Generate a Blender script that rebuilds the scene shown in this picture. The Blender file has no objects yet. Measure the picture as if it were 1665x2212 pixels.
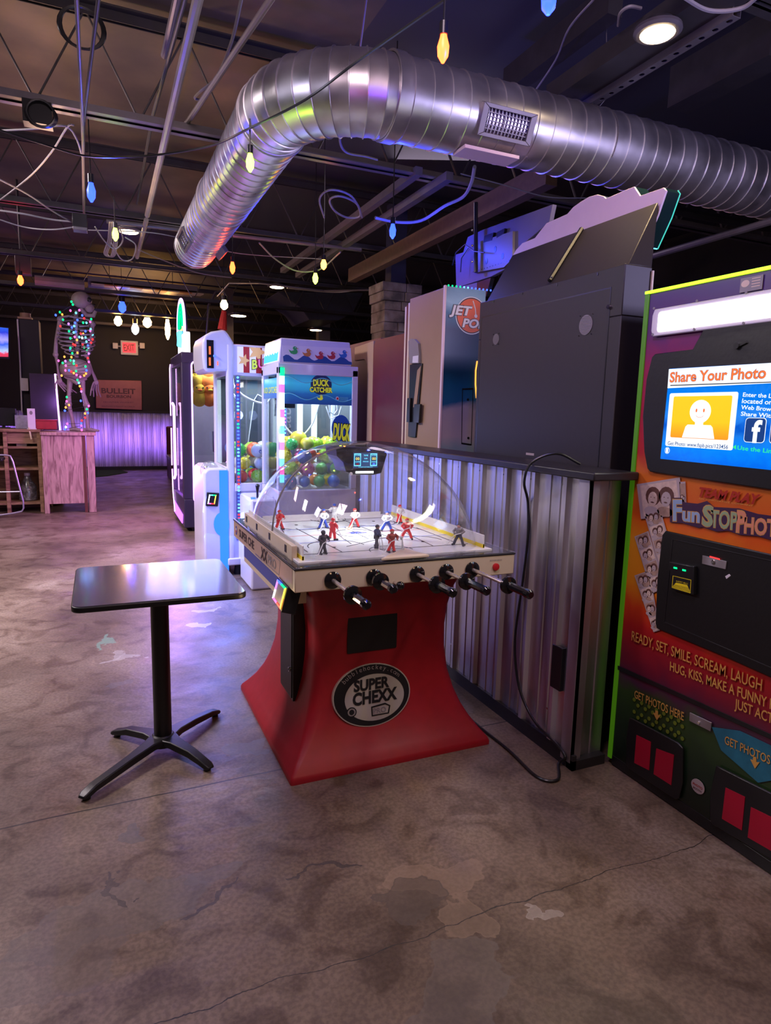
import bpy, math, random
from mathutils import Vector, Matrix
random.seed(7)
S = bpy.context.scene
COL = S.collection
PI = math.pi
V = Vector

# ------------------------------------------------------------------ camera
W, H, FPX, CH = 1665, 2212, 1400.0, 1.55
yaw, pitch, roll = (math.radians(a) for a in (23.95, 8.6, 1.445))
_f = V((math.sin(yaw) * math.cos(pitch), math.cos(yaw) * math.cos(pitch), -math.sin(pitch)))
_r = V((math.cos(yaw), -math.sin(yaw), 0))
_u = _r.cross(_f)
CR = math.cos(roll) * _r + math.sin(roll) * _u
CU = -math.sin(roll) * _r + math.cos(roll) * _u
cam = bpy.data.cameras.new('camera')
cam.sensor_fit = 'HORIZONTAL'; cam.sensor_width = 36; cam.lens = FPX / W * 36; cam.clip_start = .05
co = bpy.data.objects.new('camera', cam); COL.objects.link(co)
co.matrix_world = Matrix(((CR.x, CU.x, -_f.x, 0), (CR.y, CU.y, -_f.y, 0), (CR.z, CU.z, -_f.z, CH), (0, 0, 0, 1)))
S.camera = co

# ------------------------------------------------------------------ world, exposure, lights
S.view_settings.view_transform = 'Standard'; S.view_settings.look = 'None'
S.view_settings.gamma = 1; S.view_settings.use_curve_mapping = False
S.view_settings.exposure = 0.12
wd = bpy.data.worlds.new('world'); S.world = wd; wd.use_nodes = True
bg = wd.node_tree.nodes['Background']; bg.inputs[0].default_value = (.46, .33, .36, 1); bg.inputs[1].default_value = .11
S.cycles.max_bounces = 8; S.cycles.transparent_max_bounces = 24; S.cycles.sample_clamp_indirect = 4
S.cycles.caustics_reflective = False; S.cycles.caustics_refractive = False

def light(kind, loc, col, power, size=.1, target=None, spot=1.2, blend=.6, size_y=None, name='lamp'):
    l = bpy.data.lights.new(name, kind); l.energy = power; l.color = col
    if kind == 'AREA':
        l.size = size
        if size_y: l.shape = 'RECTANGLE'; l.size_y = size_y
    else: l.shadow_soft_size = size
    if kind == 'SPOT': l.spot_size = spot; l.spot_blend = blend
    o = bpy.data.objects.new(name, l); COL.objects.link(o); o.location = loc
    if target is not None:
        o.rotation_euler = (V(target) - V(loc)).to_track_quat('-Z', 'Y').to_euler()
    elif kind != 'POINT': pass
    return o
WARM = (1, .72, .42)
# room lamps out of view, with added fill for deck, wall, sign and duct
k_ = light('AREA', (-2.6, 5.3, 3.9), (.96, .82, .86), 175, .75, (-.8, 5.6, 0)); k_.data.spread = 2.2
light('AREA', (-2.6, 9.0, 3.9), (1, .70, .74), 55, 1.2, (-1.4, 9.0, 0))
light('SPOT', (-.25, 5.9, 2.7), (1, .62, .36), 45, .15, (.3, 5.6, 4.1), 2.4, .9)  # added upward spot brightening the roof deck, no fixture
light('SPOT', (-1.6, 6.6, 2.8), (.9, .6, .6), 30, .15, (-1.4, 6.2, 4.1), 2.4, .9)  # second added upward spot on the deck, farther left
light('AREA', (.9, -1.0, 3.2), (1, .58, .34), 12, .6, (1.0, 1.9, .2))
light('AREA', (-.9, 2.6, 3.0), (.8, .74, 1), 10, .4, (1.89, 3.0, .9))  # added fill from the left, aimed at the ribbed low wall
light('AREA', (.35, 1.1, 3.7), (1, .74, .84), 30, .7, (2.2, 2.9, 2.2))  # unseen fill added to brighten the pink sign board
light('AREA', (3.3, 1.0, 2.45), (.62, .55, 1), 22, .6, (2.6, 3.29, 3.1))  # unseen lilac fill added to brighten the round duct
light('AREA', (3.4, 6.4, 3.9), (.75, .6, .8), 14, 1.0, (2.3, 4, 1))
# violet wash on the ribbed far wall and from the neon crane machine
for x_ in (-2.9, -1.9, -.6, .15, .9, 1.6):
    light('SPOT', (x_, 16.5, .75), (.36, .16, 1), 34, .12, (x_ + .1, 17.6, .72), 1.15, .5)
light('AREA', (.8, 9.2, 1.3), (.72, .2, 1), 42, .5, (-1.2, 9.9, .3), size_y=1.8)
light('AREA', (.75, 7.6, .9), (.55, .22, 1), 16, .5, (-.3, 6.6, 0), size_y=1.2)
light('AREA', (.7, 5.85, 1.1), (.22, .28, 1), 12, .6, (.2, 4.3, 0), size_y=1.2)
light('AREA', (.55, 5.2, 1.3), (.12, .22, 1), 14, .5, (1.3, 6.1, 1.1), size_y=1.4)  # added blue fill tinting the white crane machines, no fixture there

# ------------------------------------------------------------------ pixel helpers
def ray(px, py):
    return CR * (px - W / 2) + CU * (H / 2 - py) + _f * FPX
CAM = V((0, 0, CH))
def at(px, py, ax, val):
    d = ray(px, py); i = 'XYZ'.index(ax); t = (val - CAM[i]) / d[i]
    return CAM + d * t

class F:
    """a flat frame: origin, right, up; normal = right x up"""
    def __init__(s, o, u, v):
        s.o, s.u, s.v = V(o), V(u).normalized(), V(v).normalized(); s.n = s.u.cross(s.v)
    def p(s, a, b, d=0): return s.o + s.u * a + s.v * b + s.n * d
    def px(s, x, y):
        d = ray(x, y); t = (s.o - CAM).dot(s.n) / d.dot(s.n); q = CAM + d * t - s.o
        return (q.dot(s.u), q.dot(s.v))
    def pxs(s, *pts): return [s.px(*p) for p in pts]

# ------------------------------------------------------------------ materials
MATS = {}
def mat(name, col, rough=.5, metal=0, emit=0, ecol=None, var=.12, scale=18, bump=0, spec=.5, coat=0, samp=True):
    m = bpy.data.materials.new(name); m.use_nodes = True; MATS[name] = m
    nt = m.node_tree; b = nt.nodes['Principled BSDF']
    b.inputs['Roughness'].default_value = rough; b.inputs['Metallic'].default_value = metal
    b.inputs['Specular IOR Level'].default_value = spec
    if coat: b.inputs['Coat Weight'].default_value = coat; b.inputs['Coat Roughness'].default_value = .08
    c = (*col, 1)
    tc = nt.nodes.new('ShaderNodeTexCoord')
    if var:
        n = nt.nodes.new('ShaderNodeTexNoise'); n.inputs['Scale'].default_value = scale; n.inputs['Detail'].default_value = 3
        nt.links.new(tc.outputs['Object'], n.inputs['Vector'])
        mx = nt.nodes.new('ShaderNodeMix'); mx.data_type = 'RGBA'
        mx.inputs[6].default_value = tuple(max(0, x * (1 - var)) for x in col) + (1,)
        mx.inputs[7].default_value = tuple(min(1, x * (1 + var)) for x in col) + (1,)
        nt.links.new(n.outputs[0], mx.inputs[0]); nt.links.new(mx.outputs[2], b.inputs['Base Color'])
        if bump:
            bp = nt.nodes.new('ShaderNodeBump'); bp.inputs['Strength'].default_value = bump; bp.inputs['Distance'].default_value = .01
            nt.links.new(n.outputs[0], bp.inputs['Height']); nt.links.new(bp.outputs[0], b.inputs['Normal'])
    else: b.inputs['Base Color'].default_value = c
    if emit:
        b.inputs['Emission Color'].default_value = (*(ecol or col), 1); b.inputs['Emission Strength'].default_value = emit
    if not samp: m.cycles.emission_sampling = 'NONE'
    return m
def emi(name, col, s, samp=False): return mat(name, tuple(c * .4 for c in col), .4, 0, s, col, var=0, samp=samp)

def node(nt, t, **k):
    n = nt.nodes.new(t)
    for a, b in k.items(): setattr(n, a, b)
    return n
def ramp(nt, stops, interp='LINEAR'):
    r = nt.nodes.new('ShaderNodeValToRGB'); r.color_ramp.interpolation = interp
    e = r.color_ramp.elements
    while len(e) < len(stops): e.new(.5)
    for x, (p, c) in zip(e, stops): x.position = p; x.color = (*c, 1)
    return r

def floor_mat():
    m = mat('stained concrete', (.2, .17, .15), .42, var=0); nt = m.node_tree; b = nt.nodes['Principled BSDF']; L = nt.links.new
    tc = nt.nodes['Texture Coordinate'].outputs['Object']
    def noise(s, d=5, dist=0, vec=None):
        n = node(nt, 'ShaderNodeTexNoise'); n.inputs['Scale'].default_value = s; n.inputs['Detail'].default_value = d
        n.inputs['Distortion'].default_value = dist; L(vec or tc, n.inputs['Vector']); return n.outputs[0]
    r1 = ramp(nt, [(.28, (.085, .058, .042)), (.44, (.17, .122, .09)), (.56, (.235, .175, .132)), (.72, (.36, .295, .24))]); L(noise(1.1, 8, .6), r1.inputs[0])
    r2 = ramp(nt, [(.36, (.62, .58, .55)), (.5, (1, 1, 1)), (.62, (1.0, 1.0, 1.0)), (.7, (1.22, 1.2, 1.2))]); L(noise(5.5, 8, 1.2), r2.inputs[0])
    r3 = ramp(nt, [(.40, (.72, .7, .7)), (.6, (1.1, 1.1, 1.1))]); L(noise(70, 4), r3.inputs[0])
    def mul(a, bb, f=1):
        x = node(nt, 'ShaderNodeMix', data_type='RGBA', blend_type='MULTIPLY'); x.inputs[0].default_value = f
        L(a, x.inputs[6]); L(bb, x.inputs[7]); return x.outputs[2]
    c = mul(mul(r1.outputs[0], r2.outputs[0]), r3.outputs[0], .8)
    # blotches with ragged outlines: places where the old floor coating has come off
    w = node(nt, 'ShaderNodeTexNoise'); w.inputs['Scale'].default_value = 6; w.inputs['Detail'].default_value = 4; L(tc, w.inputs['Vector'])
    wv = node(nt, 'ShaderNodeVectorMath', operation='SCALE'); L(w.outputs['Color'], wv.inputs[0]); wv.inputs['Scale'].default_value = .34
    av = node(nt, 'ShaderNodeVectorMath', operation='ADD'); L(tc, av.inputs[0]); L(wv.outputs[0], av.inputs[1])
    def blotch(px, py, rx, ry, rot, col, fac, c):
        q = at(px, py, 'Z', 0)
        mp = node(nt, 'ShaderNodeMapping', vector_type='TEXTURE'); L(av.outputs[0], mp.inputs[0])
        mp.inputs['Location'].default_value = (q.x + .17, q.y + .17, .17); mp.inputs['Rotation'].default_value = (0, 0, rot); mp.inputs['Scale'].default_value = (rx, ry, 1000)
        ln = node(nt, 'ShaderNodeVectorMath', operation='LENGTH'); L(mp.outputs[0], ln.inputs[0])
        rp = ramp(nt, [(.0, (fac,) * 3), (.86, (fac,) * 3), (.95, (min(1, fac * 1.5),) * 3), (1, (0, 0, 0))]); L(ln.outputs[1], rp.inputs[0])
        x = node(nt, 'ShaderNodeMix', data_type='RGBA'); L(rp.outputs[0], x.inputs[0]); L(c, x.inputs[6]); x.inputs[7].default_value = (*col, 1)
        return x.outputs[2]
    for b_ in [(930, 1900, .17, .10, -.2, (.30, .215, .155), .45), (1010, 1980, .12, .06, .8, (.29, .21, .15), .4), (900, 1945, .12, .09, .3, (.10, .078, .065), .6),
               (300, 1800, .07, .035, 0, (.13, .12, .12), .6), (1150, 1965, .05, .03, .3, (.42, .38, .34), .5),
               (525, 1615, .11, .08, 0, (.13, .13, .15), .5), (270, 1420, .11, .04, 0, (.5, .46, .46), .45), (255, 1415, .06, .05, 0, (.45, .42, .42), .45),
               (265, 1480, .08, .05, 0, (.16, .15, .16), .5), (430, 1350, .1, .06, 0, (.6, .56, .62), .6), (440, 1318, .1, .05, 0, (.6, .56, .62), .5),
               (460, 1890, .12, .06, 0, (.13, .115, .11), .5), (250, 1970, .3, .12, 0, (.15, .13, .12), .4), (70, 2090, .25, .12, 0, (.16, .13, .12), .4),
               (225, 1385, .02, .16, -.1, (.16, .34, .26), .6), (1000, 2140, .2, .1, .5, (.15, .13, .12), .4), (690, 1885, .13, .01, .3, (.05, .045, .045), .7),
               (460, 1950, .1, .009, .3, (.05, .045, .045), .7), (255, 1920, .012, .1, .2, (.05, .045, .045), .6)]:
        c = blotch(*b_, c)
    # joints and cracks
    def crack(p, q, wdt, c, amp=.02):
        a, b2 = at(*p, 'Z', 0), at(*q, 'Z', 0); d = (b2 - a).normalized(); n_ = V((-d.y, d.x, 0))
        dt = node(nt, 'ShaderNodeVectorMath', operation='DOT_PRODUCT'); L(tc, dt.inputs[0]); dt.inputs[1].default_value = n_
        nz = node(nt, 'ShaderNodeMath', operation='MULTIPLY_ADD'); L(noise(4, 6), nz.inputs[0]); nz.inputs[1].default_value = amp; nz.inputs[2].default_value = -n_.dot(a) - amp * .5
        ad = node(nt, 'ShaderNodeMath', operation='ADD'); L(dt.outputs['Value'], ad.inputs[0]); L(nz.outputs[0], ad.inputs[1])
        ab = node(nt, 'ShaderNodeMath', operation='ABSOLUTE'); L(ad.outputs[0], ab.inputs[0])
        lt = node(nt, 'ShaderNodeMath', operation='LESS_THAN'); L(ab.outputs[0], lt.inputs[0]); lt.inputs[1].default_value = wdt
        x = node(nt, 'ShaderNodeMix', data_type='RGBA'); L(lt.outputs[0], x.inputs[0]); L(c, x.inputs[6]); x.inputs[7].default_value = (.035, .03, .028, 1)
        return x.outputs[2]
    c = crack((0, 1790), (590, 1665), .004, c)
    c = crack((340, 2212), (1000, 1990), .0016, c, .12)
    L(c, b.inputs['Base Color'])
    rr = ramp(nt, [(.3, (.30,) * 3), (.7, (.52,) * 3)]); L(noise(3, 6), rr.inputs[0]); L(rr.outputs[0], b.inputs['Roughness'])
    bp = node(nt, 'ShaderNodeBump'); bp.inputs['Strength'].default_value = .25; bp.inputs['Distance'].default_value = .01
    L(noise(14, 6), bp.inputs['Height']); L(bp.outputs[0], b.inputs['Normal'])
    return m

def deck_mat():
    m = mat('painted roof deck', (.1, .09, .085), .6, var=0); nt = m.node_tree; b = nt.nodes['Principled BSDF']; L = nt.links.new
    tc = nt.nodes['Texture Coordinate'].outputs['Object']
    n = node(nt, 'ShaderNodeTexNoise'); n.inputs['Scale'].default_value = .9; n.inputs['Detail'].default_value = 5; L(tc, n.inputs['Vector'])
    r = ramp(nt, [(.35, (.075, .06, .056)), (.5, (.14, .11, .09)), (.65, (.25, .185, .13))]); L(n.outputs[0], r.inputs[0])
    # the bay right of the duct is coloured navy for the blue bulbs' light
    sx = node(nt, 'ShaderNodeSeparateXYZ'); L(tc, sx.inputs[0])
    g = node(nt, 'ShaderNodeMath', operation='GREATER_THAN'); L(sx.outputs[0], g.inputs[0]); g.inputs[1].default_value = 1.75
    x = node(nt, 'ShaderNodeMix', data_type='RGBA'); L(g.outputs[0], x.inputs[0]); L(r.outputs[0], x.inputs[6]); x.inputs[7].default_value = (.055, .055, .085, 1)
    L(x.outputs[2], b.inputs['Base Color']); return m

def glass_mat(name, tint=(1, 1, 1), base=.035, rough=.02, ior=1.45, haze=0):
    m = bpy.data.materials.new(name); m.use_nodes = True; nt = m.node_tree; nt.nodes.clear(); L = nt.links.new
    out = node(nt, 'ShaderNodeOutputMaterial'); mx = node(nt, 'ShaderNodeMixShader'); t = node(nt, 'ShaderNodeBsdfTransparent'); g = node(nt, 'ShaderNodeBsdfGlossy')
    t.inputs[0].default_value = (*tint, 1); g.inputs['Roughness'].default_value = rough
    lw = node(nt, 'ShaderNodeLayerWeight'); lw.inputs[0].default_value = .5
    pw = node(nt, 'ShaderNodeMath', operation='POWER'); L(lw.outputs['Facing'], pw.inputs[0]); pw.inputs[1].default_value = 5
    ad = node(nt, 'ShaderNodeMath', operation='MULTIPLY_ADD'); ad.inputs[1].default_value = .85; ad.inputs[2].default_value = base + .035; L(pw.outputs[0], ad.inputs[0])
    L(ad.outputs[0], mx.inputs[0]); L(t.outputs[0], mx.inputs[1]); L(g.outputs[0], mx.inputs[2])
    if haze:
        d = node(nt, 'ShaderNodeBsdfDiffuse'); d.inputs[0].default_value = (.8, .8, .85, 1); m2 = node(nt, 'ShaderNodeMixShader')
        n = node(nt, 'ShaderNodeTexNoise'); n.inputs['Scale'].default_value = 9; n.inputs['Detail'].default_value = 6; n.inputs['Distortion'].default_value = 2
        tc = node(nt, 'ShaderNodeTexCoord'); L(tc.outputs['Object'], n.inputs['Vector'])
        r = ramp(nt, [(.4, (haze * .4,) * 3), (.7, (haze * 2,) * 3)]); L(n.outputs[0], r.inputs[0]); L(r.outputs[0], m2.inputs[0])
        L(mx.outputs[0], m2.inputs[1]); L(d.outputs[0], m2.inputs[2]); L(m2.outputs[0], out.inputs[0])
    else: L(mx.outputs[0], out.inputs[0])
    MATS[name] = m; return m

def stripes_mat(name, stops, axis, lo, hi, noise_amt=.1, rough=.35, nscale=3, emit=0):
    """printed artwork whose colours change along one axis"""
    m = mat(name, (1, 1, 1), rough, var=0); nt = m.node_tree; b = nt.nodes['Principled BSDF']; L = nt.links.new
    tc = nt.nodes['Texture Coordinate'].outputs['Object']
    sx = node(nt, 'ShaderNodeSeparateXYZ'); g = node(nt, 'ShaderNodeNewGeometry'); L(g.outputs['Position'], sx.inputs[0])
    mr = node(nt, 'ShaderNodeMapRange'); mr.inputs[1].default_value = lo; mr.inputs[2].default_value = hi; L(sx.outputs['XYZ'.index(axis)], mr.inputs[0])
    n = node(nt, 'ShaderNodeTexNoise'); n.inputs['Scale'].default_value = nscale; n.inputs['Detail'].default_value = 5; n.inputs['Distortion'].default_value = 1
    L(g.outputs['Position'], n.inputs['Vector'])
    ma = node(nt, 'ShaderNodeMath', operation='MULTIPLY_ADD'); L(n.outputs[0], ma.inputs[0]); ma.inputs[1].default_value = noise_amt; ma.inputs[2].default_value = -noise_amt / 2
    ad = node(nt, 'ShaderNodeMath', operation='ADD'); L(mr.outputs[0], ad.inputs[0]); L(ma.outputs[0], ad.inputs[1])
    r = ramp(nt, stops); L(ad.outputs[0], r.inputs[0]); L(r.outputs[0], b.inputs['Base Color'])
    if emit: L(r.outputs[0], b.inputs['Emission Color']); b.inputs['Emission Strength'].default_value = emit
    return m

def brushed(name, col, rough=.28, sc=(1, 1, 40), bump=.08, metal=1):
    m = mat(name, col, rough, metal, var=0); nt = m.node_tree; b = nt.nodes['Principled BSDF']; L = nt.links.new
    tc = nt.nodes['Texture Coordinate'].outputs['Object']
    mp = node(nt, 'ShaderNodeMapping'); mp.inputs['Scale'].default_value = sc; L(tc, mp.inputs[0])
    n = node(nt, 'ShaderNodeTexNoise'); n.inputs['Scale'].default_value = 1.5; n.inputs['Detail'].default_value = 4; L(mp.outputs[0], n.inputs['Vector'])
    r = ramp(nt, [(.3, tuple(c * .75 for c in col)), (.7, col)]); L(n.outputs[0], r.inputs[0]); L(r.outputs[0], b.inputs['Base Color'])
    r2 = ramp(nt, [(.3, (rough * .8,) * 3), (.7, (rough * 1.4,) * 3)]); L(n.outputs[0], r2.inputs[0]); L(r2.outputs[0], b.inputs['Roughness'])
    bp = node(nt, 'ShaderNodeBump'); bp.inputs['Strength'].default_value = bump; bp.inputs['Distance'].default_value = .02; L(n.outputs[0], bp.inputs['Height']); L(bp.outputs[0], b.inputs['Normal'])
    return m

def wood_mat(name, a, b_, sc=(14, 14, 1.6), rough=.5):
    m = mat(name, a, rough, var=0); nt = m.node_tree; b = nt.nodes['Principled BSDF']; L = nt.links.new
    tc = nt.nodes['Texture Coordinate'].outputs['Object']
    mp = node(nt, 'ShaderNodeMapping'); mp.inputs['Scale'].default_value = sc; L(tc, mp.inputs[0])
    n = node(nt, 'ShaderNodeTexNoise'); n.inputs['Scale'].default_value = 1.2; n.inputs['Detail'].default_value = 5; n.inputs['Distortion'].default_value = 2.2; L(mp.outputs[0], n.inputs['Vector'])
    r = ramp(nt, [(.32, b_), (.5, a), (.62, tuple(min(1, c * 1.25) for c in a))]); L(n.outputs[0], r.inputs[0]); L(r.outputs[0], b.inputs['Base Color'])
    return m

def stone_mat():
    m = mat('stacked stone', (.3, .25, .22), .85, var=0); nt = m.node_tree; b = nt.nodes['Principled BSDF']; L = nt.links.new
    n = node(nt, 'ShaderNodeTexNoise'); n.inputs['Scale'].default_value = 5; n.inputs['Detail'].default_value = 6
    L(nt.nodes['Texture Coordinate'].outputs['Object'], n.inputs['Vector'])
    r = ramp(nt, [(.35, (.13, .11, .10)), (.5, (.3, .24, .2)), (.65, (.42, .36, .32))]); L(n.outputs[0], r.inputs[0]); L(r.outputs[0], b.inputs['Base Color'])
    bp = node(nt, 'ShaderNodeBump'); bp.inputs['Strength'].default_value = .7; bp.inputs['Distance'].default_value = .02; L(n.outputs[0], bp.inputs['Height']); L(bp.outputs[0], b.inputs['Normal'])
    return m

FLOOR = floor_mat(); DECK = deck_mat(); STONE = stone_mat()
BLACKWALL = mat('black wall paint', (.013, .012, .017), .6, var=.3, scale=2)
STEEL = mat('painted joist steel', (.06, .055, .06), .45, .3, var=.35, scale=9)
STEEL_L = mat('pale painted steel', (.20, .18, .20), .4, .4, var=.25, scale=9)
PIPE_W = mat('white painted pipe', (.34, .28, .26), .4, .1, var=.25, scale=6)
DUCT = brushed('galvanized duct steel', (.80, .78, .82), .33, (3, 3, 3), .10, .92)
GALV = brushed('corrugated galvanized steel', (.80, .78, .85), .36, (9, 9, .9), .16, .95)
GALV_D = brushed('dull galvanized steel', (.55, .52, .56), .45, (6, 6, 1), .1)
TRIMBLK = mat('black trim paint', (.02, .018, .02), .5, var=.3)
LEDGE = mat('dark laminate ledge', (.018, .015, .018), .35, var=.3, scale=30)
CABLACK = mat('charcoal cabinet board', (.021, .016, .019), .5, var=.15, scale=40)
BLK = mat('black plastic', (.012, .012, .014), .3, var=.2)
BLKG = mat('gloss black rubber', (.008, .008, .01), .12, var=0, coat=.5)
BLKM = mat('matte black powder coat', (.006, .006, .007), .42, var=.2, scale=60, bump=.05)
CHROME = mat('chrome', (.82, .82, .84), .08, 1, var=.04)
STEELROD = mat('brushed steel rod', (.75, .68, .64), .25, .8, var=.1, scale=50)
RED = mat('red moulded plastic', (.36, .009, .018), .42, var=.16, scale=22, bump=.06)
CREAM = mat('cream laminate', (.72, .60, .44), .4, var=.04)
WHITE = mat('white plastic', (.75, .72, .76), .3, var=.04)
WHITEP = mat('white moulded cabinet', (.66, .64, .74), .28, var=.05, coat=.3)
PINKW = mat('primed white board', (.82, .62, .74), .5, var=.04)
ICE = mat('white playfield', (.86, .86, .88), .25, var=.04, coat=.3)
YEL = mat('yellow kickboard', (.9, .72, .02), .35, var=.08)
INK = mat('black ink', (.01, .01, .012), .4, var=0)
LINE = mat('dark slot', (.02, .02, .03), .6, var=0)
BLUEINK = mat('blue ink', (.03, .07, .4), .4, var=0)
GREYINK = mat('grey ink', (.25, .23, .24), .4, var=0)
TBLTOP = mat('dark laminate table top', (.09, .07, .10), .22, var=.1, scale=60, coat=.6)
MAROON = mat('maroon cabinet board', (.10, .008, .018), .4, var=.2, scale=8)
TAN = mat('bare tan board', (.36, .23, .14), .55, var=.08, scale=5)
CREAMSTRIP = mat('cream edging', (.72, .58, .42), .45, var=.06)
REDP = mat('red paint', (.6, .02, .03), .35, var=.05)
JERSEY_R = mat('red jersey plastic', (.75, .03, .04), .4, var=.05)
JERSEY_B = mat('blue jersey plastic', (.03, .08, .5), .4, var=.05)
FIGW = mat('white figure plastic', (.85, .85, .87), .4, var=.03)
FIGD = mat('dark figure plastic', (.05, .05, .07), .4, var=.05)
FIGP = mat('pink skin plastic', (.7, .4, .32), .45, var=.05)
BONE = mat('aged bone plastic', (.30, .25, .24), .55, var=.25, scale=25)
WOODP = wood_mat('barn wood', (.44, .28, .24), (.22, .11, .10))
WOODB = wood_mat('brown wood', (.33, .19, .11), (.18, .09, .05), (2, 10, 10))
COPPER = mat('rose copper sheet', (.36, .14, .11), .4, .5, var=.15, scale=8)
GREEN_M = mat('green rug', (.03, .07, .02), .9, var=.3, scale=80)
GLASS = glass_mat('clear cabinet glass', (.93, .96, .98), .02, .02)
DOME = glass_mat('clear scuffed acrylic', (.94, .95, .97), .05, .045, 1.4, haze=.03)
NETM = glass_mat('fine white net', (.72, .72, .75), .05, .4, haze=.05)
# lamps
E_WHITE = emi('white diffuser glow', (1, .95, .86), 9, True)
E_CANW = emi('warm downlight glow', (1, .74, .4), 16)
E_BULB = {'blue': emi('blue bulb glow', (.015, .04, 1), 7), 'red': emi('red bulb glow', (1, .05, .01), 14), 'green': emi('lime bulb glow', (.55, 1, .05), 11),
          'orange': emi('orange bulb glow', (1, .28, .03), 14), 'amber': emi('amber bulb glow', (1, .56, .16), 45), 'white': emi('cool bulb glow', (.75, .85, 1), 12)}
BCOL = {'blue': (.02, .04, 1), 'red': (1, .04, .01), 'green': (.5, 1, .05), 'orange': (1, .25, .03), 'amber': (1, .55, .18), 'white': (.8, .85, 1)}
E_PURP = emi('violet neon glow', (.5, .12, 1), 2.6); E_PURPW = emi('lilac white glow', (.78, .42, 1), 2.6)
E_LED = {k: emi(k + ' led glow', c, s) for k, c, s in (('ledgreen', (.0, 1, .25), 1.6), ('ledblue', (.04, .1, 1), 3), ('ledred', (1, .03, .03), 1.8), ('ledcyan', (.15, .75, 1), 1.8),
         ('ledpink', (1, .12, .5), 2), ('ledwhite', (.9, .97, 1), 3), ('ledyellow', (1, .8, .08), 1.6), ('ledviolet', (.45, .15, 1), 2.5), ('ledamber', (1, .35, .05), 2))}

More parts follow.
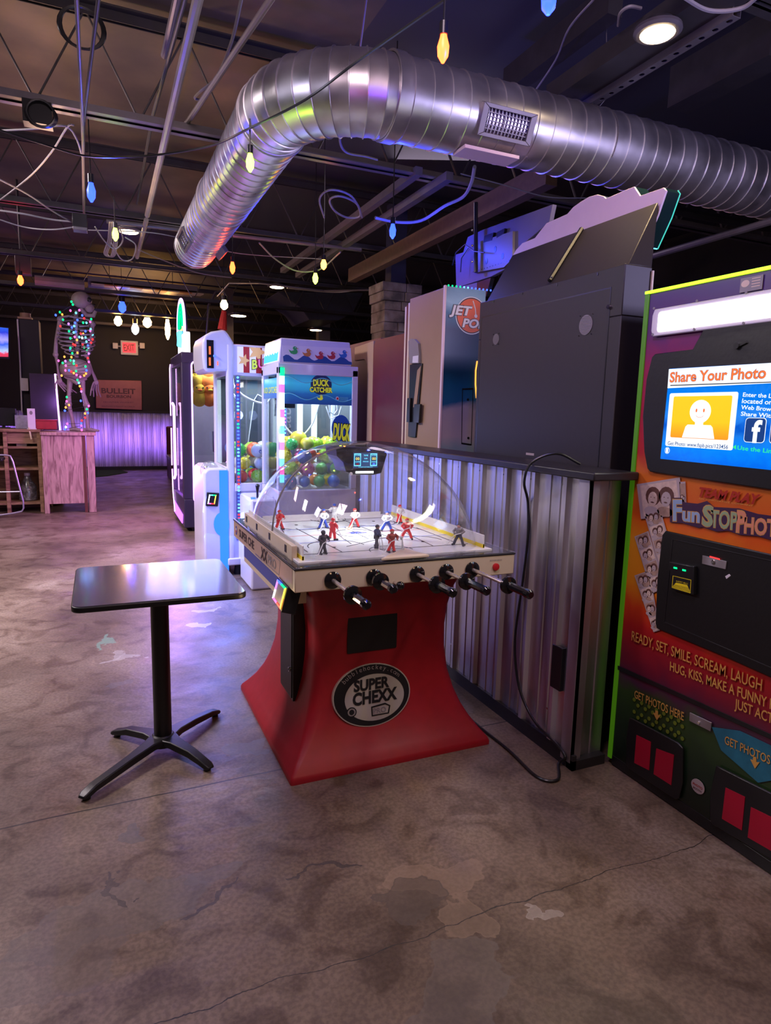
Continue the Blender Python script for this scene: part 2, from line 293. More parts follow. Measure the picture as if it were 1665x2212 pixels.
# ------------------------------------------------------------------ mesh builder
ORG = {}
_tc = {}
class MB:
    def __init__(s): s.v = []; s.f = []; s.m = []; s.mats = []
    def mi(s, m):
        if m not in s.mats: s.mats.append(m)
        return s.mats.index(m)
    def add(s, vs, fs, m):
        b = len(s.v); s.v += [V(x) for x in vs]; k = s.mi(m)
        for f in fs: s.f.append([b + i for i in f]); s.m.append(k)
        return s
    def box(s, p0, p1, m):
        (a, b, c), (d, e, f) = p0, p1
        return s.add([(a, b, c), (d, b, c), (d, e, c), (a, e, c), (a, b, f), (d, b, f), (d, e, f), (a, e, f)],
                     [(0, 3, 2, 1), (4, 5, 6, 7), (0, 1, 5, 4), (1, 2, 6, 5), (2, 3, 7, 6), (3, 0, 4, 7)], m)
    def loop(s, pts, ext, m, m2=None):
        """solid: polygon pts (3d, counter-clockwise seen from -ext ... ) extruded by ext"""
        n = len(pts); pts = [V(p) for p in pts]; e = V(ext)
        s.add(pts + [p + e for p in pts], [tuple(reversed(range(n))), tuple(range(n, 2 * n))], m)
        b = len(s.v) - 2 * n; k = s.mi(m2 or m)
        for i in range(n):
            j = (i + 1) % n; s.f.append([b + i, b + j, b + n + j, b + n + i]); s.m.append(k)
        return s
    def poly(s, fr, pts, d0, d1, m, m2=None):
        a = sum(pts[i][0] * pts[(i + 1) % len(pts)][1] - pts[(i + 1) % len(pts)][0] * pts[i][1] for i in range(len(pts)))
        if a < 0: pts = list(reversed(pts))
        return s.loop([fr.p(x, y, d0) for x, y in pts], fr.n * (d1 - d0), m, m2)
    def rect(s, fr, u0, v0, u1, v1, d0, d1, m, r=0, seg=4):
        u0, u1 = min(u0, u1), max(u0, u1); v0, v1 = min(v0, v1), max(v0, v1)
        if r: return s.poly(fr, rrect(u0, v0, u1, v1, r, seg), d0, d1, m)
        return s.poly(fr, [(u0, v0), (u1, v0), (u1, v1), (u0, v1)], d0, d1, m)
    def frame(s, fr, pts_out, pts_in, d0, d1, m):
        n = len(pts_out)
        for i in range(n):
            j = (i + 1) % n; s.poly(fr, [pts_out[i], pts_out[j], pts_in[j], pts_in[i]], d0, d1, m)
        return s
    def tube(s, pts, r, m, seg=8, closed=False):
        pts = [V(p) for p in pts]; n = len(pts); rs = r if isinstance(r, (list, tuple)) else [r] * n
        vs = []; fs = []; ref = None
        for i, p in enumerate(pts):
            if closed: t = pts[(i + 1) % n] - pts[i - 1]
            else: t = pts[min(i + 1, n - 1)] - pts[max(i - 1, 0)]
            t = t.normalized() if t.length > 1e-9 else V((0, 0, 1))
            if ref is None: ref = t.orthogonal().normalized()
            ref = (ref - t * ref.dot(t)); ref = ref.normalized() if ref.length > 1e-6 else t.orthogonal().normalized()
            bn = t.cross(ref)
            for k in range(seg):
                a = 2 * PI * k / seg; vs.append(p + (ref * math.cos(a) + bn * math.sin(a)) * rs[i])
        for i in range(n if closed else n - 1):
            j = (i + 1) % n
            for k in range(seg):
                l = (k + 1) % seg; fs.append((i * seg + k, i * seg + l, j * seg + l, j * seg + k))
        if not closed: fs += [tuple(reversed(range(seg))), tuple(range((n - 1) * seg, n * seg))]
        return s.add(vs, fs, m)
    def ball(s, c, r, m, seg=14, rings=9, sc=(1, 1, 1), rot=None):
        vs = []; fs = []; c = V(c)
        for i in range(1, rings):
            for k in range(seg):
                a, b = PI * i / rings, 2 * PI * k / seg
                q = V((math.sin(a) * math.cos(b) * sc[0], math.sin(a) * math.sin(b) * sc[1], math.cos(a) * sc[2])) * r
                if rot: q = rot @ q
                vs.append(c + q)
        t, bt = V((0, 0, r * sc[2])), V((0, 0, -r * sc[2]))
        if rot: t, bt = rot @ t, rot @ bt
        vs += [c + t, c + bt]; T = len(vs) - 2; B = T + 1
        for i in range(rings - 2):
            for k in range(seg):
                l = (k + 1) % seg; fs.append((i * seg + k, (i + 1) * seg + k, (i + 1) * seg + l, i * seg + l))
        for k in range(seg):
            l = (k + 1) % seg; fs.append((T, k, l)); fs.append((B, (rings - 2) * seg + l, (rings - 2) * seg + k))
        return s.add(vs, fs, m)
    def text(s, fr, a, b, size, body, m, d=.0015, ext=.0006, al='LEFT', bold=0, shear=0, sx=1, rot=0):
        key = (body, al, bold, shear)
        if key not in _tc:
            cu = bpy.data.curves.new('lettering', 'FONT'); cu.body = body; cu.size = 1; cu.align_x = al; cu.offset = bold; cu.shear = shear; cu.resolution_u = 3
            ob = bpy.data.objects.new('lettering', cu); me = bpy.data.meshes.new_from_object(ob)
            _tc[key] = ([v.co.copy() for v in me.vertices], [tuple(p.vertices) for p in me.polygons])
            bpy.data.objects.remove(ob); bpy.data.curves.remove(cu); bpy.data.meshes.remove(me)
        vs, fs = _tc[key]; c, sn = math.cos(rot), math.sin(rot)
        out = []
        for q in vs:
            x, y = q.x * size * sx, q.y * size
            out.append(fr.p(a + x * c - y * sn, b + x * sn + y * c, d))
        return s.add(out, fs, m)
    def build(s, name, parent=None, loc=None, bevel=0, sharp=35, kind=None, seg=2):
        me = bpy.data.meshes.new(name)
        org = ORG.get(parent.name, V((0, 0, 0))) if parent else (V(loc) if loc is not None else V((0, 0, 0)))
        me.from_pydata([tuple(v - org) for v in s.v], [], s.f)
        for m in s.mats: me.materials.append(m)
        me.polygons.foreach_set('material_index', s.m)
        me.polygons.foreach_set('use_smooth', [True] * len(s.f)); me.update()
        me.set_sharp_from_angle(angle=math.radians(sharp))
        o = bpy.data.objects.new(name, me); COL.objects.link(o)
        if parent: o.parent = parent
        else: o.location = org
        ORG[o.name] = org
        if bevel:
            b = o.modifiers.new('bevel', 'BEVEL'); b.width = bevel; b.segments = seg; b.limit_method = 'ANGLE'; b.angle_limit = .7
        if kind: o['kind'] = kind
        return o
def rrect(u0, v0, u1, v1, r, seg=4):
    out = []
    for cx, cy, a0 in ((u1 - r, v1 - r, 0), (u0 + r, v1 - r, PI / 2), (u0 + r, v0 + r, PI), (u1 - r, v0 + r, 1.5 * PI)):
        for k in range(seg + 1):
            a = a0 + PI / 2 * k / seg; out.append((cx + r * math.cos(a), cy + r * math.sin(a)))
    return out
def ell(cx, cy, rx, ry, n=28, a0=0): return [(cx + rx * math.cos(a0 + 2 * PI * k / n), cy + ry * math.sin(a0 + 2 * PI * k / n)) for k in range(n)]
def root(name, label, cat, loc, group=None):
    o = bpy.data.objects.new(name, None); COL.objects.link(o); o.location = loc; o.empty_display_size = .1
    o['label'] = label; o['category'] = cat
    if group: o['group'] = group
    ORG[o.name] = V(loc); return o
def tag(o, label, cat, group=None, kind=None):
    o['label'] = label; o['category'] = cat
    if group: o['group'] = group
    if kind: o['kind'] = kind
    return o
def clone(r0, loc, rz=0, label=None, scale=None):
    c = r0.copy(); COL.objects.link(c); c.location = loc; c.rotation_euler = (0, 0, rz)
    if scale: c.scale = (scale,) * 3
    if label: c['label'] = label
    for ch in list(r0.children):
        d = ch.copy(); COL.objects.link(d); d.parent = c
        for g in ch.children:
            e = g.copy(); COL.objects.link(e); e.parent = d
    return c
def spline(pts, n=8):
    pts = [V(p) for p in pts]; P = [pts[0] * 2 - pts[1]] + pts + [pts[-1] * 2 - pts[-2]]; out = []
    for i in range(1, len(P) - 2):
        for k in range(n):
            t = k / n; a, b, c, d = P[i - 1], P[i], P[i + 1], P[i + 2]
            out.append(.5 * ((2 * b) + (c - a) * t + (2 * a - 5 * b + 4 * c - d) * t * t + (3 * b - a - 3 * c + d) * t ** 3))
    return out + [pts[-1]]

# ================================================================== STRUCTURE
MB().box((-7, -2.5, -.1), (7.5, 17.8, 0), FLOOR).build('floor', kind='structure')
MB().box((-7, -2.5, 4.1), (7.5, 17.8, 4.2), DECK).build('ceiling', kind='structure')
MB().box((-7, 17.6, 0), (7.5, 17.8, 4.1), BLACKWALL).build('wall_back', kind='structure')
MB().box((-7.2, -2.5, 0), (-7, 17.8, 4.2), BLACKWALL).build('wall_left', kind='structure')
MB().box((7.5, -2.5, 0), (7.7, 17.8, 4.2), BLACKWALL).build('wall_right', kind='structure')

def corrug(mb, fr, u0, u1, v0, v1, m, pitch=.2286, dep=.02, thick=.002):
    """ribbed sheet, ribs vertical, in frame fr"""
    prof = []; u = u0
    P = [(0, 0), (.07, 0), (.075, .004), (.085, .004), (.09, 0), (.14, 0), (.145, .004), (.155, .004), (.16, 0), (.178, 0), (.190, dep), (.213, dep), (.2255, 0)]
    while u < u1:
        for a, b in P:
            if u + a <= u1: prof.append((u + a, b))
        u += pitch
    n = len(prof)
    mb.add([fr.p(a, v0, b + thick) for a, b in prof] + [fr.p(a, v1, b + thick) for a, b in prof], [(i, i + 1, n + i + 1, n + i) for i in range(n - 1)], m)
# low wall on the right: studs/core, ribbed sheet, ledge, skirting
RW = 1.89
low = MB(); low.box((RW, 2.14, 0), (2.055, 4.76, 1.30), TRIMBLK); low = low.build('wall_right_low', kind='structure')
FR = F((RW, 0, 0), (0, -1, 0), (0, 0, 1))
mb = MB(); corrug(mb, FR, -4.76, -2.145, .07, 1.30, GALV)
for k in range(11):
    for z in (.2, 1.26):
        u = -4.6 + k * .2286
        mb.poly(FR, ell(u, z, .005, .005, 6), .002, .006, CHROME)
mb.build('trim_1', kind='structure')
FE = F((0, 2.14, 0), (1, 0, 0), (0, 0, 1))
mb = MB(); corrug(mb, FE, RW + .03, 2.06, .04, 1.30, GALV_D)
mb.rect(FE, RW - .024, .03, RW + .035, 1.30, .0, .026, GALV_D)
mb.rect(FR, -2.18, .03, -2.114, 1.30, .0, .024, GALV_D)
mb.build('trim_2', kind='structure', bevel=.002)
mb = MB(); mb.box((1.835, 2.055, 1.30), (2.075, 4.78, 1.335), LEDGE); mb.build('trim_3', kind='structure', bevel=.006)
mb = MB(); mb.box((RW - .02, 2.1, 0), (RW + .001, 4.76, .07), TRIMBLK); mb.box((RW - .02, 2.1, 0), (2.055, 2.141, .045), TRIMBLK); mb.build('baseboard_right', kind='structure')
# far wall: ribbed half-height sheet, trim
FB = F((0, 17.6, 0), (1, 0, 0), (0, 0, 1))
mb = MB(); corrug(mb, FB, -4.2, 3.4, .08, 1.42, GALV_D, .2286, .03); mb.build('trim_4', kind='structure')
mb = MB(); mb.box((-4.2, 17.53, 0), (3.4, 17.6, .08), TRIMBLK); mb.box((-4.2, 17.54, 1.42), (3.4, 17.6, 1.47), TRIMBLK); mb.build('baseboard_back', kind='structure')

# ---- joists across the room
def joist(y, zb, zt, x0, x1, ph, label, m=STEEL, mb_=STEEL):
    r = root('bar_joist', label, 'joist', ((x0 + x1) / 2, y, zb), 'open web bar joists under the roof deck')
    b = MB()
    for s in (-1, 1): b.box((x0, y + s * .014, zb), (x1, y + s * .066, zb + .007), mb_); b.box((x0, y + s * .014, zb), (x1, y + s * .021, zb + .06), mb_)
    b.build('bottom_chord', r)
    t = MB()
    for s in (-1, 1): t.box((x0, y + s * .014, zt - .007), (x1, y + s * .075, zt), m); t.box((x0, y + s * .014, zt - .065), (x1, y + s * .021, zt), m)
    t.build('top_chord', r)
    w = MB(); pts = []; x = x0 + ph; up = False
    while x < x1:
        pts.append((x, y, zt - .03 if up else zb + .02)); x += .30; up = not up
    w.tube(pts, .015, m, 6); w.build('web', r)
    return r
for y, zb, ph, lab, mm in [(2.3, 3.42, .1, 'black steel bar joist nearest the viewer, over the bubble hockey table', STEEL),
        (4.85, 3.38, .025, 'steel bar joist, lit bottom chord coloured pale, running just behind the duct bend', STEEL_L),  # paler steel on this chord puts the light falling on it into the colour
        (7.25, 3.4, .0, 'dark steel bar joist crossing above the open end of the round duct', STEEL), (9.65, 3.4, .2, 'dark steel bar joist above the purple lit crane machine', STEEL),
        (12.05, 3.4, .1, 'dark steel bar joist beyond the striped hanging board', STEEL), (14.45, 3.4, .0, 'far dark steel bar joist near the hanging edison bulbs', STEEL),
        (16.6, 3.4, .2, 'farthest dark steel bar joist right by the back wall', STEEL)]:
    joist(y, zb, 4.02, -6.9, 7.4, ph, lab, STEEL, mm)
# ---- beams and channels running away from the viewer
def ybeam(name, lab, cat, p, q, z, w, h, m, holes=False, group=None):
    a, b = at(*p, 'Z', z), at(*q, 'Z', z); x = (a.x + b.x) / 2; y0, y1 = sorted((a.y, b.y))
    y0, y1 = max(y0, -2.4), min(y1, 17.5)
    mb = MB()
    if holes:
        st = .075; n = int((y1 - y0) / st); fr = F((x - w / 2, y0, z), (0, 1, 0), (1, 0, 0))
        # underside with round holes, built from hex-cut cells
        for k in range(n):
            c = (k + .5) * st; o_ = [(k * st, 0), ((k + 1) * st, 0), ((k + 1) * st, w), (k * st, w)]
            e = ell(c, w / 2, .016, .013, 8, PI / 8 + PI)
            e4 = [e[0], e[2], e[4], e[6]]
            cor = [(k * st, 0), (c, 0), ((k + 1) * st, 0), ((k + 1) * st, w / 2), ((k + 1) * st, w), (c, w), (k * st, w), (k * st, w / 2)]
            for i in range(8): mb.poly(fr, [cor[i], cor[(i + 1) % 8], e[(i + 1) % 8], e[i]], 0, .003, m)
        mb.box((x - w / 2, y0, z), (x - w / 2 + .003, y1, z + h), m); mb.box((x + w / 2 - .003, y0, z), (x + w / 2, y1, z + h), m)
    else: mb.box((x - w / 2, y0, z), (x + w / 2, y1, z + h), m)
    o = mb.build(name, loc=(x, (y0 + y1) / 2, z)); return tag(o, lab, cat, group)
ybeam('slotted_channel', 'perforated steel channel above the round duct, by the downlight', 'channel', (1250, 238), (1598, 38), 3.36, .05, .05, STEEL_L, True)
ybeam('ceiling_beam', 'dark flat beam left of the big ceiling downlight', 'beam', (1130, 215), (1290, 20), 3.75, .10, .16, STEEL)
ybeam('ceiling_beam', 'dark beam carrying the big ceiling downlight', 'beam', (1240, 240), (1560, -40), 3.395, .20, .10, STEEL)
ybeam('ceiling_beam', 'wide black beam at the upper right corner', 'beam', (1480, 245), (1665, 120), 3.6, .18, .25, STEEL)
ybeam('strut_channel', 'left of the two blue lit steel struts behind the duct', 'strut', (905, 378), (610, 590), 3.36, .06, .06, STEEL_L)
ybeam('strut_channel', 'right of the two blue lit steel struts behind the duct', 'strut', (975, 390), (640, 600), 3.3, .06, .06, STEEL_L)
ybeam('ceiling_beam', 'long brown beam passing behind the stone column toward the duct', 'beam', (1190, 400), (760, 610), 3.2, .10, .16, mat('brown painted beam', (.16, .10, .07), .6, var=.3))
# ---- pipes
def pipe(name, lab, cat, pts, r, m, z=None, seg=10, group=None, kind=None, couple=0):
    P = [at(p[0], p[1], 'Z', p[2] if len(p) > 2 else z) for p in pts]
    if pts[0][1] < 0: P[0] = P[0] + (P[0] - P[1]).normalized() * 1.9
    mb = MB(); mb.tube(P, r, m, seg)
    if couple:
        L_ = (P[-1] - P[0]).length
        for k in range(1, int(L_ / couple) + 1):
            t = k * couple / L_
            if t < 1: a = P[0].lerp(P[-1], t); d = (P[-1] - P[0]).normalized() * .03; mb.tube([a - d, a + d], r * 1.25, m, seg)
    o = mb.build(name, loc=P[0]); return tag(o, lab, cat, group, kind)
pipe('ceiling_pipe', 'thick white pipe slanting down the upper left, pale to orange', 'pipe', [(434, -30), (318, 465)], .024, PIPE_W, 3.32)
pipe('ceiling_pipe', 'short orange lit pipe end below the green bulb', 'pipe', [(316, 475), (296, 556)], .022, PIPE_W, 3.30)
pipe('conduit', 'bright conduit dropping straight from the top left edge to the blue bulb', 'conduit', [(164, -30), (178, 250), (182, 500)], .010, STEEL_L, 3.3)
pipe('conduit', 'darker conduit beside the bright one at the top left', 'conduit', [(216, -30), (181, 260), (180, 330)], .010, STEEL, 3.32)
pipe('ceiling_pipe', 'blue grey pipe at the top, left of the white pipe', 'pipe', [(388, -30), (355, 120)], .022, STEEL_L, 3.7)
pipe('ceiling_pipe', 'thin pipe slanting toward the duct bend from the top', 'pipe', [(604, -30), (402, 268)], .017, PIPE_W, 3.45)
pipe('ceiling_pipe', 'dark thin pipe between the two white pipes', 'pipe', [(405, -20), (330, 250), (296, 440)], .012, STEEL, 3.6)
pipe('hanger_rod', 'thin hanger rod above the duct bend', 'rod', [(795, -30), (774, 130)], .006, PIPE_W, 3.5)
pipe('ceiling_pipe', 'lilac grey horizontal pipe behind the purple machine top', 'pipe', [(230, 478), (780, 540)], .02, STEEL_L, 3.3)
pipe('ceiling_pipe', 'grey pipe crossing right of the pink sign board', 'pipe', [(1445, 452), (1700, 500)], .035, STEEL, 3.2)
pipe('ceiling_pipe', 'pale pipe slanting down behind the pink sign board', 'pipe', [(1400, 556), (1700, 468)], .025, STEEL_L, 2.9)
pipe('conduit', 'long grey conduit joining the wall lights above the crane machines', 'conduit', [(470, 640), (495, 612), (560, 612), (700, 628), (830, 626)], .012, STEEL_L, 3.3)
pipe('ceiling_pipe', 'white flat pipe left of the skeleton head', 'pipe', [(75, 605), (182, 616)], .06, STEEL_L, 3.05)

# ---- spiral duct
def duct():
    r_ = root('spiral_duct', 'large round galvanized spiral duct bending through a right angle', 'duct', (1.43, 3.29, 3.14))
    R, rr, X0, Y0, Z0 = .195, .48, 1.43, 3.29, 3.145
    def sweep(name, cen, tans, ribs, m=DUCT, rad=R, seg=40):
        mb = MB(); vs = []; fs = []
        for i, (c, t, bump) in enumerate(zip(cen, tans, ribs)):
            up = V((0, 0, 1)); sd = t.cross(up)
            for k in range(seg):
                a = 2 * PI * k / seg; vs.append(c + (sd * math.cos(a) + up * math.sin(a)) * (rad + bump))
        for i in range(len(cen) - 1):
            for k in range(seg): l = (k + 1) % seg; fs.append((i * seg + k, (i + 1) * seg + k, (i + 1) * seg + l, i * seg + l))
        mb.add(vs, fs, m); return mb.build(name, r_, sharp=60)
    def straight(a, b, pitch):
        d = (b - a); L_ = d.length; t = d.normalized(); cen = []; tn = []; bp = []
        k = 0
        while k * pitch < L_:
            for o_, bb in ((0, 0), (.46, 0), (.485, .005), (.515, .005), (.54, 0), (.999, 0)):
                s = (k + o_) * pitch
                if s <= L_: cen.append(a + t * s); tn.append(t); bp.append(bb)
            k += 1
        return cen, tn, bp
    sweep('duct_run', *straight(V((X0, Y0, Z0)), V((7.4, Y0, Z0 + .02)), .105))
    cen = []; tn = []; bp = []; N = 11
    for k in range(N):
        for o_, bb in ((0, 0), (.5, -.003), (.93, 0), (.95, .006), (.99, .006)):
            a = (k + o_) / N * PI / 2
            cen.append(V((X0 - rr * math.sin(a), Y0 + rr - rr * math.cos(a), Z0))); tn.append(V((-math.cos(a), math.sin(a), 0))); bp.append(bb)
    cen.append(V((X0 - rr, Y0 + rr, Z0))); tn.append(V((0, 1, 0))); bp.append(0)
    sweep('duct_elbow', cen, tn, bp)
    sweep('duct_branch', *straight(V((X0 - rr, Y0 + rr, Z0)), V((X0 - rr, 6.95, Z0 - .01)), .105))
    for x, w in ((X0, .03),):
        sweep('duct_collar', [V((x - w, Y0, Z0)), V((x - w, Y0, Z0)), V((x + w, Y0, Z0)), V((x + w, Y0, Z0))], [V((-1, 0, 0))] * 4, [0, .012, .012, 0])
    for y in (3.8, 5.35):
        sweep('duct_collar', [V((X0 - rr, y - .02, Z0))] * 2 + [V((X0 - rr, y + .02, Z0))] * 2, [V((0, 1, 0))] * 4, [0, .012, .012, 0])
    # end cap
    c = V((X0 - rr, 6.955, Z0 - .01)); mb = MB(); mb.tube([c - V((0, .01, 0)), c + V((0, .012, 0))], R + .004, DUCT, 36); mb.build('end_cap', r_)
    # register on the run
    def register(cx, axis, ang, name, ln, wd):
        if axis == 'X': fr = F((cx, Y0 - math.cos(ang) * R, Z0 - math.sin(ang) * R), (1, 0, 0), (0, -math.sin(ang), math.cos(ang)))
        else: fr = F((X0 - rr + (-math.cos(ang) * R if ang < 2 else math.cos(PI - ang) * R), cx, Z0 - math.sin(ang) * R), (0, -1, 0), (-math.sin(ang) if ang < 2 else math.sin(ang), 0, math.cos(ang) if ang < 2 else -math.cos(ang)))
        g = MB(); o = [(-ln, -wd), (ln, -wd), (ln, wd), (-ln, wd)]; i_ = [(-ln + .035, -wd + .02), (ln - .035, -wd + .02), (ln - .035, wd - .02), (-ln + .035, wd - .02)]
        g.frame(fr, o, i_, -.03, .016, STEEL_L); g.rect(fr, i_[0][0], i_[0][1], i_[2][0], i_[2][1], -.03, -.012, BLK)
        fo = g.build(name, r_, bevel=.002)
        g = MB(); n = 12
        for k in range(1, n): u = i_[0][0] + (i_[1][0] - i_[0][0]) * k / n; g.rect(fr, u - .002, i_[0][1], u + .002, i_[2][1], -.01, .006, STEEL_L)
        for k in range(1, 6): v = i_[0][1] + (i_[2][1] - i_[0][1]) * k / 6; g.rect(fr, i_[0][0], v - .002, i_[1][0], v + .002, -.01, .008, STEEL_L)
        g.build('louver', fo)
    register(2.02, 'X', .42, 'register', .165, .075)
    register(6.35, 'Y', .5, 'register', .20, .075)
    g = MB(); fr = F((1.98, Y0 - .06, Z0 - R - .008), (1, 0, 0), (0, 1, 0)); g.rect(fr, -.17, -.06, .17, .07, -.006, .012, PINKW); g.build('register', r_, bevel=.002)
    g = MB(); fr = F((X0 - rr + .13, 6.3, Z0 - .165), (0, 1, 0), (.6, 0, -.8)); g.rect(fr, -.18, -.05, .18, .05, -.02, .012, STEEL_L); g.build('register', r_, bevel=.002)
    # hanging strap
    g = MB(); 
    for x in (2.75,):
        g.tube([(x, Y0 - .2 * math.cos(a), Z0 + .2 * math.sin(a)) for a in [k * .2 - .6 for k in range(12)]], .004, STEEL_L, 6)
        g.tube([(x, Y0, Z0 + .2), (x + .03, Y0 - .05, 3.4), (x, Y0, 4.1)], .003, STEEL_L, 6)
    g.build('strap', r_)
duct()

# ================================================================== HOCKEY TABLE
hk = root('bubble_hockey_table', 'red and cream bubble hockey table with clear dome and goalie rods', 'arcade table', (1.17, 2.97, 0))
def hockey():
    xl, xr, y0, y1, zt, zb = .675, 1.69, 2.366, 3.606, .95, .853
    # flared base
    mb = MB(); prof = [(0, -.0), (.018, .0), (.032, .006), (.07, .035), (.12, .068), (.18, .098), (.25, .123), (.34, .145), (.45, .158), (.56, .160), (.66, .152), (.75, .135), (.82, .112), (.853, .10)]
    bx0, bx1, by0, by1 = .682, 1.662, 2.44, 3.49; vs = []; fs = []
    def ring(z, d):
        c = .012 + min(.05, d * .35); a0, a1, b0, b1 = bx0 + d, bx1 - d, by0 + d, by1 - d
        return [(x, y, z) for x, y in rrect(a0, b0, a1, b1, c, 3)]
    rings = [ring(z, d) for z, d in prof]; n = len(rings[0])
    for r in rings: vs += r
    for i in range(len(rings) - 1):
        for k in range(n): l = (k + 1) % n; fs.append((i * n + k, i * n + l, (i + 1) * n + l, (i + 1) * n + k))
    fs.append(tuple(range((len(rings) - 1) * n, len(rings) * n))); fs.append(tuple(reversed(range(n))))
    mb.add(vs, fs, RED); base = mb.build('base', hk, sharp=50)
    # black speaker recess and oval badge follow the concave front
    ysurf = lambda z: by0 + [p[1] + (q[1] - p[1]) * (z - p[0]) / (q[0] - p[0]) for p, q in zip(prof, prof[1:]) if p[0] <= z <= q[0]][0]
    def onfront(pts, m, d0=.001, d1=.003, split=1):
        vs = [(x, ysurf(z) - d1, z) for x, z in pts]; n = len(vs); cx = sum(p[0] for p in pts) / n; cz = sum(p[1] for p in pts) / n
        g.add([(cx, ysurf(cz) - d1, cz)] + vs, [(0, k + 1, (k + 1) % n + 1) for k in range(n)], m)
    g = MB(); fr = F((0, ysurf(.6) + .004, 0), (1, 0, 0), (0, 0, 1)); a, b = fr.px(750, 1330), fr.px(855, 1398)
    g.rect(fr, a[0], b[1], b[0], a[1], -.02, .008, BLK, r=.006); g.build('speaker_panel', hk, bevel=.002)
    # badge: plane through the lower curve, tilted like the surface
    zc = .298; yc = ysurf(zc); dz = .1
    up = V((0, ysurf(zc + dz) - ysurf(zc - dz), 2 * dz)).normalized()
    fb = F((1.093, yc - .014, zc - .008), (1, 0, 0), up)
    global EMBL; EMBL = mat('polished emblem plate', (.70, .64, .56), .2, .4, var=.25, scale=7)
    g = MB(); g.poly(fb, ell(0, 0, .190, .140, 48), -.02, .004, EMBL); g.frame(fb, ell(0, 0, .184, .135, 48), ell(.012, -.012, .146, .104, 48), .003, .0055, INK)
    emb = g.build('emblem', hk, sharp=60)
    g = MB()
    for i, ch in enumerate('bubblehockey.com'):
        a = PI / 2 + .92 - i * .1227
        g.text(fb, .158 * math.cos(a), .114 * math.sin(a) - .001, .030, ch, STEELROD, .0065, al='CENTER', rot=(a - PI / 2) * .8)
    g.build('web_address', emb)
    g = MB()
    for t, u, v, s, sx in (('SUPER', -.004, .026, .066, .92), ('CHEXX', .008, -.034, .074, .86)):
                g.text(fb, u, v, s, t, INK, .007, al='CENTER', bold=.04, sx=sx, shear=.1)
    g.frame(fb, [(-.01, -.095), (.075, -.095), (.085, -.06), (.06, -.045), (-.01, -.052)], [(-.004, -.09), (.07, -.09), (.078, -.062), (.058, -.052), (-.004, -.058)], .004, .006, INK)
    g.text(fb, .03, -.085, .034, 'PRO', GREYINK, .006, al='CENTER', bold=.01)
    g.poly(fb, ell(-.105, -.062, .024, .022, 20), .004, .0065, INK); g.poly(fb, ell(-.105, -.062, .019, .017, 20), .004, .007, STEELROD); g.poly(fb, ell(-.105, -.062, .012, .012, 20), .004, .0075, INK)
    g.build('lettering', emb)
    # access door on the left side
    g = MB(); g.box((.783, 2.77, .215), (.90, 2.99, .853), BLK); g.box((.779, 2.785, .225), (.785, 2.98, .84), BLKM)
    dr = g.build('access_door', hk, bevel=.003)
    g = MB(); fd = F((.779, 0, 0), (0, -1, 0), (0, 0, 1)); g.poly(fd, ell(-2.81, .36, .011, .011, 14), 0, .006, CHROME); g.poly(fd, ell(-2.81, .36, .004, .006, 8), .005, .0075, INK); g.build('lock', dr)
    g = MB(); g.rect(fd, -2.94, .62, -2.84, .76, 0, .002, GREYINK); g.rect(fd, -2.93, .63, -2.85, .75, .002, .003, WHITE); g.build('notice', dr)
    # cream cabinet box, open tray
    g = MB(); g.box((xl, y0, zb), (xr, y1, zt - .006), CREAM); bx = g.build('cabinet', hk, bevel=.004)
    g = MB(); g.box((xl - .003, y0 - .003, zt - .008), (xr + .003, y1 + .003, zt), TRIMBLK); g.build('edge_trim', hk, bevel=.002)
    g = MB(); g.box((.71, 2.62, .73), (.80, 3.5, .853), CREAM); g.box((.706, 2.64, .76), (.71, 3.48, .85), BLUEINK); g.build('side_apron', hk, bevel=.003)
    # side lettering
    fs_ = F((xl - .0005, 0, 0), (0, -1, 0), (0, 0, 1)); g = MB()
    g.rect(fs_, -3.58, .862, -2.40, .94, 0, .0008, mat('tan side decal', (.50, .34, .28), .4, var=.1))
    g.text(fs_, -3.44, .882, .058, 'SUPER CHE', INK, .002, bold=.03, sx=1.25); g.text(fs_, -2.93, .874, .078, 'XX', INK, .0026, bold=.03, sx=1.05, shear=.15)
    g.text(fs_, -2.80, .880, .058, 'PRO', GREYINK, .002, bold=.014, sx=1.35)
    g.frame(fs_, [(-2.83, .868), (-2.60, .868), (-2.58, .936), (-2.83, .936)], [(-2.825, .872), (-2.604, .872), (-2.586, .932), (-2.825, .932)], 0, .0016, GREYINK)
    g.text(fs_, -3.05, .864, .014, 'bubblehockey.com', BLUEINK, .002, sx=1.4)
    g.poly(fs_, ell(-3.52, .90, .022, .025, 20), 0, .002, mat('round blue logo', (.05, .08, .35), .4, var=0)); g.poly(fs_, ell(-3.52, .90, .012, .014, 20), 0, .0028, WHITE); g.poly(fs_, ell(-3.52, .895, .010, .007, 16), 0, .0034, REDP)
    g.build('side_lettering', bx)
    # playfield deck and boards
    ix0, ix1, iy0, iy1, zi = .735, 1.575, 2.45, 3.46, .962
    g = MB(); g.box((xl, y0, zt), (xr, y1, zt + .004), DOMEP); g.box((ix0 - .03, iy0 - .03, zt), (ix1 + .03, iy1 + .03, zi), ICE); ice = g.build('playfield', hk, bevel=.002)
    g = MB(); fi = F((0, 0, zi), (1, 0, 0), (0, 1, 0))
    def line(p, q, w=.0035, m=LINE, h=.0012):
        p, q = V(p), V(q); d = (q - p).normalized(); n_ = V((-d.y, d.x)) * w / 2
        g.poly(fi, [p - n_, q - n_, q + n_, p + n_], 0, h, m)
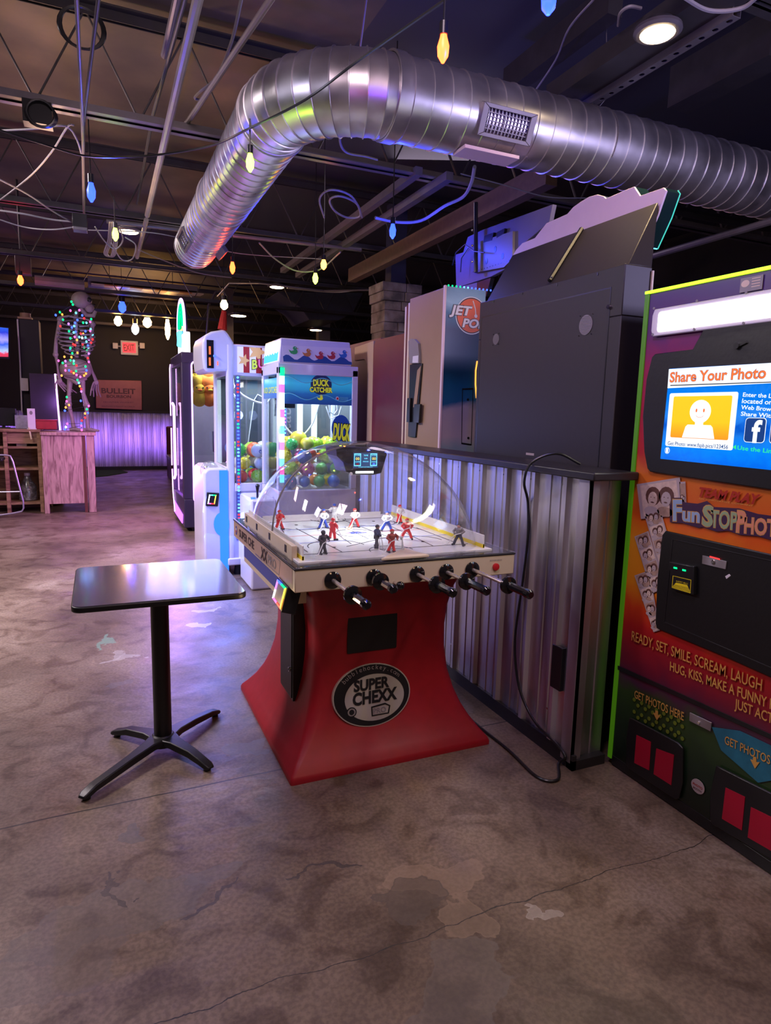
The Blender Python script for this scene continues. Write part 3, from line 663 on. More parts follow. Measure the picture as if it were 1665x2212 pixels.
    def arc(cx, cy, rx, ry, a0, a1, w=.0035, m=LINE, n=10, h=.0012):
        P = [V((cx + rx * math.cos(a0 + (a1 - a0) * k / n), cy + ry * math.sin(a0 + (a1 - a0) * k / n))) for k in range(n + 1)]
        for a, b in zip(P, P[1:]): line(a, b, w, m, h)
    R_ = REDP; cx, cy = (ix0 + ix1) / 2, (iy0 + iy1) / 2
    line((ix0, cy), (ix1, cy), .012, mat('faint red line', (.75, .35, .35), .4, var=0), .0006)
    for yy in (cy - .17, cy + .17): line((ix0, yy), (ix1, yy), .012, mat('faint blue line', (.35, .4, .75), .4, var=0), .0006)
    for sx in (-1, 1):   # player slots
        line((cx + sx * .36, cy - .36), (cx + sx * .36, cy + .05)); line((cx + sx * .36, cy - .02), (cx + sx * .30, cy + .34))
        line((cx + sx * .22, cy - .40), (cx + sx * .25, cy + .20)); line((cx + sx * .12, cy - .25), (cx + sx * .07, cy + .40))
        arc(cx + sx * .2, cy - .28, .13, .13, 0, PI); arc(cx + sx * .2, cy + .28, .13, .13, PI, 2 * PI)
    line((cx, cy - .16), (cx, cy + .16)); line((cx - .1, cy + .30), (cx + .1, cy + .36)); line((cx - .16, cy - .3), (cx + .02, cy - .2))
    arc(cx, cy, .1, .1, 0, 2 * PI, .003, LINE, 24); arc(cx, iy0 + .07, .1, .1, 0, PI, .003); arc(cx, iy1 - .07, .1, .1, PI, 2 * PI, .003)
    line((ix0 + .02, iy0 + .10), (ix1 - .02, iy0 + .10), .003); line((ix0 + .02, iy1 - .10), (ix1 - .02, iy1 - .10), .003)
    arc(cx, cy, .028, .022, 0, 2 * PI, .006, BLUEINK, 12, .0016); line((cx - .05, cy + .012), (cx + .05, cy - .015), .008, BLUEINK, .0017); line((cx - .03, cy - .02), (cx + .02, cy + .025), .006, BLUEINK, .0017)
    for sx in (-1, 1):
        for sy in (-1, 1): arc(cx + sx * .22, cy + sy * .30, .006, .006, 0, 2 * PI, .006, LINE, 8)
    g.build('rink_markings', ice)
    for nm, pts in (('side_board', (ix0 - .006, iy0, ix0, iy1)), ('side_board', (ix1, iy0, ix1 + .006, iy1)), ('end_board', (ix0 + .07, iy1, ix1 - .07, iy1 + .006))):
        g = MB(); a, b, c, d = pts; hgt = .058 if nm == 'side_board' else .02
        g.box((a, b, zi), (c, d, zi + hgt), FIGW)
        if nm == 'side_board': s = (a - .0015, c + .0015); g.box((s[0], b, zi), (s[1], d, zi + .016), YEL)
        bo = g.build(nm, hk)
    # outer skirt of the dome: tan box along the left edge with player windows
    g = MB(); g.box((.700, 2.50, zt), (.722, 3.43, zt + .062), CREAM)
    for yy in (2.58, 2.86, 3.12, 3.36): g.box((.6985, yy, zt + .018), (.7005, yy + .03, zt + .05), INK)
    g.build('dome_skirt', hk, bevel=.002)
    # dome: rounded box plan, superelliptic vault
    DX, DY, DZ0, DH = .455, .555, zt + .008, .455; cx0, cy0 = 1.155, 2.955
    g = MB(); N, M = 56, 18; vs = []; fs = []
    def P(a, t):
        e = 5.0 - 2.6 * math.sin(t) ; c, s_ = math.cos(a), math.sin(a)
        k = (abs(c) ** e + abs(s_) ** e) ** (-1 / e)
        rr = math.cos(t) ** .86
        return V((cx0 + DX * k * c * rr, cy0 + DY * k * s_ * rr, DZ0 + DH * math.sin(t) ** 1.04))
    for j in range(M):
        t = PI / 2 * (j / M)
        for i in range(N): vs.append(P(2 * PI * i / N, t))
    vs.append(V((cx0, cy0, DZ0 + DH)))
    for j in range(M - 1):
        for i in range(N): l = (i + 1) % N; fs.append((j * N + i, j * N + l, (j + 1) * N + l, (j + 1) * N + i))
    for i in range(N): fs.append(((M - 1) * N + i, (M - 1) * N + (i + 1) % N, len(vs) - 1))
    g.add(vs, fs, DOME); dm = g.build('dome', hk, sharp=80)
    # flange of the dome and its seam
    g = MB(); g.frame(F((0, 0, zt + .004), (1, 0, 0), (0, 1, 0)), [(p.x * 1.0 + (p.x - cx0) * .04, p.y + (p.y - cy0) * .03) for p in [P(2 * PI * i / N, 0) for i in range(N)]], [(p.x, p.y) for p in [P(2 * PI * i / N, 0) for i in range(N)]], 0, .005, DOMEP); g.build('flange', dm)
    seam = [(cx0 + DX * math.cos(a), cy0 - .12, DZ0 + DH * .975 * math.sin(a) ** .92) for a in [k * PI / 22 for k in range(11, 23)]]
    seam = [(P_x, y, z) for P_x, y, z in seam]
    g = MB(); g.tube([(cx0 + DX * .985 * math.cos(a), cy0 - .1, DZ0 + DH * .985 * abs(math.sin(a)) ** .80) for a in [PI / 2 + k * PI / 36 for k in range(0, 19)]], .0045, GREYINK, 6); g.build('seam', dm)
    # scoreboard hanging in the dome
    sy = 2.86; fs2 = F((0, sy, 0), (1, 0, 0), (0, 0, 1)); g = MB()
    g.poly(fs2, fs2.pxs((726, 966), (832, 968), (836, 982), (824, 1022), (808, 1026), (762, 1026), (748, 1020), (742, 1000), (728, 985)), -.16, 0, BLK)
    sb = g.build('scoreboard', hk, bevel=.004)
    g = MB(); a, b = fs2.px(763, 978), fs2.px(815, 1010); g.rect(fs2, a[0], b[1], b[0], a[1], 0, .003, emi('scoreboard screen glow', (.02, .06, .16), 1.0))
    w = b[0] - a[0]; hh = a[1] - b[1]; lc = E_LED['ledcyan']
    for u in (0, .66): g.frame(fs2, [(a[0] + w * (u + .03), b[1] + hh * .12), (a[0] + w * (u + .3), b[1] + hh * .12), (a[0] + w * (u + .3), a[1] - hh * .05), (a[0] + w * (u + .03), a[1] - hh * .05)],
                                [(a[0] + w * (u + .05), b[1] + hh * .17), (a[0] + w * (u + .28), b[1] + hh * .17), (a[0] + w * (u + .28), a[1] - hh * .1), (a[0] + w * (u + .05), a[1] - hh * .1)], .003, .004, MATS['sb'])
    for u, t_, v, s, m_ in ((.165, 'SCORE', .80, .11, 'sb'), (.165, '00', .52, .25, 'sy'), (.165, 'HOME', .36, .11, 'sb'), (.5, 'TIME', .78, .14, 'sb'), (.5, '0:00', .58, .12, 'sb'), (.5, 'PERIOD', .38, .11, 'sb'), (.835, 'SCORE', .80, .11, 'sb'), (.835, '00', .52, .25, 'sy'), (.835, 'AWAY', .36, .11, 'sb'), (.5, '25 CENTS OR MORE, PLAY', .02, .08, 'sb')):
        g.text(fs2, a[0] + w * u, b[1] + hh * v, hh * s, t_, MATS[m_], .0045, al='CENTER', sx=1.1)
    g.poly(fs2, ell(a[0] + w * .165, b[1] + hh * .24, w * .05, hh * .07, 12), .003, .005, REDP); g.poly(fs2, ell(a[0] + w * .835, b[1] + hh * .24, w * .05, hh * .07, 12), .003, .005, E_LED['ledblue'])
    g.build('score_screen', sb)
    g = MB(); a, b = fs2.px(768, 1018), fs2.px(806, 1022); g.rect(fs2, a[0], b[1], b[0], a[1], 0, .004, E_LED['ledwhite']); g.ball(fs2.p(*fs2.px(757, 1023), .006), .008, FIGW, 10, 6); g.build('rink_lamp', sb)
    g = MB(); g.tube([((1.05 + 1.28) / 2, sy + .08, 1.36), ((1.05 + 1.28) / 2, sy + .08, DZ0 + DH - .004)], .03, BLK, 12); g.build('hanger', sb)
    # goals
    def goal(y, s):
        g = MB(); w2, hg, dp = .055, .055, .05
        g.tube([(cx - w2, y, zi), (cx - w2, y, zi + hg), (cx + w2, y, zi + hg), (cx + w2, y, zi)], .0028, FIGW, 6)
        g.tube([(cx - w2, y, zi + .002), (cx - w2 * .8, y + s * dp, zi + .002), (cx + w2 * .8, y + s * dp, zi + .002), (cx + w2, y, zi + .002)], .0022, FIGW, 6)
        gg = g.build('goal', hk)
        g = MB()
        A = [V((cx - w2, y, zi)), V((cx - w2, y, zi + hg)), V((cx + w2, y, zi + hg)), V((cx + w2, y, zi))]; B = [V((cx - w2 * .8, y + s * dp, zi)), V((cx - w2 * .7, y + s * dp * .5, zi + hg)), V((cx + w2 * .7, y + s * dp * .5, zi + hg)), V((cx + w2 * .8, y + s * dp, zi))]
        g.add(A + B, [(0, 1, 5, 4), (1, 2, 6, 5), (2, 3, 7, 6), (4, 5, 6, 7)], NETM); g.build('net', gg)
    goal(iy0 + .085, -1); goal(iy1 - .085, 1)
    # triangular deflectors on the near deck
    g = MB()
    for pts in (((823, 1212), (870, 1189), (927, 1204)),):
        P3 = [at(x, y, 'Z', zt + .006) for x, y in pts]; g.loop([P3[0], P3[2], P3[1]], (0, 0, .012), CREAM)
    g.build('deflector', hk, bevel=.003)
    # rods
    ff = F((0, y0, 0), (1, 0, 0), (0, 0, 1))
    for (cxp, cyp), (fx, fy), (ex, ey), clear in (((718, 1253), (762, 1281), (793, 1309), 1), ((807, 1247), (822, 1258), (851, 1275), 1), ((900, 1240), (944, 1265), (980, 1283), 0), ((963, 1235), (1008, 1261), (1053, 1279), 0), ((1019, 1230), (1098, 1263), (1146, 1287), 0)):
        x, z = ff.px(cxp, cyp)
        def yy(px): # depth along the rod from the pixel column
            d0, lo, hi = None, 1.2, y0
            for _ in range(40):
                m_ = (lo + hi) / 2; q = V((x, m_, z)) - CAM; u = W / 2 + FPX * q.dot(CR) / q.dot(_f)
                if u > px: lo = m_
                else: hi = m_
            return m_
        yf, ye = yy(fx), yy(ex)
        g = MB(); g.tube([(x, y0 + .05, z), (x, yf, z)], .0085, STEELROD, 12); rd = g.build('control_rod', hk)
        g = MB(); g.tube([(x, y0 - .001, z), (x, y0 - .006, z), (x, y0 - .010, z), (x, y0 - .014, z)], [.035, .035, .028, .014], BLKG, 24); g.build('bushing', rd)
        g = MB(); g.tube([(x, yf + .012, z), (x, yf + .008, z), (x, yf - .004, z), (x, yf - .010, z)], [.02, .035, .035, .02], BLKG, 20); g.build('hand_guard', rd)
        g = MB(); L_ = yf - ye; g.tube([(x, yf - .006, z), (x, yf - L_ * .3, z), (x, yf - L_ * .8, z)], .0165, CHROME if clear else BLKG, 10)
        g.tube([(x, yf - L_ * .78, z), (x, yf - L_ * .82, z), (x, ye + .004, z), (x, ye - .004, z)], [.013, .0185, .0185, .012], BLKG, 14); g.build('grip', rd, sharp=25)
    x, z = ff.px(852, 1258); g = MB(); g.ball((x, y0 - .055, z), .018, BLKG, 16, 10); g.tube([(x, y0, z), (x, y0 - .05, z)], .007, STEELROD, 10); g.build('goalie_knob', hk)
    x, z = ff.px(1070, 1224); g = MB(); g.tube([(x, y0 - .0005, z), (x, y0 - .008, z), (x, y0 - .01, z)], [.016, .016, .010], REDP, 20); g.build('start_button', hk)
    g = MB(); g.text(ff, x, z + .026, .010, 'BOOM BOX', GREYINK, .002, al='CENTER', sx=1.2); g.build('button_label', hk)
    # card reader with rainbow frame, tilted under the left edge
    o3 = at(609, 1272, 'X', .66); fc = F(o3, (0, -1, 0), (.28, 0, .96))
    P4 = fc.pxs((601, 1253), (618, 1271), (607, 1315), (590.5, 1292)); c0 = (sum(p[0] for p in P4) / 4, sum(p[1] for p in P4) / 4)
    ex = lambda k: [(c0[0] + (p[0] - c0[0]) * k, c0[1] + (p[1] - c0[1]) * k) for p in P4]
    g = MB(); g.poly(fc, ex(1.25), -.06, 0, BLK); cr = g.build('card_reader', hk, bevel=.003)
    g = MB(); g.poly(fc, ex(.8), 0, .002, GREYINK); o4 = ex(1.05); i4 = ex(.86); cs = ['ledviolet', 'ledblue', 'ledgreen', 'ledyellow', 'ledamber', 'ledred', 'ledpink', 'ledwhite']
    for i in range(4):
        for h_ in range(2):
            j = (i + 1) % 4; a, b = h_ / 2, (h_ + 1) / 2; lp = lambda A, B, t: (A[0] + (B[0] - A[0]) * t, A[1] + (B[1] - A[1]) * t)
            g.poly(fc, [lp(o4[i], o4[j], a), lp(o4[i], o4[j], b), lp(i4[i], i4[j], b), lp(i4[i], i4[j], a)], .001, .005, E_LED[cs[(i * 2 + h_ + 1) % 8]])
    g.build('light_frame', cr)
DOMEP = glass_mat('clear deck sheet', (.96, .96, .98), .05, .08, 1.35, haze=.02)
MATS['sb'] = E_LED['ledcyan']; MATS['sy'] = E_LED['ledyellow']
hockey()
light('SPOT', (1.165, 2.90, 1.255), (.92, .96, 1), 16, .05, (1.165, 2.95, .96), 2.5, .8)
light('POINT', (.57, 2.58, .78), (.9, .6, .3), .3, .03)

# ---- rod hockey figures
def figure(name, label, mats, pose):
    j, s, h = mats
    r = root(name, label, 'hockey figure', (0, 0, 0), 'table hockey players under the dome')
    g = MB(); l = 1 if pose else .5
    g.tube([(-.022 * l, .004, .006), (-.013 * l, 0, .026), (-.004, 0, .044)], [.006, .0065, .008], s if j is not FIGD else FIGD, 8); g.tube([(.022 * l, -.004, .006), (.014 * l, 0, .026), (.004, 0, .044)], [.006, .0065, .008], s if j is not FIGD else FIGD, 8)
    for sx in (-1, 1): g.tube([(sx * .024 * l, -.010, .003), (sx * .024 * l, .010, .003)], .0045, FIGD, 8)
    g.build('legs', r)
    g = MB(); g.tube([(0, 0, .036), (0, 0, .046), (0, 0, .052)], [.013, .0135, .011], s if s is not FIGW else j, 10); g.build('shorts', r)
    g = MB(); g.tube([(0, 0, .048), (0, -.001, .058), (0, -.002, .070), (0, -.002, .077)], [.011, .013, .015, .007], j, 10)
    g.tube([(-.012, -.002, .072), (-.022, -.006, .060), (-.012, -.016, .050)], [.0065, .006, .005], j, 8); g.tube([(.012, -.002, .072), (.024, -.004, .062), (.016, -.016, .054)], [.0065, .006, .005], j, 8)
    g.build('jersey', r)
    g = MB(); g.ball((0, -.003, .084), .0085, FIGP if j is not FIGD else FIGD, 12, 8); g.build('face', r)
    g = MB(); g.ball((0, -.0015, .087), .0092, h, 12, 8, (1, 1, .85)); g.build('helmet', r)
    g = MB(); g.tube([(.016, -.016, .056), (-.012, -.018, .046), (-.040, -.026, .006), (-.052, -.026, .004)], [.002, .002, .0022, .003], FIGW, 6); g.build('stick', r)
    return r
ICEZ = .9632
specs = [((603, 1145), 'red hockey figure alone at the left boards', 'r', .6, 1), ((722, 1128), 'white goalie figure standing in the far goal', 'g', PI, 0), ((698, 1142), 'blue and white hockey figure nearest the far goal', 'b', .4, 1),
         ((718, 1165), 'red figure just left of centre ice behind the dark one', 'r', 1.9, 1), ((697, 1197), 'dark backlit figure at the left, nearest the front edge', 'd', .3, 0),
         ((765, 1140), 'large white and red figure behind centre ice', 'w', .2, 1), ((835, 1147), 'white and blue figure right of the back centre', 'v', -.3, 1), ((862, 1130), 'red helmeted figure farthest right at the back', 'w', .4, 0),
         ((813, 1182), 'dark blue figure in front of the bright ice, left of the near goal', 'n', 1.2, 1), ((845, 1193), 'red goalie figure standing in the near goal', 'q', 0, 0), ((878, 1165), 'red figure striding just behind the near goal', 'r', -.4, 1),
         ((990, 1178), 'dark and silver figure at the right boards', 'k', -.9, 1)]
MM = {'r': (JERSEY_R, JERSEY_R, JERSEY_R), 'g': (FIGW, FIGW, JERSEY_B), 'b': (FIGW, JERSEY_B, JERSEY_B), 'd': (FIGD, FIGD, FIGD), 'w': (FIGW, JERSEY_R, JERSEY_R), 'v': (FIGW, JERSEY_B, JERSEY_B), 'n': (mat('navy figure plastic', (.03, .04, .12), .4, var=0), FIGD, FIGD),
      'q': (mat('brick red figure plastic', (.42, .06, .04), .4, var=0), MATS.get('x', JERSEY_R), JERSEY_R), 'k': (GREYINK, FIGD, FIGD)}
for (px, py), lab, k, rz, ps in specs:
    q = at(px, py, 'Z', ICEZ); f_ = figure('hockey_player_figure', lab, MM[k], ps); f_.location = (q.x, q.y, ICEZ); f_.rotation_euler = (0, 0, rz); f_.scale = (1.08,) * 3

# ================================================================== CAFE TABLE
ct = root('pedestal_table', 'small square black pedestal table with a rounded edge top', 'table', (.215, 2.95, 0))
def cafe():
    zt = .80; a, b, c, d = (at(*p, 'Z', zt) for p in ((150, 1318), (527, 1277), (480, 1207), (165, 1224)))
    x0, x1, y0, y1 = (a.x + d.x) / 2, (b.x + c.x) / 2, (a.y + b.y) / 2, (c.y + d.y) / 2
    fr = F((0, 0, zt), (1, 0, 0), (0, 1, 0))
    g = MB(); g.poly(fr, rrect(x0, y0, x1, y1, .04, 6), -.026, -.002, BLKM); tp = g.build('edge_band', ct, bevel=.006, seg=3)
    g = MB(); g.poly(fr, rrect(x0 + .005, y0 + .005, x1 - .005, y1 - .005, .036, 6), -.003, .0, TBLTOP); g.build('table_top', ct)
    cx, cy = .222, 2.955
    g = MB(); g.tube([(cx, cy, .035), (cx, cy, zt - .03)], .039, BLKM, 24); g.build('column', ct)
    g = MB(); g.tube([(cx, cy, zt - .045), (cx, cy, zt - .026)], [.05, .12], BLKM, 20); g.build('top_plate', ct)
    g = MB(); g.tube([(cx, cy, .030), (cx, cy, .06), (cx, cy, .075)], [.066, .060, .042], BLKM, 24); g.build('hub', ct)
    for (px, py) in ((180, 1722), (468, 1538), (248, 1582), (452, 1658)):
        e = at(px, py, 'Z', .015); dv = V((e.x - cx, e.y - cy, 0)); L_ = dv.length; dv.normalize(); sd = V((-dv.y, dv.x, 0)); g = MB()
        st = [(.03, .058, .048, .07), (.09, .036, .04, .068), (.2, .026, .03, .06), (L_ - .05, .024, .02, .045), (L_ - .005, .024, .012, .032), (L_ + .012, .018, .012, .022)]
        vs = []; fs = []
        for dd, hw, zl, zh in st:
            c_ = V((cx, cy, 0)) + dv * dd; vs += [c_ - sd * hw + V((0, 0, zl)), c_ + sd * hw + V((0, 0, zl)), c_ + sd * hw * .8 + V((0, 0, zh)), c_ - sd * hw * .8 + V((0, 0, zh))]
        for i in range(len(st) - 1):
            for k in range(4): l = (k + 1) % 4; fs.append((i * 4 + k, i * 4 + l, i * 4 + 4 + l, i * 4 + 4 + k))
        n = len(vs); fs += [(3, 2, 1, 0), (n - 4, n - 3, n - 2, n - 1)]
        g.add(vs, fs, BLKM); lg = g.build('leg', ct, bevel=.004)
        c_ = V((cx, cy, 0)) + dv * (L_ - .015); g = MB(); g.tube([c_ + V((0, 0, 0)), c_ + V((0, 0, .016))], .016, BLK, 12); g.build('glide', lg)
cafe()

# ---- lettering fitted between two picture points of a flat frame
def tfit(g, fr, p0, p1, ph, body, m, d=.0015, bold=0, shear=0, ext=None):
    (u0, v0), (u1, v1), (u2, v2) = fr.px(*p0), fr.px(*p1), fr.px(*ph)
    du, dv = u1 - u0, v1 - v0; ln = math.hypot(du, dv); rot = math.atan2(dv, du)
    hgt = abs(-(u2 - u0) * math.sin(rot) + (v2 - v0) * math.cos(rot)); size = hgt / .70
    tmp = MB(); tmp.text(F((0, 0, 0), (1, 0, 0), (0, 1, 0)), 0, 0, 1, body, m, 0, bold=bold, shear=shear)
    wd_ = max(q.x for q in tmp.v); sx = ln / (wd_ * size)
    g.text(fr, u0, v0, size, body, m, d, bold=bold, shear=shear, sx=sx, rot=rot)
    return u0, v0, size, sx, rot
def quad(fr, *p): return fr.pxs(*p)
def lerp2(a, b, t): return (a[0] + (b[0] - a[0]) * t, a[1] + (b[1] - a[1]) * t)
def inq(Q, s, t): return lerp2(lerp2(Q[0], Q[1], s), lerp2(Q[3], Q[2], s), t)

# ================================================================== PHOTO BOOTH
BOOTHART = stripes_mat('sunset booth artwork', [(0, (.006, .008, .006)), (.10, (.012, .03, .015)), (.19, (.03, .07, .015)), (.215, (.07, .02, .05)), (.25, (.16, .01, .03)), (.33, (.42, .012, .012)), (.37, (.62, .05, .01)), (.42, (.78, .26, .01)), (.50, (.8, .30, .015)), (.56, (.72, .10, .01)),
                        (.64, (.66, .16, .02)), (.70, (.5, .02, .03)), (.84, (.36, .015, .09)), (.92, (.10, .02, .14)), (1, (.06, .03, .16))], 'Z', 0, 2.07, .07, .3, 5)
SEPIA_L = mat('sepia light print', (.66, .50, .42), .4, var=.3, scale=60); SEPIA_D = mat('sepia dark print', (.12, .05, .04), .4, var=.4, scale=60); SEPIA_M = mat('sepia mid print', (.40, .26, .20), .4, var=.4, scale=50)
PHOTOP = mat('photo paper', (.46, .37, .38), .4, var=.05); GOLD = mat('gold lettering', (.68, .36, .08), .4, var=.1); DKRED = mat('dark red lettering', (.42, .02, .012), .4, var=0)
GREENEDGE = emi('green lit acrylic edge glow', (.12, .42, .01), .17); GREENTOP = emi('bright green edge glow', (.42, 1, .02), 1.9)
def booth():
    pb = root('photo_booth', 'tall photo booth with sunset artwork and green lit edge at the right', 'photo booth', (2.4, 1.5, 0))
    fr = F((2.08, 0, 0), (0, -1, 0), (0, 0, 1)); P = fr.px; yN, yF = .75, 2.10
    g = MB(); g.box((2.085, yN, .012), (2.95, yF, 2.065), BLK); body = g.build('body', pb, bevel=.004)
    g = MB(); g.box((2.078, yN, .03), (2.085, yF - .004, 2.06), BOOTHART); art = g.build('artwork_panel', pb)
    g = MB(); g.box((2.072, yF - .020, .03), (2.086, yF + .003, 2.066), GREENEDGE); g.build('side_edge', pb, bevel=.002)
    g = MB(); g.box((2.070, yN, 2.060), (2.086, yF + .003, 2.072), GREENTOP); g.build('top_edge', pb, bevel=.002)
    g = MB(); g.box((2.076, yN, .005), (2.10, yF - .02, .05), BLK); g.build('kick_plate', pb, bevel=.002)
    # fluorescent light panel
    g = MB(); zt, zb, ul = 1.992, 1.885, -2.045
    out = [(ul + .01, zb), (-yN - .02, zb), (-yN - .02, zt), (ul + .01, zt), (ul, (zt + zb) / 2 + .03), (ul, (zt + zb) / 2 - .03)]
    g.poly(fr, out, .006, .018, WHITE); lp = g.build('lamp_housing', pb, bevel=.004)
    g = MB(); g.rect(fr, ul + .035, zb + .016, -yN - .05, zt - .016, .018, .020, E_WHITE, r=.01); g.build('diffuser', lp)
    g = MB()
    for x, y in ((1420, 667), (1417, 723), (1513, 651), (1507, 712), (1620, 633), (1614, 699)): g.poly(fr, ell(*P(x, y), .005, .005, 8), .018, .021, GREYINK)
    g.build('screws', lp)
    # black monitor surround
    g = MB(); B_ = quad(fr, (1421, 765), (1502, 755), (1528, 708), (1700, 690), (1700, 1062), (1410, 1019), (1404, 1012), (1397, 975), (1394, 900), (1402, 820), (1414, 772))
    g.poly(fr, B_, .006, .016, BLKM); sr = g.build('monitor_surround', pb, bevel=.003)
    g = MB(); g.tube([fr.p(*P(1600, 748), .016), fr.p(*P(1600, 748), .026)], .011, BLK, 14); g.poly(fr, quad(fr, (1596, 750), (1620, 737), (1622, 741), (1600, 752)), .016, .022, BLK); g.build('camera_lens', sr)
    # screen
    x = mat('screen bezel', (.01, .01, .012), .2, var=0)
    SCRB = stripes_mat('blue screen image', [(0, (.0, .08, .42)), (.25, (.0, .13, .5)), (.45, (.005, .10, .38)), (.6, (.0, .05, .30)), (.8, (.01, .12, .42)), (1, (.0, .1, .4))], 'Z', 1.40, 1.62, .35, .2, 22, emit=1.5)
    g = MB(); Q = quad(fr, (1453, 797), (1700, 783), (1700, 1018), (1433, 991)); g.poly(fr, Q, .016, .0175, SCRB); sc_ = g.build('screen', pb)
    EW = emi('screen white glow', (.86, .95, 1), .95); EOR = stripes_mat('orange screen picture', [(0, (.8, .10, .02)), (.5, (.9, .28, .01)), (1, (.75, .5, .01))], 'Z', 1.43, 1.55, .02, .3, 3, emit=.8)
    EO2 = emi('screen orange glow', (.85, .16, .02), .9); EGR = emi('screen green glow', (.02, .8, .25), .9); EBL = emi('screen deep blue glow', (.0, .04, .2), .8)
    g = MB(); g.poly(fr, quad(fr, (1452, 798), (1700, 783), (1700, 827), (1449, 839)), .0175, .0185, EW)
    tfit(g, fr, (1453, 826), (1662, 817), (1454, 805), 'Share Your Photo', EBL, .0188, bold=.035); tfit(g, fr, (1453, 826), (1662, 817), (1454, 805), 'Share Your Photo', EO2, .0192, bold=.015)
    g.poly(fr, quad(fr, (1455, 832), (1700, 824), (1700, 826), (1455, 834)), .0185, .019, BLK); g.build('title_bar', sc_)
    g = MB(); q0 = quad(fr, (1452, 850), (1601, 847), (1589, 973), (1444, 965)); xs = [p[0] for p in q0]; ys = [p[1] for p in q0]; ua, ub, va, vb = min(xs), max(xs), min(ys), max(ys)
    ua, va = P(1444, 965)[0], P(1589, 973)[1]; ub, vb = P(1597, 900)[0], P(1500, 849)[1]
    g.rect(fr, ua, va, ub, vb, .0175, .019, EW, r=.008); pw, ph_ = ub - ua, vb - va
    g.rect(fr, ua + .07 * pw, va + .17 * ph_, ub - .07 * pw, vb - .06 * ph_, .019, .0195, EOR, r=.006)
    cx, cy = ua + .5 * pw, va + .66 * ph_
    g.poly(fr, ell(cx, cy, .155 * pw, .21 * ph_, 28), .0195, .0203, EW); g.rect(fr, cx - .06 * pw, va + .38 * ph_, cx + .06 * pw, cy - .1 * ph_, .0195, .0203, EW)
    g.poly(fr, [(cx - .24 * pw, va + .18 * ph_), (cx + .24 * pw, va + .18 * ph_), (cx + .2 * pw, va + .38 * ph_), (cx + .17 * pw, va + .42 * ph_), (cx - .17 * pw, va + .42 * ph_), (cx - .2 * pw, va + .38 * ph_)], .0195, .0203, EW)
    for s in (-1, 1): g.poly(fr, ell(cx + s * .055 * pw, cy + .02 * ph_, .012 * pw, .035 * ph_, 12), .0203, .0208, EO2)
    arc_ = [(cx + .055 * pw * math.cos(a), cy - .065 * ph_ + .045 * ph_ * math.sin(a)) for a in [PI + k * PI / 8 for k in range(9)]]
    for a, b in zip(arc_, arc_[1:]): n_ = (.0, .0011); g.poly(fr, [a, b, (b[0], b[1] + .0016), (a[0], a[1] + .0016)], .0203, .0208, EO2)
    tfit(g, fr, (1449, 961), (1580, 970), (1449, 953), 'Get Photo: www.fspb.pics/123456', EBL, .0196, bold=.008); g.build('portrait_card', sc_)
    g = MB()
    for t, a, b, c in (('Enter the Link', (1611, 857), (1692, 861), (1611, 848)), ('located on your', (1609, 871), (1712, 876), (1609, 861)), ('Web Browser', (1608, 884), (1692, 890), (1608, 875)), ('Share With Us', (1607, 898), (1702, 905), (1607, 889))):
        tfit(g, fr, a, b, c, t, EW, .0185, bold=.012)
    g.build('screen_lettering', sc_); g = MB()
    fu, fv = P(1613, 955); g.rect(fr, fu, fv, fu + .078, fv + .085, .0175, .0182, EW, r=.012); g.rect(fr, fu + .002, fv + .002, fu + .076, fv + .083, .0182, .0188, EBL, r=.011)
    g.text(fr, fu + .03, fv + .002, .105, 'f', EW, .0192, bold=.03)
    g.build('share_icon', sc_); g = MB()
    fu += .095; g.rect(fr, fu, fv, fu + .078, fv + .085, .0175, .0182, EW, r=.012); g.rect(fr, fu + .002, fv + .002, fu + .076, fv + .083, .0182, .0188, EBL, r=.011)
    g.build('share_icon', sc_); g = MB()
    tfit(g, fr, (1599, 971), (1700, 982), (1599, 962), 'Use the Link In', EGR, .0185, bold=.012); g.poly(fr, quad(fr, (1590, 966), (1597, 961), (1597, 971)), .0175, .0185, EGR)
    g.build('link_caption', sc_); g = MB(); g.poly(fr, ell(*P(1448, 973), .012, .013, 18), .0175, .0182, EW); g.poly(fr, ell(*P(1448, 973), .0105, .0115, 18), .0182, .0186, MATS['blue screen image']); g.rect(fr, P(1445, 978)[0], P(1445, 978)[1], P(1451, 968)[0], P(1451, 968)[1], .0186, .019, EW); g.build('corner_icon', sc_)
    # printed photographs
    def photo(Q, n, faces=2):
        g.poly(fr, Q, .007, .0078, PHOTOP)
        for i in range(n):
            t0, t1 = (i + .06) / n, (i + .94) / n; C = [inq(Q, .08, t0), inq(Q, .92, t0), inq(Q, .92, t1), inq(Q, .08, t1)]
            g.poly(fr, C, .0078, .0082, SEPIA_L if faces == 3 or i % 2 else SEPIA_M)
            w_ = math.dist(C[0], C[1]); h_ = math.dist(C[0], C[3])
            for k in range(2):
                c = inq(C, .32 + .36 * k, .45 + .06 * ((i + k) % 2)); r_ = min(w_, h_) * .26
                g.poly(fr, ell(c[0], c[1] + r_ * .25, r_ * 1.15, r_ * 1.15, 14), .0082, .0086, SEPIA_D); g.poly(fr, ell(c[0], c[1] - r_ * .1, r_ * .72, r_ * .9, 14), .0086, .009, SEPIA_L if (k + i) % 2 == 0 else PHOTOP)
                g.poly(fr, ell(c[0], c[1] - r_ * 1.6, r_ * 1.2, r_ * .6, 12), .0082, .0085, SEPIA_M if k else PHOTOP)
                for s in (-1, 1): g.poly(fr, ell(c[0] + s * r_ * .28, c[1] + r_ * .1, r_ * .09, r_ * .06, 6), .009, .0093, SEPIA_D)
                g.poly(fr, ell(c[0], c[1] - r_ * .5, r_ * .28, r_ * .09, 8), .009, .0093, SEPIA_D)
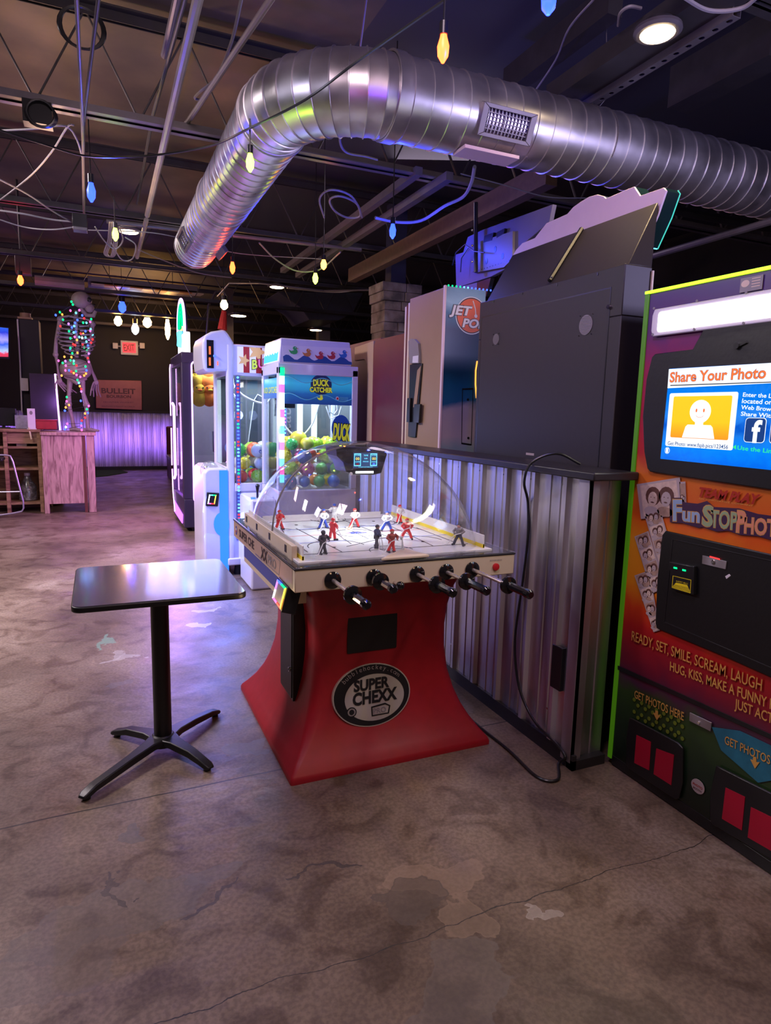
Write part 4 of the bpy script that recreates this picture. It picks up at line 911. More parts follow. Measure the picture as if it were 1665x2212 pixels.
    g = MB(); photo(quad(fr, (1470, 1041), (1483, 1040), (1486, 1110), (1474, 1112)), 1); photo(quad(fr, (1378, 1046), (1471, 1031), (1481, 1112), (1387, 1121)), 1, 3); g.build('large_print', pb)
    for Qp, n in (([(1394, 1109), (1428, 1098), (1462, 1215), (1428, 1228)], 4), ([(1373, 1159), (1403, 1147), (1440, 1268), (1411, 1282)], 4), ([(1373, 1243), (1405, 1232), (1428, 1361), (1414, 1365)], 4)):
        g = MB(); photo(quad(fr, *Qp), n); g.build('photo_strip', pb)
    # logo lettering
    g = MB(); tfit(g, fr, (1509, 1071), (1645, 1090), (1512, 1052), 'TEAM PLAY', DKRED, .009, bold=.035, shear=.3)
    tfit(g, fr, (1512, 1078), (1630, 1094), (1512, 1075), 'AN INNOVATIVE COMPANY', GOLD, .009); g.build('maker_lettering', pb)
    PUR = mat('dark purple outline ink', (.05, .015, .06), .4, var=0); BLU = mat('steel blue lettering', (.30, .42, .62), .4, var=.15); OLV = mat('olive lettering', (.30, .40, .22), .4, var=.15); ORG_ = mat('salmon lettering', (.72, .28, .16), .4, var=.15)
    g = MB(); bk = quad(fr, (1449, 1075), (1478, 1075), (1482, 1085), (1510, 1088), (1530, 1082), (1545, 1095), (1600, 1098), (1640, 1110), (1700, 1118), (1700, 1175), (1640, 1158), (1600, 1155), (1575, 1146), (1550, 1148), (1520, 1138), (1512, 1140), (1478, 1130), (1450, 1128))
    g.poly(fr, bk, .007, .0085, PUR); rim = [(p[0], p[1]) for p in bk]; cxy = (sum(p[0] for p in bk) / len(bk), sum(p[1] for p in bk) / len(bk))
    for t, a, b, c, m_, bo in (('F', (1455, 1123), (1477, 1124), (1453, 1080), BLU, .03), ('un', (1476, 1124), (1515, 1128), (1475, 1094), BLU, .03), ('S', (1519, 1133), (1543, 1137), (1519, 1091), OLV, .03), ('TOP', (1538, 1137), (1596, 1144), (1541, 1102), OLV, .02), ('P', (1592, 1147), (1614, 1150), (1592, 1103), ORG_, .03), ('HOTO', (1609, 1150), (1710, 1162), (1611, 1117), ORG_, .02)):
        tfit(g, fr, a, b, c, t, GOLD, .0088, bold=bo + .03); tfit(g, fr, a, b, c, t, m_, .0096, bold=bo)
    g.build('logo_lettering', pb)
    g = MB()
    tfit(g, fr, (1366, 1382), (1648, 1492), (1369, 1362), 'READY, SET, SMILE, SCREAM, LAUGH', DKRED, .008, bold=.03); tfit(g, fr, (1366, 1382), (1648, 1492), (1369, 1362), 'READY, SET, SMILE, SCREAM, LAUGH', GOLD, .0088, bold=.0)
    tfit(g, fr, (1449, 1447), (1713, 1548), (1451, 1428), 'HUG, KISS, MAKE A FUNNY FACE', GOLD, .0088, bold=.01); tfit(g, fr, (1591, 1529), (1726, 1585), (1592, 1508), 'JUST ACT SILLY', GOLD, .0088, bold=.01)
    g.build('slogan_lettering', pb)
    # coin door
    g = MB(); D_ = quad(fr, (1443, 1146), (1700, 1203), (1700, 1475), (1585, 1424), (1424, 1357), (1421, 1345), (1425, 1250), (1436, 1155)); g.poly(fr, D_, .007, .016, BLKM); cd = g.build('coin_door', pb, bevel=.004)
    g = MB(); g.frame(fr, quad(fr, (1458, 1163), (1700, 1216), (1700, 1455), (1440, 1345)), quad(fr, (1460, 1166), (1698, 1218), (1698, 1451), (1442, 1342)), .016, .0175, BLK)
    g.poly(fr, quad(fr, (1525, 1199), (1577, 1212), (1575, 1229), (1524, 1217)), .016, .020, GALV_D); a = P(1549, 1213); g.poly(fr, ell(*a, .007, .009, 14), .020, .024, CHROME); g.poly(fr, quad(fr, (1541, 1200), (1563, 1206), (1563, 1209), (1541, 1203)), .020, .021, E_LED['ledred'])
    g.poly(fr, quad(fr, (1573, 1244), (1582, 1239), (1585, 1243), (1576, 1250)), .016, .0175, WHITE); g.build('lock_plate', cd, bevel=.001)
    g = MB(); g.poly(fr, quad(fr, (1458, 1212), (1512, 1222), (1512, 1284), (1463, 1272)), .016, .034, BLK); cv = g.build('bill_acceptor', cd, bevel=.003)
    g = MB(); g.poly(fr, quad(fr, (1466, 1240), (1508, 1250), (1506, 1281), (1464, 1268)), .034, .0345, INK); g.poly(fr, quad(fr, (1474, 1257), (1498, 1262), (1506, 1279), (1464, 1267)), .0345, .035, MATS['yel'] if 'yel' in MATS else YEL)
    for k in range(4): g.poly(fr, quad(fr, (1467 - k * .6, 1260.5 + k * 2), (1504 + k * .4, 1269 + k * 2.5), (1504 + k * .4, 1269.5 + k * 2.5), (1467 - k * .6, 1261 + k * 2)), .035, .0355, INK)
    g.frame(fr, quad(fr, (1467, 1242), (1507, 1251), (1505, 1280), (1465, 1268)), quad(fr, (1468, 1243), (1506, 1252), (1504, 1279), (1466, 1267)), .0345, .0352, YEL); tfit(g, fr, (1474, 1255), (1500, 1261), (1474, 1252), 'INSERT BILLS', YEL, .0352)
    for p in ((1469, 1223), (1488, 1228)): g.poly(fr, quad(fr, p, (p[0] + 7, p[1] + 1.5), (p[0] + 7, p[1] + 5), (p[0], p[1] + 3.5)), .034, .036, E_LED['ledgreen'])
    g.build('bill_label', cv)
    # seam, chutes
    g = MB(); g.poly(fr, quad(fr, (1337, 1437), (1700, 1600), (1700, 1610), (1337, 1446)), .005, .0085, BLK); g.build('door_seam', pb)
    dots = mat('olive artwork dots', (.16, .22, .02), .4, var=.3); teal = mat('teal artwork cloud', (.02, .16, .24), .4, var=.5, scale=20)
    g = MB(); random.seed(3)
    for i in range(7):
        for j in range(4):
            a = P(1372 + i * 16 + (j % 2) * 8, 1511 + i * 7.5 + j * 13); g.poly(fr, ell(a[0], a[1], .0085, .0085, 8), .005, .0072 + .0001 * ((i + j) % 2), dots)
    g.poly(fr, quad(fr, (1540, 1570), (1600, 1578), (1700, 1625), (1700, 1680), (1640, 1690), (1560, 1620)), .005, .0068, teal); g.build('lower_artwork', pb)
    def chute(Qc, R1, R2, nm):
        g = MB(); g.poly(fr, quad(fr, *Qc), .007, .018, BLK); c = g.build('photo_chute', pb, bevel=.004)
        for R in (R1, R2): g = MB(); g.poly(fr, quad(fr, *R), .018, .020, mat('dim red chute flap', (.42, .004, .03), .4, emit=.02, var=.05)); g.build('flap', c)
    chute([(1365, 1549), (1372, 1551), (1470, 1602), (1481, 1615), (1480, 1690), (1472, 1724), (1464, 1725), (1362, 1658), (1357, 1648), (1358, 1590)], [(1382, 1586), (1413, 1601), (1409, 1662), (1377, 1646)], [(1425, 1615), (1463, 1629), (1457, 1694), (1419, 1670)], 0)
    chute([(1553, 1652), (1562, 1656), (1700, 1725), (1700, 1870), (1546, 1780), (1539, 1768), (1540, 1712)], [(1575, 1699), (1617, 1719), (1610, 1791), (1567, 1766)], [(1630, 1741), (1700, 1775), (1700, 1850), (1623, 1806)], 1)
    g = MB()
    for (ax, ay, s), tt in (((1421, 1538, 1), ((1373, 1506), (1480, 1556), (1375, 1490))), ((1633, 1638, 1.25), ((1568, 1605), (1714, 1672), (1570, 1588)))):
        g = MB(); tfit(g, fr, *tt, 'GET PHOTOS HERE', GOLD, .0095, bold=.01)
        g.poly(fr, quad(fr, (ax - 2 * s, ay - 4 * s), (ax + 3 * s, ay - 2 * s), (ax + 3 * s, ay + 6 * s), (ax + 9 * s, ay + 6 * s), (ax + 1 * s, ay + 17 * s), (ax - 7 * s, ay + 1 * s), (ax - 3 * s, ay + 3 * s)), .007, .0095, GOLD)
        g.build('chute_lettering', pb)
    g = MB(); g.poly(fr, quad(fr, (1494, 1538), (1541, 1560), (1539, 1579), (1493, 1556)), .007, .012, GALV_D); g.poly(fr, ell(*P(1514, 1560), .006, .007, 12), .012, .016, CHROME); g.build('lock_plate', pb, bevel=.001)
    g = MB(); a = P(1510, 1698); g.poly(fr, ell(a[0], a[1], .030, .028, 20), .006, .0085, PHOTOP); g.text(fr, a[0], a[1] - .002, .013, 'PHOTO', DKRED, .0092, al='CENTER', bold=.02); g.text(fr, a[0], a[1] - .016, .011, 'BOOTH', SEPIA_D, .0092, al='CENTER', bold=.02); g.build('round_sticker', pb)
    g = MB(); a = P(1624, 611); g.rect(fr, a[0] - .04, a[1] - .028, a[0] + .045, a[1] + .02, .005, .0068, GREYINK); g.poly(fr, ell(a[0] - .02, a[1], .016, .012, 14), .0068, .0072, CREAMSTRIP)
    for k in range(4): g.rect(fr, a[0] + .004, a[1] - .016 + k * .009, a[0] + .036, a[1] - .013 + k * .009, .0068, .0072, CREAMSTRIP)
    g.build('rating_plate', pb)
booth()
light('AREA', (2.03, 1.45, 1.94), (1, .9, .74), 5, .9, (.8, 1.4, 1.2), size_y=.09)
light('AREA', (2.04, 1.62, 1.52), (.6, .75, 1), .8, .4, (1, 1.6, 1.3), size_y=.2)

# ================================================================== CABINETS BEHIND THE LOW WALL
def backcab():
    r = root('arcade_cabinet', 'big black arcade cabinet seen from behind, pink board on top', 'arcade cabinet', (2.45, 2.85, 0))
    fr = F((2.1, 0, 0), (0, -1, 0), (0, 0, 1)); g = MB(); g.box((2.1, 2.257, 0), (2.8, 3.425, 2.0), CABLACK); g.box((2.1, 2.257, 2.0), (2.255, 3.425, 2.215), CABLACK); bd = g.build('body', r, bevel=.004)
    g = MB(); g.frame(fr, [(-3.40, 1.2), (-2.33, 1.2), (-2.33, 2.13), (-3.40, 2.13)], [(-3.394, 1.206), (-2.336, 1.206), (-2.336, 2.124), (-3.394, 2.124)], -.002, .0012, BLK)
    g.rect(fr, -3.394, 1.206, -2.336, 2.124, 0, .001, CABLACK); dr = g.build('back_panel', r)
    for (x, y), s in (((1072, 733), .030), ((1266, 702), .045)):
        a = fr.px(x, y); g = MB(); g.poly(fr, ell(a[0], a[1], s, s * 1.02, 20), .001, .004, GREYINK)
        for k in range(-6, 7):
            hw = s * .9 * math.sqrt(max(0, 1 - (k / 7) ** 2)); g.rect(fr, a[0] - hw, a[1] + k * s / 7 - .001, a[0] + hw, a[1] + k * s / 7 + .0012, .004, .0055, STEEL_L)
        for dx in (-1, 1):
            for dy in (-1, 1): g.poly(fr, ell(a[0] + dx * s * .95, a[1] + dy * s, .003, .003, 6), .001, .004, CHROME)
        g.build('vent', dr)
    g = MB()
    for x, y in ((1066, 651), (1128, 634), (1203, 615), (1291, 592)): g.poly(fr, ell(*fr.px(x, y), .005, .007, 8), .0, .002, BLK)
    a = fr.px(1317, 663); g.tube([fr.p(*a, 0), fr.p(*a, .012)], .010, CHROME, 14); g.build('hardware', r)
    a = fr.px(1145, 981); g = MB(); g.rect(fr, a[0] - .035, a[1] - .006, a[0] + .035, a[1] + .006, .001, .0022, PHOTOP); g.build('label_strip', r)
    g = MB(); g.box((2.250, 2.248, 1.9), (2.258, 2.256, 2.20), CREAMSTRIP); g.build('corner_trim', r)
    # tilted head
    g = MB(); z0, z1 = 2.215, 2.545
    g.add([(2.12, 3.39, z0), (2.12, 2.26, z0), (2.255, 2.26, z0), (2.255, 3.39, z0), (2.40, 3.56, z1), (2.40, 2.405, z1), (2.407, 2.405, z1), (2.407, 3.56, z1)], [(0, 1, 5, 4), (1, 2, 6, 5), (2, 3, 7, 6), (3, 0, 4, 7), (4, 5, 6, 7), (3, 2, 1, 0)], CABLACK); hd = g.build('head', r, bevel=.004)
    a, b = V((2.13, 2.80, 2.228)), V((2.392, 2.90, 2.535)); n = V((-.33, 0, .28)).normalized() * .014
    g = MB(); g.tube([a + n, b + n], .012, BLKM, 6); g.ball(a + n * 2 + V((0, -.03, 0)), .006, CHROME, 8, 5); g.build('brace', hd)
    fp = F((2.42, 0, 0), (0, -1, 0), (0, 0, 1))
    Q = fp.pxs((1105, 556), (1114, 540), (1128, 525), (1155, 514), (1168, 497), (1180, 482), (1225, 462), (1238, 447), (1255, 435), (1272, 425), (1290, 420), (1303, 424), (1308, 429), (1340, 415), (1369, 403), (1382, 423), (1433, 405), (1438, 412), (1420, 465), (1390, 533), (1382, 530), (1410, 445))
    g = MB(); g.poly(fp, Q, -.012, 0, PINKW); sg = g.build('sign_back', r, bevel=.002)
    Q2 = Q[:-5] + fp.pxs((1438, 412), (1420, 465), (1390, 533), (1375, 535))
    ACR = mat('dark glossy acrylic edge', (.01, .03, .03), .06, var=0, coat=.5); g = MB(); g.poly(fp, Q2, -.085, -.012, ACR); g.build('sign_box', sg)
    e3 = fp.pxs((1433, 405), (1438, 412), (1420, 465), (1390, 533)); g = MB(); g.tube([fp.p(x, y, -.09) for x, y in e3], .003, emi('teal edge glow', (.05, .5, .42), 1.2), 6); g.tube([fp.p(*e3[3], -.012), fp.p(*e3[3], -.085)], .003, E_LED['ledcyan'], 6); g.build('edge_light', sg)
backcab()
def jetpong():
    r = root('arcade_cabinet', 'blue sided arcade cabinet with an orange disc logo reading JET', 'arcade cabinet', (2.45, 4.2, 0))
    g = MB(); g.box((2.15, 3.955, 0), (2.45, 4.49, 2.395), TAN); g.build('back_board', r, bevel=.003)
    art = stripes_mat('blue sky artwork', [(0, (.32, .42, .5)), (.08, (.55, .45, .55)), (.25, (.42, .36, .52)), (.30, (.02, .12, .3)), (.42, (.01, .09, .22)), (.5, (.01, .05, .12)), (.75, (.005, .02, .07)), (.85, (.02, .12, .22)), (.93, (.3, .5, .62)), (1, (.2, .36, .5))], 'Z', 1.33, 2.4, .16, .3, 3)
    fr = F((0, 3.95, 0), (1, 0, 0), (0, 0, 1)); g = MB(); g.box((2.152, 3.945, 0), (2.46, 3.957, 2.40), art); ar = g.build('side_art', r)
    g = MB(); g.box((2.140, 3.94, 0), (2.154, 3.962, 2.405), PINKW); g.build('edge_moulding', r, bevel=.002)
    fr = F((0, 3.945, 0), (1, 0, 0), (0, 0, 1)); P = fr.px
    c = P(1018, 682); e = P(1018, 641); rr = abs(e[1] - c[1]); ORD = mat('orange disc ink', (.72, .12, .03), .4, var=.05)
    g = MB(); g.poly(fr, ell(*c, rr, rr, 40), 0, .001, WHITE); g.poly(fr, ell(*c, rr * .95, rr * .95, 40), .001, .0015, INK); g.poly(fr, ell(*c, rr * .9, rr * .9, 40), .0015, .002, ORD)
    for t, a, b, h_ in (('JET', (974, 678), (1019, 682), (976, 659)), ('PONG', (997, 706), (1072, 712), (999, 688))):
        tfit(g, fr, a, b, h_, t, INK, .0024, bold=.09, shear=.2); tfit(g, fr, a, b, h_, t, GREYINK, .003, bold=.06, shear=.2); tfit(g, fr, a, b, h_, t, WHITE, .0036, bold=.03, shear=.2)
    a, b = P(1021, 650), P(1027, 683); g.tube([fr.p(*a, .003), fr.p(*P(1026, 668), .003), fr.p(*b, .003)], .004, WHITE, 6); g.poly(fr, ell(*b, .012, .012, 12), .003, .0042, WHITE); g.build('logo', ar)
    g = MB(); a = P(1000, 900); g.frame(fr, fr.pxs((998, 839), (1022, 838), (1018, 962), (996, 959)), fr.pxs((999, 842), (1021, 841), (1017, 959), (997, 956)), 0, .003, INK); g.poly(fr, ell(*P(1010, 863), .008, .008, 10), 0, .005, BLK); g.poly(fr, ell(*P(1011, 946), .008, .008, 10), 0, .005, BLK); g.build('access_panel', ar)
    g = MB(); 
    for k in range(14):
        x = 2.17 + k * .03; g.ball((x, 3.947, 2.405), .007, E_LED['ledgreen' if k < 4 else 'ledcyan' if k < 6 else 'ledblue'], 6, 4)
    g.build('led_strip', r)
    g = MB(); pts = [P(1030, y) for y in (780, 800, 830, 860)]
    g.tube([fr.p(x + dx, y, .004) for (x, y), dx in zip(pts, (0, -.012, -.014, -.006))], .005, E_LED['ledamber'], 6); g.build('flame_light', ar)
    fx = F((2.15, 0, 0), (0, -1, 0), (0, 0, 1)); Px = fx.px
    g = MB(); g.poly(fx, fx.pxs((887, 738), (892, 732), (900, 733), (908, 742), (910, 765), (910, 785), (889, 785)), 0, .02, MATS['grey lilac'] if 'grey lilac' in MATS else GREYINK); g.poly(fx, fx.pxs((897, 770), (909, 768), (908, 784), (896, 784)), .02, .021, WHITE); g.build('bracket_cover', r, bevel=.003)
    g = MB(); g.poly(fx, fx.pxs((888, 788), (914, 785), (908, 860), (900, 945), (884, 943)), 0, .012, BLK); g.poly(fx, fx.pxs((913, 790), (903, 880), (896, 880), (905, 800)), .012, .016, TAN); g.poly(fx, fx.pxs((887, 860), (893, 860), (892, 912), (885, 912)), .012, .03, BLK); g.poly(fx, fx.pxs((902, 873), (915, 873), (912, 914), (900, 913)), .012, .03, BLK); g.build('strap_clamp', r, bevel=.002)
    s = r; g = MB(); 
    for k, m_ in enumerate((CREAMSTRIP, MAROON, CREAMSTRIP)): g.box((2.15, 4.495 + k * .028, 0), (2.20, 4.519 + k * .028, 2.37 - k * .01), m_)
    o = g.build('edge_board', loc=(2.17, 4.53, 0), bevel=.003); tag(o, 'narrow upright cream and maroon edged boards left of the blue arcade cabinet', 'board')
jetpong()
def maroon():
    fx = F((2.18, 0, 0), (0, -1, 0), (0, 0, 1))
    for nm, (y0, y1, zt), lab in (('a', (4.60, 5.25, 2.165), 'maroon arcade cabinet back with a rounded top corner, below the stone column'),):
        r = root('game_cabinet', lab, 'arcade cabinet', (2.5, (y0 + y1) / 2, 0))
        pts = [(-y0, 0), (-y0, zt)] + [(-y1 + .08 + .08 * math.cos(a), zt - .08 + .08 * math.sin(a)) for a in [PI / 2 + k * PI / 12 for k in range(7)]] + [(-y1, 0)]
        g = MB(); g.poly(fx, pts, -.65, 0, MAROON, CREAMSTRIP); g.build('body', r, bevel=.002)
    r = root('game_cabinet', 'tan edged cabinet with a rounded cut-out, between the duck machine and maroon board', 'arcade cabinet', (2.5, 5.6, 0)); g = MB()
    fq = F((2.2, 0, 0), (0, -1, 0), (0, 0, 1))
    g.poly(fq, [(-5.3, 0), (-5.3, 2.17), (-5.75, 2.15), (-5.75, 2.03), (-5.52, 2.03), (-5.48, 2.02), (-5.44, 1.98), (-5.43, 1.9), (-5.40, 0)], -.04, 0, TAN); g.build('side_frame', r, bevel=.002)
    g = MB(); g.box((2.26, 5.28, 0), (2.85, 6.1, 2.2), MAROON); g.build('body', r, bevel=.003)
maroon()
def signback():
    r = root('sign_bracket', 'blue lit steel sign back with round holes, above the blue arcade cabinet', 'sign', (2.52, 4.0, 2.4))
    LIL = mat('lilac grey painted steel', (.17, .15, .24), .45, var=.2, scale=6); fr = F((2.5, 0, 0), (0, -1, 0), (0, 0, 1))
    g = MB(); g.poly(fr, fr.pxs((985, 622), (983, 550), (1000, 545), (1010, 512), (1040, 497), (1194, 441), (1186, 480), (1115, 540), (1110, 572), (1060, 598)), -.03, 0, LIL); g.build('plate', r, bevel=.003)
    g = MB(); g.poly(fr, fr.pxs((1042, 522), (1113, 500), (1112, 560), (1094, 578), (1030, 590), (1027, 560)), .001, .02, GREYINK)
    for x, y in ((1075, 539), (1091, 554), (1056, 565)): g.poly(fr, ell(*fr.px(x, y), .016, .02, 14), .02, .0215, BLK)
    g.poly(fr, fr.pxs((1052, 510), (1072, 503), (1068, 520), (1050, 525)), .001, .022, BLK); g.poly(fr, fr.pxs((1080, 502), (1096, 494), (1094, 505), (1078, 515)), .001, .022, BLK)
    for k in range(14): a = fr.px(1028 + k * 6, 588 - k * 1.9); g.rect(fr, a[0] - .008, a[1] - .003, a[0] + .003, a[1] + .003, .02, .021, BLK)
    g.build('slotted_plate', r, bevel=.002)
    g = MB(); g.tube([fr.p(*fr.px(1041, y), .05) for y in (440, 500, 590)], .014, BLK, 8)
    for y in (500, 533, 568): g.ball(fr.p(*fr.px(1038, y), .068), .008, CHROME, 8, 5)
    g.build('post', r)
    g = MB(); g.tube([fr.p(*fr.px(x, y), .06) for x, y in ((992, 575), (1000, 548), (1020, 530), (1040, 545), (1062, 548))], .004, BLK, 6); g.tube([fr.p(*fr.px(x, y), .06) for x, y in ((1010, 590), (1012, 560), (1028, 535))], .004, BLK, 6); g.build('wires', r)
    g = MB(); g.poly(fr, fr.pxs((1030, 610), (1060, 600), (1050, 640), (1030, 640)), -.03, 0, BLK); g.poly(fr, fr.pxs((985, 622), (1030, 610), (1030, 640), (988, 640)), -.03, 0, LIL); g.build('lower_plate', r)
signback()
light('POINT', (2.25, 4.35, 2.75), (.08, .12, 1), 3.2, .05)

# stone column behind
def stonecol():
    x0, x1, y0, y1 = 3.25, 3.70, 7.5, 7.93; r = root('stone_column', 'stacked stone column rising behind the maroon cabinet', 'column', ((x0 + x1) / 2, (y0 + y1) / 2, 0)); g = MB(); random.seed(5)
    z = 0; i = 0
    while z < 3.13:
        h_ = min(random.choice((.08, .11, .14)), 3.14 - z); sp = x0 + (x1 - x0) * random.uniform(.3, .7); o_ = [random.uniform(-.018, .012) for _ in range(4)]
        if z > 2.85: o_ = [v - .03 for v in o_]
        g.box((x0 + o_[0], y0 + o_[1], z), (sp - .003, y1, z + h_ - .004), STONE); g.box((sp + .003, y0 + o_[2], z), (x1 - o_[0], y1, z + h_ - .004), STONE); z += h_; i += 1
    g.box((x0 + .01, y0 + .02, 0), (x1 - .01, y1 - .01, 3.13), STONE); g.build('stonework', r, bevel=.008)
    g = MB(); g.box((3.38, 7.62, 3.13), (3.58, 7.8, 4.1), mat('blue painted post', (.05, .05, .11), .5, var=.1)); g.build('steel_post', r)
stonecol()

# ================================================================== CRANE MACHINES
BALLC = {'yellow': (.85, .75, .05), 'green': (.05, .6, .12), 'blue': (.05, .25, .75), 'red': (.75, .05, .05), 'orange': (.9, .3, .03), 'pink': (.85, .15, .4), 'white': (.8, .8, .8), 'lime': (.45, .8, .05)}
BM = {k: mat(k + ' vinyl ball', c, .35, var=.06, coat=.3) for k, c in BALLC.items()}
RAINB = stripes_mat('rainbow vinyl ball', [(0, (.75, .05, .1)), (.4, (.9, .25, .05)), (.6, (.9, .7, .05)), (.8, (.2, .7, .1)), (1, (.05, .4, .2))], 'X', 1.1, 2.0, .9, .35, 4); BM['rainbow'] = RAINB
GREYPANEL = mat('grey back panel', (.10, .11, .13), .4, var=.1); LGLOW = emi('white cabinet strip glow', (.80, .93, 1), 1.3, True)
BLUEART = stripes_mat('blue wave artwork', [(0, (.01, .05, .22)), (.35, (.01, .12, .35)), (.5, (.02, .3, .5)), (.7, (.03, .42, .62)), (1, (.02, .2, .4))], 'Z', 1.62, 1.86, .12, .3, 6, emit=.35)
SEEN = {}
def balls(where, pts, rr, idx=None):
    proto = {}
    for (x, y, z, c) in pts:
        r_ = rr * random.uniform(.85, 1.15)
        if c not in proto:
            g = MB(); g.ball((0, 0, 0), 1, BM[c], 18, 12)
            if c in ('yellow', 'green', 'pink', 'lime'):
                for k in range(40):
                    a = math.acos(1 - 2 * (k + .5) / 40); b = k * 2.39996; d = V((math.sin(a) * math.cos(b), math.sin(a) * math.sin(b), math.cos(a))); g.ball(d * .98, .11, BM[c], 6, 4)
            elif c == 'white':
                fr_ = F((0, -1, 0), (1, 0, 0), (0, 0, 1)); P_ = [V((.08 * t * math.cos(t * 1.2), -1 + .006 * t * t, .08 * t * math.sin(t * 1.2))) for t in [k * .4 for k in range(14)]]; g.tube(P_, .06, BLUEINK, 6)
            proto[c] = g.build('vinyl_ball'); o = proto[c]
        else: o = proto[c].copy(); COL.objects.link(o)
        o.location = (x, y, z); o.scale = (r_,) * 3; o.rotation_euler = (0, 0, random.uniform(-.6, .6) if c != 'white' else .25)
        od = ('leftmost', 'second from left', 'third from left', 'fourth from left', 'fifth from left', 'sixth from left', 'seventh from left', 'eighth from left')
        lay, row, cl = idx[(x, y, z)] if idx else (4, 0, 2)
        tag(o, '%s ball, %s layer, %s row, %s, in %s' % (c, ('bottom', 'second', 'third', 'fourth', 'topmost')[lay], ('front', 'second', 'third', 'fourth', 'fifth', 'sixth')[row], od[cl], where), 'ball', 'balls piled in ' + where)
def pile(where, x0, x1, y0, y1, z0, rr, cols, layers, drop=.8):
    pts = []; z = z0 + rr; idx = {}
    for L_ in range(layers):
        nx, ny = int((x1 - x0 - 2 * rr) / (2.2 * rr)) + 1, int((y1 - y0 - 2 * rr) / (2.2 * rr)) + 1
        off = rr * .5 * (L_ % 2)
        for a in range(nx):
            for b in range(ny):
                if L_ and random.random() > drop ** L_: continue
                x = x0 + rr * 1.15 + a * 2.2 * rr + off; y = y0 + rr * 1.15 + b * 2.2 * rr + off
                if x + rr * 1.15 > x1 or y + rr * 1.15 > y1: continue
                pts.append((x, y, z, random.choice(cols))); idx[(x, y, z)] = (L_, b, a)
        z += rr * 1.75
    balls(where, pts, rr * .93, idx); return pts
def ledbar(fr, u, v0, v1, w, cols, parent, name='led_strip', dots=False, d=.003):
    g = MB(); n = len(cols)
    if dots:
        N = int((v1 - v0) / .032)
        for k in range(N):
            g.poly(fr, ell(u, v0 + (k + .5) * (v1 - v0) / N, w / 2, .009, 8), d, d + .006, E_LED[cols[int(k * n / N)]])
        g.rect(fr, u - w, v0, u + w, v1, 0, d, mat('led backing ' + name, (.1, .12, .3), .4, var=0))
    else:
        for k in range(n): g.rect(fr, u - w / 2, v0 + (v1 - v0) * k / n, u + w / 2, v0 + (v1 - v0) * (k + 1) / n, 0, .02, E_LED[cols[k]])
    return g.build(name, parent)
def duckshape(g, fr, cx, cy, s, m, eye=None, d0=.002):
    g.poly(fr, [(cx + s * a, cy + s * b) for a, b in ((-.5, .15), (-.42, -.05), (-.3, -.22), (0, -.3), (.28, -.24), (.4, -.05), (.36, .12), (.22, .2), (0, .1), (-.2, .02), (-.36, .06))], d0, d0 + .0015, m)
    g.poly(fr, ell(cx + .12 * s, cy + .3 * s, .2 * s, .19 * s, 16), d0, d0 + .002, m); g.poly(fr, [(cx + s * .28, cy + s * .34), (cx + s * .5, cy + s * .28), (cx + s * .28, cy + s * .22)], d0, d0 + .0018, MATS['gold lettering'])
    g.poly(fr, ell(cx + .17 * s, cy + .36 * s, .04 * s, .05 * s, 8), d0 + .002, d0 + .0025, WHITE)
